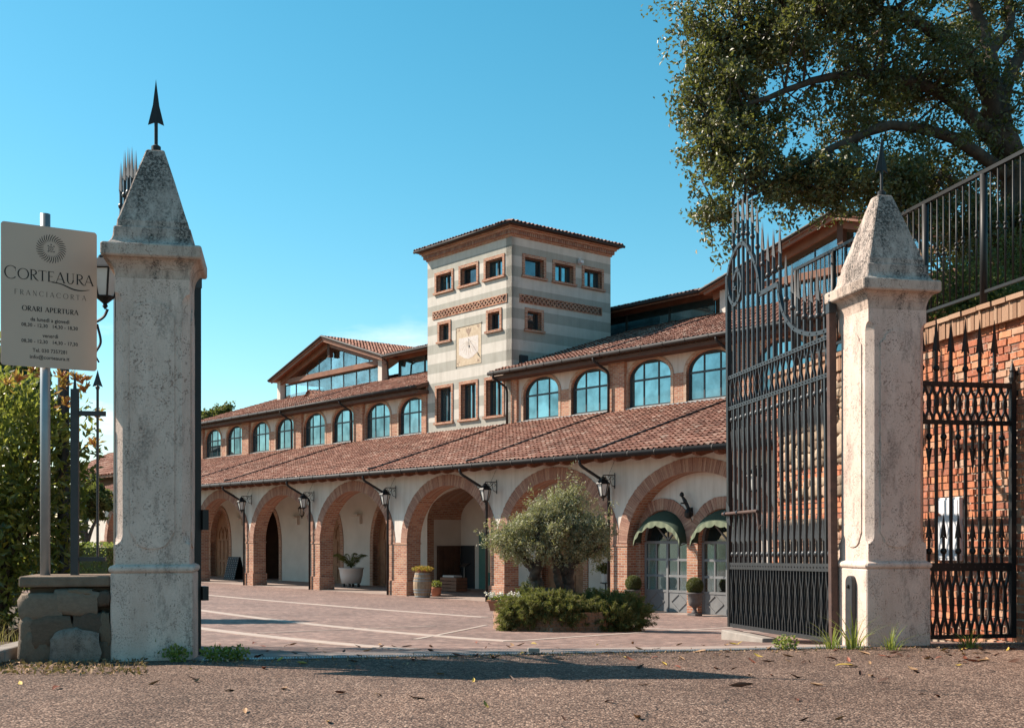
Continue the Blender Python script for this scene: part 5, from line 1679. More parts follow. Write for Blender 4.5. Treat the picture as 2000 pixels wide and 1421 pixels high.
def spline3(P, n=8):
    P = [Vector(p) for p in P]; out = []; Q = [2 * P[0] - P[1]] + P + [2 * P[-1] - P[-2]]
    for i in range(1, len(Q) - 2):
        for k in range(n):
            t = k / n; a_, b_, c_, d_ = Q[i - 1:i + 3]
            out.append(.5 * ((2 * b_) + (c_ - a_) * t + (2 * a_ - 5 * b_ + 4 * c_ - d_) * t * t + (3 * b_ - a_ - 3 * c_ + d_) * t ** 3))
    return out + [P[-1]]


def tree(name, label, cat, base, limbs, blobs, n_tips, per, spread, Ls, ar, leaf_mat, bark, twig=.010, group=None, squash=.6, taper=.25, tipdrop=0.0):
    """limbs: list of (points, r0, r1) in world space; blobs: (centre, (rx, ry, rz), weight)"""
    T = thing(name, label, cat, base, 0, group); B0 = Vector(base)
    sk = []
    for i, (pts, r0, r1) in enumerate(limbs):
        q_ = spline3(pts, 7); n = len(q_)
        for k, p_ in enumerate(q_[1:-1]):
            p_ += Vector((random.uniform(-1, 1), random.uniform(-1, 1), random.uniform(-1, 1))) * r1 * .5
        rad = [r0 + (r1 - r0) * (k / (n - 1)) ** .8 for k in range(n)]
        MB().tube([p_ - B0 for p_ in q_], rad, 10).build('trunk' if i == 0 else 'limb', bark, T, smooth=True)
        sk += [np.array(p_) for p_ in q_[(n // 3 if i == 0 else 1):]]
    sk = np.array(sk)
    wts = np.array([b_[2] for b_ in blobs], float); wts /= wts.sum()
    tips = []
    for k in rng.choice(len(blobs), n_tips, p=wts):
        c_, r_, _ = blobs[k]
        tips.append(np.array(c_) + in_ball(1, .42)[0] * np.array(r_))
    tips = np.array(tips)
    tw = MB(); C = []
    for tp in tips:
        dd = np.linalg.norm(sk - tp, axis=1); j = int(np.argmin(dd + .15 * rng.random(len(sk))))
        a_ = Vector(sk[j]); b_ = Vector(tp); m_ = (a_ + b_) / 2 + Vector(rng.normal(size=3) * .08 * dd[j])
        r0 = min(.05, twig * (1 + 1.2 * dd[j]))
        tw.tube([a_ - B0, m_ - B0, b_ - B0], [r0, r0 * .6, .004], 5, cap=False)
        n_ = int(per * random.uniform(.55, 1.4))
        s_ = spread * random.uniform(.7, 1.3)
        # leaves sit on short sprays round the tip and along the outer half of the twig
        f = rng.random(n_) ** 1.5 * .55
        core = np.array(b_)[None] + (np.array(m_) - np.array(b_))[None] * f[:, None]
        nsub = 6; sub = rng.normal(size=(nsub, 3)) * s_ * np.array([1, 1, squash]); pick = rng.integers(0, nsub, n_)
        C.append(core + sub[pick] * (1 - f * .6)[:, None] + rng.normal(size=(n_, 3)) * s_ * .30)
    tw.build('twigs', bark, T, kind='stuff')
    C = np.concatenate(C) - np.array(B0)
    L = rng.uniform(Ls[0], Ls[1], len(C))
    leaves('crown', C, L, L * ar, leaf_mat, T)
    return T


# ------------------------------------------------------------------ holm oak on the terrace
random.seed(5)
A_ = at
blobs = [(A_(1500, 95, 17.4), (1.05, 1.3, .85), 11), (A_(1405, 170, 17.0), (.55, .9, .8), 6), (A_(1560, -70, 17.4), (1.5, 1.6, 1.0), 10), (A_(1700, 40, 17.8), (1.4, 1.7, 1.0), 13),
         (A_(1440, 320, 16.8), (.75, .9, .36), 6), (A_(1385, 440, 16.5), (.30, .35, .38), 2.6), (A_(1590, 370, 17.0), (.95, 1.1, .34), 6.5), (A_(1640, 215, 17.6), (.8, 1.2, .5), 5),
         (A_(1820, 180, 18.0), (1.1, 1.6, .95), 10), (A_(1840, 330, 18.2), (1.0, 1.4, .5), 7), (A_(1740, 360, 17.7), (.8, 1.2, .45), 6), (A_(1930, 40, 18.6), (.9, 1.3, .8), 5),
         (A_(1375, 50, 17.2), (.45, .7, .62), 4), (A_(1355, 255, 16.9), (.28, .5, .26), 1.6), (A_(1730, -200, 18), (1.9, 2, 1.1), 8), (A_(2000, -160, 18.8), (1.6, 2, 1.1), 5),
         (A_(2170, 120, 19), (1.3, 1.6, 1.4), 6), (A_(1980, 380, 18.9), (.7, 1.0, .5), 3), (A_(1520, 250, 17.1), (.6, .9, .45), 4), (A_(1860, 440, 17.8), (.75, 1.0, .5), 5), (A_(1960, 470, 18.0), (.7, 1.0, .6), 5), (A_(1790, 420, 17.4), (.5, .8, .3), 3), (A_(1930, 250, 18.6), (.8, 1.2, .8), 5), (A_(1905, 560, 17.2), (.6, .6, .35), 3)]
oak_base = at(1992, 722, 18.3); oak_base.z = 3.7
limbs = [([oak_base, at(1986, 480, 18.3), at(1968, 300, 18.2), at(1950, 200, 18.2)], .30, .21),
         ([at(1962, 270, 18.2), at(1900, 120, 18), at(1820, 60, 17.8), at(1720, 20, 17.6), at(1560, 30, 17.4), at(1430, 70, 17.2)], .16, .025),
         ([at(1958, 290, 18.1), at(1850, 190, 17.8), at(1740, 150, 17.5), at(1620, 150, 17.2), at(1500, 190, 16.9), at(1390, 235, 16.8)], .13, .02),
         ([at(1966, 340, 18.1), at(1860, 270, 17.7), at(1740, 245, 17.4), at(1660, 275, 17.2), at(1580, 310, 17.0), at(1470, 380, 16.7), at(1385, 435, 16.5)], .11, .015),
         ([at(1950, 215, 18.2), at(1930, 100, 18.3), at(1890, -20, 18.4), at(1800, -150, 18.4)], .15, .04), ([at(1950, 215, 18.2), at(1985, 120, 18.4), at(2060, 40, 18.7), at(2150, 0, 19)], .14, .04),
         ([at(1930, 110, 18.3), at(1975, 40, 18.5), at(1940, -60, 18.6)], .09, .04), ([at(1985, 430, 18.3), at(1930, 400, 18.2), at(1850, 345, 18.1), at(1760, 350, 17.8)], .07, .015)]
tree('holm_oak', 'large dark holm oak spreading over the terrace railing, top right', 'tree', oak_base, limbs, blobs, 820, 128, .19, (.055, .095), .52, M['oak_leaf'], M['bark'], squash=.75)

# shrubs on the terrace behind the railing
for k, (px, py, Y, rx, rz, lb) in enumerate(((1835, 640, 15.8, .8, .6, 'low leafy shrub behind the terrace railing above the side gate'), (1960, 560, 16.5, 1.1, .95, 'taller leafy shrub behind the terrace railing below the oak'))):
    c_ = at(px, py, Y); S = thing('terrace_shrub', lb, 'shrub', (c_.x + .4, c_.y, 3.72), 0, 'shrubs on the terrace')
    mb = MB()
    for j in range(9):
        mb.tube([(0, 0, 0), (random.uniform(-.3, .3), random.uniform(-.3, .3), .5), (random.uniform(-.6, .6), random.uniform(-.5, .5), random.uniform(.6, 1.0))], [.02, .014, .005], 5)
    mb.build('stems', M['bark'], S, kind='stuff')
    C = in_ball(6000, .4) * np.array([rx, .6, rz]) + np.array([0, 0, rz * .9])
    leaves('foliage', C, rng.uniform(.04, .07, 6000), .035, M['far_leaf'], S)

# ------------------------------------------------------------------ olive tree in its round brick bed
PC = np.array([.84, 20.3]); PZ = zc(PC)
BED = thing('brick_planter', 'octagonal brick planting bed around the olive tree in the courtyard', 'planter', (PC[0], PC[1], PZ), .2)
mb = MB(); n = 8; ro, ri = 1.17, .99
for r, nm in ((ro, 0),):
    pts = [(ro * math.cos(2 * math.pi * k / n + .39), ro * math.sin(2 * math.pi * k / n + .39)) for k in range(n)]
    pin = [(ri * math.cos(2 * math.pi * k / n + .39), ri * math.sin(2 * math.pi * k / n + .39)) for k in range(n)]
for k in range(n):
    a_, b_, c_, d_ = pts[k], pts[(k + 1) % n], pin[(k + 1) % n], pin[k]
    seg = MB(); seg.add([(*q_, -.3) for q_ in (a_, b_, c_, d_)] + [(*q_, .35) for q_ in (a_, b_, c_, d_)], [(3, 2, 1, 0), (4, 5, 6, 7), (0, 1, 5, 4), (1, 2, 6, 5), (2, 3, 7, 6), (3, 0, 4, 7)])
    sg_ = seg.build('bed_wall', M['mortar'], BED)
    A2, B2 = Vector((*a_, 0)), Vector((*b_, 0)); dd = (B2 - A2); Ld = dd.length; dd.normalize(); nn = Vector((dd.y, -dd.x, 0))
    bk = MB(); row = 0; z = -.25
    while z < .34:
        s_ = (row % 2) * .055
        while s_ < Ld - .03:
            e_ = min(s_ + .1, Ld)
            q0, q1 = A2 + dd * s_, A2 + dd * e_
            bk.bar(q0 + nn * .0 + Vector((0, 0, z + .03)), q1 + Vector((0, 0, z + .03)), .036 + random.uniform(0, .012), .05)
            s_ = e_ + .011
        z += .062; row += 1
    bk.build('bed_bricks', M['soldier'], sg_, kind='stuff')
mb = MB(); mb.lathe([(1.0, .1), (1.0, .30), (.01, .38)], 16, cap=False); mb.build('bed_soil', M['soil'], BED)

oz = PZ + .36
OB = (PC[0], PC[1], oz)


def ol(px, py, dy=0.0):
    return at(px, py, PC[1] + dy)


olimbs = [([(PC[0] - .22, PC[1], oz - .05), ol(1052, 1150), ol(1040, 1110, .05), ol(1018, 1080, .1), ol(1000, 1060, .1)], .15, .05),
          ([(PC[0] + .10, PC[1] + .05, oz - .05), ol(1108, 1150, .05), ol(1112, 1110), ol(1130, 1075), ol(1152, 1055)], .15, .05),
          ([ol(1042, 1130), ol(1055, 1090, -.1), ol(1050, 1050, -.2), ol(1040, 1010, -.2)], .10, .03), ([ol(1108, 1120), ol(1092, 1090, .1), ol(1082, 1050, .2), ol(1090, 1000, .2)], .11, .03),
          ([ol(1095, 1165), ol(1088, 1120, -.12), ol(1082, 1085, -.2), ol(1075, 1040, -.3)], .085, .03), ([ol(1116, 1100), ol(1150, 1085, -.1), ol(1175, 1065, -.1)], .06, .02)]
oblobs = [(ol(1075, 1030), (.74, .75, .30), 11), (ol(1000, 1050), (.36, .5, .20), 4.5), (ol(1150, 1035), (.42, .55, .27), 5.5), (ol(1090, 990), (.48, .45, .20), 4.5), (ol(1120, 965), (.22, .2, .14), 1.4), (ol(1000, 1080), (.26, .4, .10), 1.4), (ol(1150, 1075), (.36, .4, .10), 1.6), (ol(1075, 1075, -.2), (.55, .5, .10), 2.6)]
tree('olive_tree', 'old olive tree with twisted trunk and silvery crown in the courtyard bed', 'tree', OB, olimbs, oblobs, 420, 105, .10, (.045, .075), .25, M['olive_leaf'], M['olive_bark'], twig=.006, squash=1.1)
# gnarls on the trunk are part of the limbs: add root flare
for (dx, dy, r) in ((-.22, 0, .22), (.10, .05, .24)):
    mb = MB(); mb.lathe([(r * 1.15, -.1), (r, .05), (r * .75, .2), (r * .55, .36)], 11, (PC[0] + dx - OB[0], PC[1] + dy - OB[1], 0))
    for k in range(len(mb.v)):
        x_, y_, z_ = mb.v[k]; mb.v[k] = (x_ + random.uniform(-.03, .03), y_ + random.uniform(-.03, .03), z_)
    o = mb.build('root_flare', M['olive_bark'], bpy.data.objects['olive_tree'], smooth=True)


def bush(name, label, loc, blobs_, n, Ls, ar, mat, cat='shrub', group=None, droop=0.0, core=True, bias=.9):
    S = thing(name, label, cat, loc, 0, group); C, D = [], []
    for (c_, r_, w_) in blobs_:
        k = int(n * w_); m_ = max(8, k // 42)
        s_ = in_ball(m_, .30) * rng.uniform(.75, 1.18, (m_, 1)); pick = rng.integers(0, m_, k)
        f = rng.random(k)[:, None]                                   # along each shoot, outwards and then hanging
        out = s_[pick]; hang = np.array([0, 0, -1.0]) * droop
        p_ = out * np.array(r_) + np.array(c_) + (out * .12 + hang * .12 * f + np.array([0, 0, .05])) * f + rng.normal(size=(k, 3)) * .016
        C.append(p_); d_ = out.copy(); d_[:, 2] += .35 - droop; D.append(d_)
    C, D = np.concatenate(C), np.concatenate(D)
    D /= np.linalg.norm(D, axis=1)[:, None] + 1e-6
    L = rng.uniform(Ls[0], Ls[1], len(C))
    leaves('foliage', C, L, L * ar, mat, S, D, bias)
    mb = MB()
    for (c_, r_, w_) in blobs_:
        for j in range(5):
            e_ = np.array(c_) + in_ball(1, .5)[0] * np.array(r_) * .8
            mb.tube([(0, 0, -.05), tuple((np.array(c_) + e_) * .4), tuple(e_)], [.014, .01, .004], 5)
    mb.build('stems', M['bark'], S, kind='stuff')
    return S


def bl(px, py, dy):
    p_ = at(px, py, PC[1] + dy); return (p_.x - PC[0], p_.y - PC[1], p_.z - oz)


bush('trailing_rosemary', 'olive-brown trailing rosemary spilling over the front of the brick bed', OB,
     [(bl(1080, 1180, -.95), (.68, .26, .13), .34), (bl(1000, 1190, -.75), (.17, .3, .15), .13), (bl(1075, 1172, -.6), (.55, .35, .11), .26), (bl(1035, 1200, -1.15), (.14, .10, .12), .05), (bl(1070, 1197, -1.15), (.10, .10, .10), .04), (bl(1112, 1200, -1.15), (.16, .12, .14), .08), (bl(990, 1212, -1.0), (.07, .12, .17), .10)], 40000, (.05, .11), .12, M['juniper'], droop=.6)
bush('spreading_juniper', 'dense dark juniper mound on the right side of the brick bed', (PC[0] + .75, PC[1] - .1, oz),
     [((.0, -.1, .06), (.5, .5, .2), .38), ((.40, -.1, -.10), (.34, .55, .26), .34), ((.0, -.62, -.14), (.46, .34, .22), .28)], 42000, (.05, .115), .12, M['juniper'], droop=.2)
bush('rosemary_clump', 'upright green rosemary at the foot of the olive trunk', (PC[0] - .45, PC[1] - .35, oz),
     [((0, 0, .06), (.3, .25, .14), .6), ((-.12, .05, .14), (.12, .12, .2), .4)], 7500, (.05, .10), .12, M['box_leaf'], droop=-.3)
# terracotta trough with white geraniums on the corner of the bed
FB = at(968, 1190, 19.75)
TB = thing('terracotta_trough', 'small terracotta trough on the left corner of the brick bed', 'flower pot', (FB.x + .13, FB.y, PZ + .36), -.35)
MB().loft([[(-.2, -.09, 0), (.2, -.09, 0), (.2, .09, 0), (-.2, .09, 0)], [(-.24, -.11, .17), (.24, -.11, .17), (.24, .11, .17), (-.24, .11, .17)]]).build('trough', M['terracotta'], TB)
MB().box(-.255, .255, -.125, .125, .15, .185).build('rim', M['terracotta'], TB, bevel=.008)
GE = thing('white_geranium', 'white flowering geranium in the terracotta trough', 'flowers', (FB.x + .13, FB.y, PZ + .52), -.35)
C = in_ball(420, .5) * np.array([.3, .14, .08]) + np.array([0, 0, .03]); leaves('foliage', C, .05, .045, M['weed'], GE)
C = []
for k in range(22):
    c_ = np.array([random.uniform(-.32, .3), random.uniform(-.14, .12), random.uniform(.07, .16)]); C.append(c_ + rng.normal(size=(14, 3)) * .018)
leaves('blossoms', np.concatenate(C), .03, .028, M['petal'], GE)

# ------------------------------------------------------------------ things along the arcade
def bloc(t_, m_, z=YARD + .012):
    p_ = P1 + t_ * FD + m_ * FM
    return (p_[0], p_[1], z)


def urn_with_ball(px, m_, label_u, label_b):
    t_ = -fx(px, m_); L_ = bloc(t_, m_)
    U = thing('stone_urn', label_u, 'urn', L_, BX, 'urns by the glazed doors')
    MB().box(-.15, .15, -.15, .15, 0, .07).build('urn_foot', M['urn'], U, bevel=.01)
    MB().lathe([(.12, .07), (.07, .12), (.05, .2), (.09, .25), (.17, .30), (.19, .42), (.20, .58), (.25, .62), (.25, .66), (.2, .66), (.18, .6)], 20).build('urn_bowl', M['urn'], U, smooth=True)
    Bt = thing('box_ball', label_b, 'topiary', (L_[0], L_[1], L_[2] + .62), 0, 'clipped box balls')
    MB().tube([(0, 0, -.04), (0, 0, .2)], .02, 6).build('stem', M['bark'], Bt)
    d_ = rng.normal(size=(5200, 3)); d_ /= np.linalg.norm(d_, axis=1)[:, None]
    C = d_ * (.225 + .02 * rng.random(5200))[:, None] + np.array([0, 0, .22]); leaves('foliage', C, .032, .02, M['box_leaf'], Bt, d_, .6)
    MB().lathe([(.21 * math.sin(math.pi * k / 10) + .001, .22 - .21 * math.cos(math.pi * k / 10)) for k in range(11)], 14).build('inner_twigs', M['box_leaf'], Bt, kind='stuff')


urn_with_ball(1237, -.15, 'grey urn against the pier left of the glazed doors', 'clipped box ball left of the glazed doors, behind the juniper')
urn_with_ball(1357, -.1, 'grey urn between the two glazed doors', 'clipped box ball between the two glazed doors')

# oak barrel with flowers
t_ = -fx(825, -.25); L_ = bloc(t_, -.25)
BR = thing('oak_barrel', 'upright pale oak wine barrel standing at the arcade pier', 'barrel', L_, BX)
for k in range(16):
    a0, a1 = 2 * math.pi * k / 16 + .008, 2 * math.pi * (k + 1) / 16 - .008
    secs = []
    for i in range(9):
        z = .92 * i / 8; r = .27 + .075 * math.sin(math.pi * i / 8)
        secs.append([(r * math.cos(a0), r * math.sin(a0), z), (r * math.cos(a1), r * math.sin(a1), z), ((r - .03) * math.cos(a1), (r - .03) * math.sin(a1), z), ((r - .03) * math.cos(a0), (r - .03) * math.sin(a0), z)])
    MB().loft(secs).build('stave', M['barrel'], BR)
for z in (.05, .2, .3, .62, .72, .87):
    r = .27 + .075 * math.sin(math.pi * z / .92) + .004
    MB().lathe([(r, z - .022), (r + .002, z), (r, z + .022)], 24, cap=False).build('hoop', M['galv'], BR, smooth=True)
MB().lathe([(.25, .9), (.25, .915)], 20).build('lid', M['barrel'], BR)
FL = thing('barrel_flowers', 'yellow and orange flowers growing on top of the oak barrel', 'flowers', (L_[0], L_[1], L_[2] + .91), 0)
MB().lathe([(.18, 0), (.22, .1)], 12).build('bowl', M['terracotta'], FL)
C = in_ball(900, .5) * np.array([.42, .36, .12]) + np.array([0, 0, .14]); leaves('foliage', C, .07, .03, M['petal_y'], FL)
# second pot beside it, in the shade
t2 = -fx(852, .6); L2_ = bloc(t2, .6)
P2 = thing('terracotta_pot', 'small dark pot with plant just behind the oak barrel', 'flower pot', L2_, 0)
MB().lathe([(.16, 0), (.2, .3), (.22, .34), (.18, .34)], 16).build('pot', M['terracotta'], P2, smooth=True)
C = in_ball(300, .5) * np.array([.22, .22, .16]) + np.array([0, 0, .45]); leaves('foliage', C, .08, .04, M['weed'], P2)

# white tub with palm
t_ = -fx(686, 2.6); L_ = bloc(t_, 2.6)
TB2 = thing('white_tub', 'white square-shouldered planter tub on castors under the third arch', 'planter', L_, BX)
MB().lathe([(.42, .16), (.50, .5), (.53, .78), (.56, .8), (.56, .86), (.5, .86), (.48, .78)], 20).build('tub', M['white_pot'], TB2, smooth=True)
for an in (45, 135, 225, 315):
    MB().lathe([(.05, 0), (.06, .05), (.05, .17)], 8, (.33 * math.cos(R(an)), .33 * math.sin(R(an)), 0)).build('castor', M['iron'], TB2)
PL = thing('potted_palm', 'small palm with arching fronds in the white tub', 'plant', (L_[0], L_[1], L_[2] + .82), 0)
random.seed(3)
for k in range(17):
    an = random.uniform(0, 6.28); up = random.uniform(.55, 1.1); out = random.uniform(.4, .95)
    pts = [Vector((out * f * math.cos(an), out * f * math.sin(an), up * f * (1.5 - f * .9))) for f in np.linspace(0, 1, 9)]
    V_, F_ = [], []
    mb = MB(); mb.tube(pts, [.012] * 8 + [.004], 4, cap=False)
    for i in range(2, 9):
        side = Vector((-math.sin(an), math.cos(an), 0)); fw_ = Vector((math.cos(an), math.sin(an), -.25))
        for s_ in (-1, 1):
            for q_ in (0, .5):
                b_ = pts[i - 1].lerp(pts[i], q_); e_ = b_ + (side * s_ * .8 + fw_ * .7).normalized() * .24 * (1 - abs(i - 5) / 8) + Vector((0, 0, -.04))
                mid_ = b_.lerp(e_, .4)
                mb.add([b_, mid_ + Vector((0, 0, .02)), e_, mid_ - fw_ * .025], [(0, 1, 2), (0, 2, 3)])
    mb.build('frond', M['far_leaf'], PL)

# riddling rack full of bottles by the far door
t_ = -fx(458, 2.8); L_ = bloc(t_, 2.8)
RK = thing('riddling_rack', 'black A-shaped riddling rack with rows of bottle ends by the far door', 'bottle rack', L_, BX + .25)
BE = MB().lathe([(.034, 0), (.036, .02), (.02, .03)], 8).mesh('bottle_end')
BE.materials.append(M['meter'])
for s_ in (-1, 1):
    pn = MB(); pn.add([(-.42, s_ * .38, 0), (.42, s_ * .38, 0), (.42, s_ * .05, 1.18), (-.42, s_ * .05, 1.18), (-.42, s_ * .34, 0), (.42, s_ * .34, 0), (.42, s_ * .01, 1.18), (-.42, s_ * .01, 1.18)],
                      [(0, 1, 2, 3), (7, 6, 5, 4), (0, 4, 5, 1), (1, 5, 6, 2), (2, 6, 7, 3), (3, 7, 4, 0)])
    o = pn.build('rack_panel', M['black'], RK)
    for i in range(10):
        for j in range(6):
            f = (i + .6) / 10.4
            if s_ < 0:
                inst('bottle_end', BE, None, o, (-.36 + j * .145, s_ * (.38 - .33 * f + .005), 1.18 * f), (math.pi / 2, 0, 0), (.5, .5, 1))
MB().add([(-.43, -.38, .0), (-.43, .38, 0), (-.43, 0, 1.18), (-.40, -.38, 0), (-.40, .38, 0), (-.40, 0, 1.18)], [(0, 1, 2), (5, 4, 3)]).build('rack_side', M['black'], RK)

# crate seat and lectern in the passage
t_ = -fx(886, 3.4); L_ = bloc(t_, 3.4)
CR = thing('wooden_crate', 'slatted wooden crate with white cushion in the vaulted passage', 'crate', L_, BX)
for k in range(4):
    MB().box(-.55, .55, -.28, -.255, .03 + k * .14, .15 + k * .14).build('slat', M['wood'], CR, bevel=.006)
    MB().box(-.55, .55, .255, .28, .03 + k * .14, .15 + k * .14).build('slat', M['wood'], CR, bevel=.006)
    for x in (-.55, .525):
        MB().box(x, x + .025, -.255, .255, .03 + k * .14, .15 + k * .14).build('slat', M['wood'], CR)
MB().box(-.5, .5, -.25, .25, .54, .58).build('crate_top', M['wood'], CR)
CU = tag(MB().box(-.48, .3, -.22, .22, 0, .08).build('seat_cushion', M['white_pot'], None, bevel=.03), 'flat white cushion lying on the wooden crate', 'cushion'); CU.location = (L_[0], L_[1], L_[2] + .58); CU.rotation_euler = (0, 0, BX)
t_ = -fx(908, 4.6); L_ = bloc(t_, 4.6)
LT = thing('lectern', 'slim black reading stand in the vaulted passage', 'lectern', L_, BX)
MB().box(-.05, .05, -.04, .04, 0, 1.0).build('column', M['black'], LT); MB().box(-.2, .2, -.15, .15, 0, .03).build('foot', M['black'], LT)
o = MB().box(-.22, .22, -.15, .15, 0, .04).build('desk', M['black'], LT); o.location = (0, 0, 1.03); o.rotation_euler = (R(25), 0, 0)
# plant on a stand behind the olive, in the shade of the sixth arch
t_ = -fx(1183, 3.0); L_ = bloc(t_, 3.0)
PS2 = thing('plant_stand', 'small stand with potted plant on the shaded wall behind the olive', 'plant', L_, BX)
MB().lathe([(.2, 0), (.03, .05), (.03, .6), (.2, .63), (.2, .66)], 12).build('stand', M['iron'], PS2); MB().lathe([(.12, .66), (.17, .95), (.14, .95)], 12).build('pot', M['white_pot'], PS2)
C = in_ball(700, .4) * np.array([.34, .3, .2]) + np.array([0, 0, 1.15]); leaves('foliage', C, .07, .045, M['far_leaf'], PS2)


# wall lanterns
def lantern_parts(root, k_=1.0):
    """six-sided lantern: origin at its top hook"""
    fr = MB()
    for k in range(6):
        an = 2 * math.pi * k / 6
        fr.bar((.17 * math.cos(an), .17 * math.sin(an), -.22), (.095 * math.cos(an), .095 * math.sin(an), -.55), .018, .018)
    fr.lathe([(.175, -.225), (.185, -.215), (.175, -.205)], 6, cap=False); fr.lathe([(.10, -.56), (.105, -.55), (.10, -.54)], 6, cap=False)
    fr.build('cage', M['iron_dark'], root)
    MB().lathe([(.088, -.545), (.162, -.225)], 6).build('glass', M['lamp_glass'], root)
    MB().lathe([(.20, -.215), (.185, -.19), (.10, -.09), (.075, -.08), (.075, -.05), (.05, -.03), (.012, 0)], 6).build('cap', M['iron_dark'], root)
    MB().lathe([(.09, -.56), (.05, -.60), (.02, -.63), (.03, -.66), (.004, -.70)], 8).build('drop_finial', M['iron_dark'], root)
    for ch in root.children:
        ch.scale = (k_ * 1.05, k_ * 1.05, k_)


lamp_lab = {472: 'black wall lantern on the arcade, farthest left in view', 593: 'black wall lantern between second and third arches from the left', 752: 'black wall lantern on the wide pier left of the vaulted passage',
            948: 'black wall lantern on the pier just left of the olive tree', 1178: 'black wall lantern above the olive tree at the glazed doors bay', 1473: 'black wall lantern seen through the bars of the open gate'}
for px, lab in lamp_lab.items():
    t_ = -fx(px, -.5); L_ = bloc(t_, -.5, 2.98)
    W_ = thing('wall_lantern', lab, 'lantern', L_, BX, 'wall lanterns along the arcade')
    lantern_parts(W_, 1.08)
    mb = MB(); mb.tube([(0, 0, -.02), (0, .0, .03), (0, .1, .04), (0, .49, .04)], .014, 6)
    mb.tube(spline3([(0, .06, .03), (0, .2, -.12), (0, .3, -.02), (0, .25, .02), (0, .2, -.04)], 6), .010, 5)
    mb.tube(spline3([(0, .49, -.3), (0, .34, -.24), (0, .3, -.05), (0, .4, .0), (0, .43, -.08), (0, .37, -.09)], 6), .010, 5)
    mb.box(-.012, .012, .48, .495, -.36, .12)
    mb.tube([(0, .49, .5), (.0, .25, .06)], .005, 5)
    mb.build('wall_bracket', M['iron_dark'], W_)
L_ = bloc(25.2, 3.55, 2.75)
W_ = thing('hanging_lantern', 'dark lantern on the back wall inside the second arch', 'lantern', L_, BX); lantern_parts(W_)
mb = MB(); mb.tube([(0, 0, -.02), (0, 0, .08), (0, .46, .08)], .014, 6); mb.build('wall_bracket', M['iron_dark'], W_)

# spotlight between the awnings
SP = thing('iron_wall_ornament', 'dark iron figure ornament on the wall between the two awnings', 'ornament', bloc(-2.83, .36, 1.9), BX)
mb = MB(); mb.lathe([(.03, 0), (.1, .05), (.12, .16), (.06, .27), (.02, .3)], 10, (0, -.12, -.22)); mb.tube([(0, -.1, .05), (-.12, -.14, .3), (-.2, -.16, .42)], [.05, .06, .03], 8); mb.box(-.06, .02, -.05, .05, -.15, .1)
mb.lathe([(.09, -.02), (.10, 0), (.09, .02)], 14, (-.13, -.17, .22), cap=False); mb.lathe([(.02, 0), (.07, .05), (.05, .12), (.01, .15)], 8, (-.22, -.15, .40)); mb.build('figure', M['iron_dark'], SP)


# awnings over the glazed doors
def awning(tc_, label):
    A = thing('dome_awning', label, 'awning', bloc(tc_, 0, 0), BX, 'green awnings over the doors')
    n = 22; vs, fs = [], []
    for k in range(n + 1):
        th_ = math.pi * k / n
        w_ = Vector((.92 * math.cos(th_), .41, .98 + .94 * math.sin(th_))); f_ = Vector((.93 * math.cos(th_), .08, .90 + .70 * math.sin(th_)))
        m_ = (w_ + f_) / 2 + Vector((.0 * math.cos(th_), -.05, .04 + .02 * math.sin(th_)))
        vs += [tuple(w_), tuple(m_), tuple(f_)]
        if k:
            j = (k - 1) * 3; fs += [(j, j + 1, j + 4, j + 3), (j + 1, j + 2, j + 5, j + 4)]
    MB().add(vs, fs).build('canopy', M['awning'], A, smooth=True)
    vs, fs = [], []; n = 66
    for k in range(n + 1):
        th_ = math.pi * k / n; dr = .12 + .065 * abs(math.sin(k / n * math.pi * 8))
        f_ = Vector((.935 * math.cos(th_), .07, .905 + .705 * math.sin(th_)))
        vs += [tuple(f_), (f_.x * 1.0, f_.y - .015 + .012 * math.sin(k * 1.1), f_.z - dr)]
        if k:
            j = (k - 1) * 2; fs.append((j, j + 1, j + 3, j + 2))
    MB().add(vs, fs).build('valance', M['awning_pale'], A, smooth=True)
    mb = MB()
    for s_ in (-1, 1):
        mb.tube([(s_ * .91, .42, .98), (s_ * .93, .08, .90)], .012, 6)
    mb.build('awning_arms', M['iron'], A)


awning(-1.72, 'scalloped green dome awning over the left glazed door')
awning(-3.97, 'scalloped green dome awning over the right glazed door, beside the open gate')

# ------------------------------------------------------------------ sign on its post
SD = np.array([.86, .51]); SD /= np.linalg.norm(SD)
SG2 = thing('information_sign', 'beige winery sign with sun emblem and opening hours on a round grey post', 'sign', (-4.40, 11.02, 0), math.atan2(SD[1], SD[0]))
MB().tube([(0, 0, -.1), (0, 0, 4.19)], .046, 16).build('post', M['galv'], SG2, smooth=True)
X0, X1, Z0, Z1 = -.395, .455, 2.735, 4.06
rc = .03; pts = []
for cx_, cz_, a0 in ((X1 - rc, Z0 + rc, -90), (X1 - rc, Z1 - rc, 0), (X0 + rc, Z1 - rc, 90), (X0 + rc, Z0 + rc, 180)):
    pts += [(cx_ + rc * math.cos(R(a0 + k * 18)), cz_ + rc * math.sin(R(a0 + k * 18))) for k in range(6)]
pl = MB().poly(pts, -.062, -.056).build('sign_panel', M['sign'], SG2)
mb = MB()
for z in (3.0, 3.8):
    mb.box(-.07, .07, -.056, .05, z - .02, z + .02)
mb.build('clamp', M['galv'], SG2)
WS, HS = X1 - X0, Z1 - Z0
YS = -.0625


def sx(f):
    return X0 + f * WS


def sz(f):
    return Z1 - f * HS


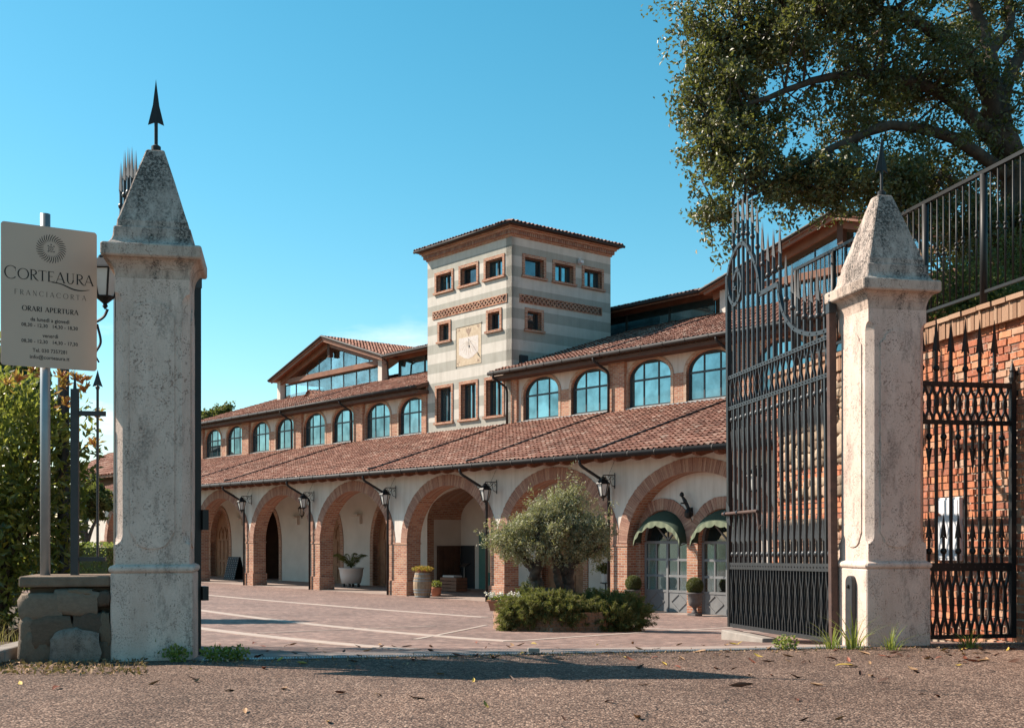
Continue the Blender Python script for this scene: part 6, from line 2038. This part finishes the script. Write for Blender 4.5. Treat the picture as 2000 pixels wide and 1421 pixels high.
def ribbon(mb, pts, ws):
    vs, fs = [], []
    for i, p in enumerate(pts):
        a_ = Vector(pts[max(i - 1, 0)]); b_ = Vector(pts[min(i + 1, len(pts) - 1)]); d_ = b_ - a_
        if d_.length < 1e-9:
            d_ = Vector((1, 0))
        d_.normalize(); n_ = Vector((-d_.y, d_.x)) * (ws[i] if hasattr(ws, '__len__') else ws) / 2
        vs += [(p[0] + n_.x, YS - .0008, p[1] + n_.y), (p[0] - n_.x, YS - .0008, p[1] - n_.y)]
        if i:
            k = 2 * (i - 1); fs.append((k, k + 1, k + 3, k + 2))
    mb.add(vs, fs)


TK, TN = .125, .05


def arc(cx_, cz_, rx, rz, a0, a1, n=18):
    P_, W_ = [], []
    for k in range(n + 1):
        a_ = R(a0 + (a1 - a0) * k / n); P_.append((cx_ + rx * math.cos(a_), cz_ + rz * math.sin(a_))); W_.append(TN + (TK - TN) * abs(math.cos(a_)) ** 1.5)
    return P_, W_


def glyph(ch):
    """roman capital: list of (points, widths), advance; cap height 1"""
    S_ = lambda x, z0=0, z1=1, w=TK: [([(x, z0), (x, z1)], w), ([(x - .12, z0 + .012), (x + .12, z0 + .012)], .03), ([(x - .12, z1 - .012), (x + .12, z1 - .012)], .03)]
    if ch == 'C':
        return [arc(.48, .5, .44, .5, 42, 318), ([(.82, .62), (.82, .92)], .03)], .92
    if ch == 'O':
        return [arc(.5, .5, .46, .5, 0, 360, 30)], 1.0
    if ch == 'R':
        return S_(.15) + [arc(.3, .74, .3, .24, 90, -90), ([(.15, .98), (.3, .98)], TN), ([(.15, .5), (.32, .5)], TN), ([(.3, .5), (.55, .15), (.8, -.05)], [.1, .13, .05])], .74
    if ch == 'P':
        return S_(.15) + [arc(.3, .72, .32, .26, 90, -90), ([(.15, .98), (.3, .98)], TN), ([(.15, .46), (.3, .46)], TN)], .7
    if ch == 'T':
        return [([(.36, 0), (.36, 1)], TK), ([(.24, .012), (.48, .012)], .03), ([(.0, .97), (.72, .97)], TN), ([(.02, .97), (.02, .82)], .035), ([(.70, .97), (.70, .82)], .035)], .74
    if ch == 'E':
        return S_(.15) + [([(.15, .97), (.6, .97)], TN), ([(.15, .52), (.5, .52)], TN), ([(.15, .03), (.64, .03)], TN), ([(.59, .97), (.59, .84)], .03), ([(.63, .03), (.63, .18)], .03)], .70
    if ch == 'F':
        return S_(.15) + [([(.15, .97), (.6, .97)], TN), ([(.15, .52), (.48, .52)], TN), ([(.59, .97), (.59, .84)], .03)], .66
    if ch == 'A':
        return [([(.06, 0), (.42, 1)], TN), ([(.42, 1), (.8, 0)], TK), ([(.18, .33), (.66, .33)], TN), ([(-.04, .012), (.18, .012)], .03), ([(.66, .012), (.94, .012)], .03)], .88
    if ch == 'U':
        return [([(.16, 1), (.16, .36)], TK), arc(.42, .36, .26, .36, 180, 360), ([(.68, 1), (.68, .36)], TN), ([(.03, .988), (.29, .988)], .03), ([(.57, .988), (.8, .988)], .03)], .86
    if ch == 'N':
        return [([(.14, 0), (.14, 1)], TN), ([(.14, 1), (.72, 0)], TK), ([(.72, 0), (.72, 1)], TN), ([(.02, .012), (.26, .012)], .03), ([(.6, .988), (.84, .988)], .03)], .86
    if ch == 'I':
        return S_(.15), .32
    return [], .4


def word(name, txt, x0, x1, zc_, h, space=.08, boost=1.0, big_first=1.0):
    mb = MB(); adv = []; x = 0
    for i, ch in enumerate(txt):
        k = big_first if i == 0 else 1.0
        g_, a_ = glyph(ch); adv.append((x, g_, k)); x += a_ * k * 1.0 + space
    tot = x - space; sc = (x1 - x0) / tot
    for (x, g_, k) in adv:
        for pts, ws in g_:
            P_ = [(x0 + (x + px * k) * sc, zc_ - h / 2 + pz * h * k - (k - 1) * h * .3) for px, pz in pts]
            ribbon(mb, P_, [w * h * boost for w in ws] if hasattr(ws, '__len__') else ws * h * boost)
    return mb.build(name, M['sign_ink'], pl, kind='stuff')


word('name_lettering', 'CORTEAURA', sx(.035), sx(.965), sz(.352), .098, .06, 1.0, 1.22)
mb = MB(); ribbon(mb, spline([(sx(.52), sz(.392)), (sx(.62), sz(.397)), (sx(.74), sz(.425)), (sx(.83), sz(.430)), (sx(.92), sz(.42))], 6), [.004 + .009 * math.sin(math.pi * k / 24) for k in range(25)])
mb.build('swash', M['sign_ink'], pl)
word('region_lettering', 'FRANCIACORTA', sx(.135), sx(.885), sz(.481), .047, .42, .75)
word('hours_heading', 'ORARI APERTURA', sx(.215), sx(.80), sz(.590), .045, .10, 1.55)


def text(name, body, x0, x1, zbase, size):
    cu = bpy.data.curves.new(name, 'FONT'); cu.body = body; cu.size = 1.0; cu.offset = .012; cu.resolution_u = 2
    ob = bpy.data.objects.new(name, cu)
    me = bpy.data.meshes.new_from_object(ob); bpy.data.objects.remove(ob)
    co = np.array([v.co[:] for v in me.vertices]); mn, mx_ = co[:, 0].min(), co[:, 0].max()
    for v in me.vertices:
        v.co = (x0 + (v.co.x - mn) / (mx_ - mn) * (x1 - x0), YS - .0008, zbase + v.co.y * size)
    me.name = name
    link(bpy.data.objects.new(name, me), M['sign_ink'], pl, 'stuff')


text('opening_line', 'da lunedì a giovedì', sx(.30), sx(.705), sz(.676), .050)
text('opening_line', '08,30 - 12,30   14,30 - 18,30', sx(.207), sx(.795), sz(.717), .046)
text('opening_line', 'venerdì', sx(.424), sx(.586), sz(.786), .050)
text('opening_line', '08,30 - 12,30   14,30 - 17,30', sx(.207), sx(.795), sz(.830), .046)
text('contact_line', 'Tel. 030 7357281', sx(.322), sx(.68), sz(.893), .048)
text('contact_line', 'info@corteaura.it', sx(.294), sx(.707), sz(.940), .048)
mb = MB(); cx_, cz_ = sx(.514), sz(.155)
for k in range(32):
    a_ = 2 * math.pi * k / 32
    pts = []
    for i in range(7):
        f = i / 6; r = .066 + .068 * f; aa = a_ + .07 * math.sin(f * math.pi * 1.3) - .06 * f
        pts.append((cx_ + r * math.cos(aa), cz_ + r * math.sin(aa)))
    ribbon(mb, pts, [.002, .0045, .0068, .0075, .0072, .0066, .0045])
sp = [(cx_ + (.004 + .0035 * q_ / 3) * math.cos(q_ * .55), cz_ + (.004 + .0035 * q_ / 3) * math.sin(q_ * .55)) for q_ in range(22)]
ribbon(mb, sp, .0045)
for k in range(4):
    a_ = math.pi / 4 + k * math.pi / 2; x_, z_ = cx_ + .036 * math.cos(a_), cz_ + .036 * math.sin(a_)
    mb.poly([(x_ - .006, z_ - .004), (x_ + .004, z_ - .006), (x_ + .006, z_ + .004), (x_ - .004, z_ + .006)], YS - .0009, YS)
ribbon(mb, [(cx_ - .004, cz_ + .03), (cx_ + .004, cz_ + .042), (cx_ - .006, cz_ + .046)], [.007, .008, .004])
mb.build('sun_emblem', M['sign_ink'], pl, kind='stuff')

# ------------------------------------------------------------------ left side: lamp post, low wall, fence, kerb, verge
c_ = at(124, 1000, 13.2)
LP = thing('lamp_post', 'grey lamp post behind the sign with black hanging lantern', 'lamp post', (c_.x, c_.y, 0), 0)
MB().lathe([(.10, 0), (.10, .6), (.065, .7), (.06, 4.05), (.03, 4.4)], 16).build('pole', M['iron'], LP, smooth=True)
mb = MB(); mb.tube(spline3([(0, 0, 3.4), (.25, 0, 3.52), (.44, 0, 3.62), (.5, 0, 3.72)], 6), .016, 6); mb.tube(spline3([(.38, 0, 3.55), (.42, 0, 3.35), (.36, 0, 3.22), (.4, 0, 3.12)], 6), [.014] * 12 + [.01] * 7, 6); mb.build('arm', M['iron_dark'], LP)
ld = bpy.data.objects.new('lantern', None); ld.location = (.47, 0, 4.36); col.objects.link(ld); ld.parent = LP
lantern_parts(ld); ld.scale = (1.05, 1.05, .92)

wp = uvw(-.74, .37)
LW = thing('low_stone_wall', 'low brown rubble wall with flat capstone beside the shaded pillar', 'wall', (wp[0], wp[1], 0), TH)
MB().box(-.72, 0, -.26, .3, -.3, .68).build('wall_core', M['soil'], LW)
MB().box(-.80, .0, -.36, .36, .69, .79).build('capstone', M['brown_stone'], LW, bevel=.02)
random.seed(44)
for (x, z, w, h, m_) in ((-.60, .50, .34, .22, 0), (-.30, .54, .36, .2, 0), (-.06, .58, .10, .12, 0), (-.55, .28, .42, .24, 0), (-.2, .34, .24, .2, 0), (-.055, .30, .10, .26, 1), (-.62, .06, .2, .24, 0), (-.3, .10, .40, .34, 2), (-.06, .06, .12, .22, 0), (-.26, .645, .2, .05, 1), (-.73, .3, .12, .2, 0), (-.72, .1, .16, .3, 0)):
    inst('stone', random.choice(SM), M['field_stone'] if m_ == 1 else (M['rock'] if m_ == 2 else M['brown_stone']), LW, (x, -.27, z), (0, random.uniform(-.1, .1), 0), (w * 1.08, .2 + (.1 if m_ == 2 else 0), h * 1.1))
FN = thing('wall_fence', 'iron fence panel with arrow spear on the low stone wall', 'fence', (wp[0], wp[1], 0), TH)
MB().box(-.405, -.335, -.035, .035, .78, 2.55).build('fence_post', M['iron'], FN)
MB().loft([[(-.385, -.015, 2.55), (-.355, -.015, 2.55), (-.355, .015, 2.55), (-.385, .015, 2.55)], [(-.371, -.002, 2.74), (-.369, -.002, 2.74), (-.369, .002, 2.74), (-.371, .002, 2.74)]]).build('post_point', M['iron'], FN)
MB().box(-.335, -.09, -.02, .02, 2.30, 2.345).build('rail', M['iron'], FN); MB().box(-.335, -.09, -.02, .02, .92, .96).build('rail', M['iron'], FN)
MB().tube([(-.165, 0, .96), (-.165, 0, 2.56)], .013, 8).build('spear_bar', M['iron'], FN)
inst('ball', BALL, M['iron'], FN, (-.165, 0, 2.57), scale=(.6, .6, .6))
o = inst('arrowhead', HEAD, M['iron'], FN, (-.165, 0, 2.585)); o.scale = (.95, 1.5, .42)

k0, k1 = spot(-160, 1345)[0], spot(86, 1284)[0]
dk = (k1 - k0) / np.linalg.norm(k1 - k0); nk = np.array([-dk[1], dk[0]])
KB = thing('kerb', 'worn concrete kerb running to the foot of the sign post', 'kerb', (k1[0], k1[1], 0), math.atan2(dk[1], dk[0]))
for k in range(6):
    MB().box(-1.0 * (k + 1) + .006, -1.0 * k - .006, -.0, .22, -.2, .135).build('kerb_stone', M['concrete'], KB, bevel=.02)
vg = [k1 + nk * .2, k0 + nk * .2 - dk * 6, k0 + nk * 30 - dk * 6, k1 + nk * 30 + dk * 6, k1 + nk * 1.0 + dk * 6, k1 + nk * .9 + dk * .3]
nvg = len(vg)
struct(MB().add([(*q_, .11) for q_ in vg] + [(*q_, -.3) for q_ in vg], [tuple(range(nvg))] + [(k, nvg + k, nvg + (k + 1) % nvg, (k + 1) % nvg) for k in range(nvg)]).build('verge', M['soil']))


def blades(name, C, H, lean, w, mat, parent=None, kind=None, seed=1):
    random.seed(seed); mb = MB()
    for (x, y, z), h in zip(C, H):
        an = random.uniform(0, 6.28); ln = random.uniform(.2, lean) * h; ww = w * random.uniform(.7, 1.3)
        d_ = Vector((math.cos(an), math.sin(an), 0)); s_ = Vector((-d_.y, d_.x, 0)) * ww / 2; b_ = Vector((x, y, z)); vs = []
        for i in range(5):
            f = i / 4; p_ = b_ + d_ * ln * f * f + Vector((0, 0, h * (f - .45 * f * f * (ln / h))))
            vs += [p_ - s_ * (1 - f * .9), p_ + s_ * (1 - f * .9)]
        mb.add(vs, [(2 * i, 2 * i + 1, 2 * i + 3, 2 * i + 2) for i in range(4)])
    return mb.build(name, mat, parent, kind=kind)


# dry grass on the verge
C, H_ = [], []
for k in range(1500):
    q_ = k1 + nk * random.uniform(.22, 1.6) - dk * random.uniform(-.6, 4.0); C.append((q_[0], q_[1], .11)); H_.append(random.uniform(.08, .34))
dg_ = blades('dry_grass', C, H_, 1.0, .008, M['straw'], kind='stuff', seed=4); dg_['label'] = 'dry straw-coloured grass on the verge behind the kerb'; dg_['category'] = 'grass'

# photinia
pb = at(-5, 1180, 13.0)
PH = thing('photinia_shrub', 'tall glossy photinia shrub with orange-red young leaves behind the sign', 'shrub', (pb.x, pb.y, .1), 0)
mb = MB(); random.seed(9)
stems = []
for k in range(26):
    an = random.uniform(0, 6.28); r = random.uniform(.2, 1.0); hh = random.uniform(1.6, 2.75)
    e_ = Vector((r * math.cos(an) * .95, r * math.sin(an) * .8, hh)); m_ = Vector((e_.x * .35, e_.y * .35, hh * .5)); stems.append((m_, e_))
    mb.tube([(random.uniform(-.12, .12), random.uniform(-.12, .12), 0), m_, e_], [.03, .018, .006], 6)
mb.build('stems', M['bark'], PH, kind='stuff')
C, Dd = [], []
for (m_, e_) in stems:
    for k in range(60):
        f = random.random() ** .7; q_ = m_.lerp(e_, f); o_ = Vector(rng.normal(size=3) * .16); C.append(q_ + o_); Dd.append(o_.normalized() + Vector((0, 0, .4)))
for k in range(8200):
    b_ = in_ball(1, .33)[0]; q_ = Vector((b_[0] * .98 + .02 * b_[2], b_[1] * .95, 1.46 + b_[2] * 1.5)); C.append(q_); Dd.append(Vector(b_) + Vector((0, 0, .3)))
C, Dd = np.array([tuple(x) for x in C]), np.array([tuple(x) for x in Dd]); C[:, 2] = np.maximum(C[:, 2], .1)
Lf = rng.uniform(.09, .15, len(C)); yg = (C[:, 2] + rng.normal(size=len(C)) * .3 > 1.9) & (np.linalg.norm(C[:, :2], axis=1) > .25)  # paler yellow-green leaves towards the top and outside of the shrub
leaves('foliage', C[~yg], Lf[~yg], Lf[~yg] * .38, M['photinia'], PH, Dd[~yg], 1.0)
leaves('upper_foliage', C[yg], Lf[yg], Lf[yg] * .38, M['photinia_upper'], PH, Dd[yg], 1.0)
C, Dd = [], []
red_spots = [at(px, py, 12.3) for px, py in ((12, 750), (60, 728), (118, 738), (150, 742), (165, 765), (125, 755), (35, 745), (190, 815), (160, 750), (85, 735), (128, 790), (185, 870))]
for p_ in red_spots:
    q_ = p_ - Vector((pb.x, pb.y, .1))
    for k in range(22):
        d_ = Vector(rng.normal(size=3)) * .7 + Vector((0, 0, 1.0)); d_.normalize(); C.append(q_ + d_ * random.uniform(.02, .1)); Dd.append(d_ * 3)
C, Dd = np.array([tuple(x) for x in C]), np.array([tuple(x) for x in Dd])
Lf = rng.uniform(.07, .11, len(C)); leaves('young_leaves', C, Lf, Lf * .34, M['photinia_red'], PH, Dd, 1.0)
C, Dd = [], []
for (px, py) in ((178, 840), (190, 890), (170, 885), (165, 800), (178, 920)):                      # sprigs reaching past the fence
    q_ = at(px, py, 12.8) - Vector((pb.x, pb.y, .1))
    for k in range(16):
        d_ = Vector(rng.normal(size=3)); d_.normalize(); C.append(q_ + d_ * random.uniform(.02, .16)); Dd.append(d_)
leaves('side_sprigs', np.array([tuple(x) for x in C]), .1, .036, M['photinia'], PH, np.array([tuple(x) for x in Dd]), 1.0, kind='stuff')
mb = MB(); mb.tube([(.3, 0, 1.2), tuple(at(140, 900, 12.8) - Vector((pb.x, pb.y, .1))), tuple(at(185, 850, 12.8) - Vector((pb.x, pb.y, .1)))], [.02, .012, .004], 6); mb.build('side_stem', M['bark'], PH)

# hedge and trees beyond
c_ = at(172, 1072, 44)
HG = thing('clipped_hedge', 'pale green clipped hedge seen between fence and shaded pillar', 'hedge', (c_.x - 1, c_.y, -1.0), 0)
MB().box(-2.2, 1.9, -.5, .6, -.3, 1.75).build('hedge_core', M['box_leaf'], HG)
C = rng.uniform((-2.3, -.65, 0), (2.0, .7, 1.95), (9000, 3)); keep = (np.abs(C[:, 1]) > .45) | (C[:, 2] > 1.6) | (C[:, 0] > 1.75); C = C[keep]
leaves('foliage', C, .1, .07, M['weed'], HG)


def far_tree(label, px, py, Y, r, rz, n, base_z=-1.2):
    c_ = at(px, py, Y); b_ = Vector((c_.x, c_.y, base_z))
    bl_ = [(c_ + Vector((random.uniform(-.6, .6) * r, random.uniform(-.5, .5) * r, random.uniform(-.5, .5) * rz)), (r * .55, r * .55, rz * .55), 1) for k in range(6)]
    tree('background_tree', label, 'tree', b_, [([b_, (b_ + c_) / 2, c_], .25, .08), ([(b_ + c_) / 2, c_ + Vector((-r * .5, 0, 0))], .12, .04), ([(b_ + c_) / 2, c_ + Vector((r * .5, 0, 0))], .12, .04)],
         bl_, n, 70, r * .13, (.16, .30), .5, M['far_leaf'], M['bark'], twig=.03, group='trees beyond the buildings')


random.seed(12)
far_tree('small tree top showing above the far end of the roof', 430, 812, 96, 1.5, 1.1, 90)
far_tree('dark tree behind the fence, in front of the annexe', 168, 985, 58, 1.6, 1.5, 110)
far_tree('leafy tree crown behind the photinia at the left edge', 20, 760, 24, 1.3, 1.2, 140)

# ------------------------------------------------------------------ weeds and fallen leaves
def weed(px, py, n, h, label, tuft='grass', w=.011):
    p_, z = spot(px, py); random.seed(int(px)); C, H_ = [], []
    W_ = thing('weed_tuft', label, 'weed', (p_[0], p_[1], z), 0, 'weeds at the foot of the gate')
    for k in range(n):
        C.append((random.gauss(0, .05), random.gauss(0, .035), -.02)); H_.append(h * random.uniform(.55, 1.45))
    blades('blades', C, H_, 1.2, w * 1.3, M['weed'], W_, seed=int(px))
    if tuft != 'grass':
        Cc = in_ball(130, .5) * np.array([.14, .08, .09]) + np.array([0, 0, .07]); leaves('leaves', Cc, .045, .028, M['weed'], W_)


weed(300, 1288, 16, .24, 'dark arching weed against the shaded pillar plinth', 'g', .016)
weed(345, 1291, 10, .14, 'small weed at the right foot of the shaded pillar', 'g')
weed(232, 1288, 14, .16, 'bright green leafy weed at the corner of shaded pillar and low wall', 'leafy')
weed(160, 1290, 8, .10, 'low leafy weed in front of the low stone wall', 'leafy')
weed(420, 1290, 16, .22, 'weed growing at the foot of the folded gate leaf', 'leafy', .014)
weed(462, 1289, 9, .10, 'flat leafy weed on the drain right of the folded gate leaf', 'leafy')
weed(1625, 1266, 46, .27, 'sunlit grass tuft at the hinge of the open gate', 'grass', .012)
weed(1668, 1266, 22, .40, 'tall grass blades beside the guard post', 'grass', .016)
weed(1740, 1268, 40, .25, 'sunlit grass tuft in front of the sunlit pillar plinth', 'grass', .013)
weed(1893, 1264, 46, .22, 'grass tuft under the side gate', 'grass', .011)
weed(1535, 1268, 12, .07, 'tiny grass on the edge of the asphalt by the open gate', 'leafy')


def leaf_mesh(seed):
    random.seed(seed); n = 6; vs, fs = [], []; curl = random.uniform(.1, .9); bend = random.uniform(-.5, .5); wd = random.uniform(.30, .42)
    for i in range(n + 1):
        f = i / n; w = wd * math.sin(math.pi * min(1, f * .96 + .02)) ** .8; x = f - .5; zb = .25 * bend * (2 * f - 1) ** 2
        for s_ in (-1, 0, 1):
            vs.append((x, s_ * w * .5 * (1 - .25 * curl), zb + abs(s_) * w * .5 * curl + random.uniform(-.015, .015)))
    for i in range(n):
        for j in range(2):
            k = i * 3 + j; fs.append((k, k + 3, k + 4, k + 1))
    vs += [(-.5, 0, .02), (-.68, .02, .06), (-.68, -.01, .06)]; m_ = len(vs); fs.append((m_ - 3, m_ - 2, m_ - 1))
    mn = min(v[2] for v in vs); vs = [(x, y, z - mn) for x, y, z in vs]
    return MB().add(vs, fs).mesh('fallen_leaf', True)


LM = [leaf_mesh(k) for k in range(9)]
random.seed(77)
spots_ = [(300, 1336), (378, 1326), (385, 1331), (448, 1349), (515, 1306), (555, 1346), (665, 1354), (738, 1358), (812, 1364), (640, 1411), (860, 1316), (1000, 1328), (1092, 1287), (1276, 1286), (1296, 1297), (1250, 1304), (1322, 1303),
          (1400, 1306), (1434, 1306), (1470, 1293), (1500, 1293), (1540, 1291), (1570, 1294), (1660, 1300), (1680, 1317), (1700, 1321), (1783, 1307), (1788, 1313), (1555, 1323), (1595, 1339), (1605, 1347), (1556, 1368), (1640, 1405), (1570, 1407), (1243, 1403), (1259, 1338),
          (1921, 1291), (1980, 1292), (1910, 1285), (1800, 1355), (1722, 1332), (1830, 1360), (1421, 1273), (1465, 1319), (1507, 1319), (925, 1330), (700, 1305), (765, 1303), (40, 1335), (110, 1345), (690, 1292), (590, 1296), (930, 1255), (842, 1263), (795, 1263), (770, 1263), (745, 1264), (700, 1263), (560, 1262), (1150, 1330), (1100, 1404), (1190, 1372), (950, 1380), (480, 1390)]
for k in range(60):
    spots_.append((random.uniform(420, 1500), random.uniform(1256, 1290)))
for k in range(40):
    spots_.append((random.uniform(1500, 1990), random.triangular(1266, 1300, 1270)))
for i, (px, py) in enumerate(spots_):
    p_, z = spot(px, py); s_ = random.uniform(.075, .145); cn = random.choice(('yellow', 'rust-red', 'rust-red', 'dark brown', 'dark brown', 'tan', 'tan'))
    o = inst('fallen_leaf', LM[i % 9], M['leaf ' + cn], None, (p_[0], p_[1], z + .004), (random.uniform(-.4, .4), random.uniform(-.45, .45), random.uniform(0, 6.28)), (s_, s_, s_))
    where = 'below the shaded pillar' if px < 480 else 'left of the small gate stop' if px < 1030 else 'in front of the open gate leaf' if px < 1520 else 'below the sunlit pillar' if px < 1800 else 'in front of the side gate'
    how = 'on the courtyard edge' if py < 1272 else 'by the threshold' if py < 1292 else 'on the asphalt' if py < 1325 else 'far forward on the asphalt'
    tag(o, f"{cn} fallen leaf {how}, {where}", 'leaf', 'fallen leaves')
p_, z = spot(1447, 1341); o = inst('fallen_leaf', LM[2], M['leaf dark brown'], None, (p_[0], p_[1], z + .004), (.9, .1, 2.8), (.19, .19, .19)); tag(o, 'largest fallen leaf, curled and brown, standing up on the asphalt', 'leaf', 'fallen leaves')
p_, z = spot(1655, 1302); o = inst('fallen_leaf', LM[4], M['leaf yellow'], None, (p_[0], p_[1], z + .004), (.1, .1, .25), (.24, .2, .16)); tag(o, 'longest yellowish leaf lying on the asphalt below the sunlit pillar', 'leaf', 'fallen leaves')
# litter swept against the kerb and wall
C = []
for k in range(520):
    q_ = spot(random.uniform(0, 290), random.uniform(1290, 1318))[0]; C.append((q_[0], q_[1], .012 + random.random() * .02))
C = np.array(C); C2 = []
lt = leaves('leaf_litter', C, rng.uniform(.03, .07, len(C)), rng.uniform(.015, .03, len(C)), M['litter'], None, np.tile(np.array([[0, 0, -.0]]), (len(C), 1)), 0, kind='stuff'); lt['label'] = 'dry leaf litter along the kerb and the foot of the low wall'; lt['category'] = 'leaf litter'

C = []
for k in range(900):
    u_ = random.uniform(0, 9.2); q_ = uvw(u_, random.gauss(-.22, .10) if random.random() < .8 else random.uniform(-.9, .1)); C.append((q_[0], q_[1], .006 + random.random() * .008))
lc = leaves('leaf_crumbs', np.array(C), rng.uniform(.012, .045, len(C)), rng.uniform(.008, .02, len(C)), M['litter'], None, np.zeros((len(C), 3)), 0, kind='stuff'); lc['label'] = 'crumbs of dry leaf drifted along the asphalt edge at the threshold'; lc['category'] = 'leaf litter'
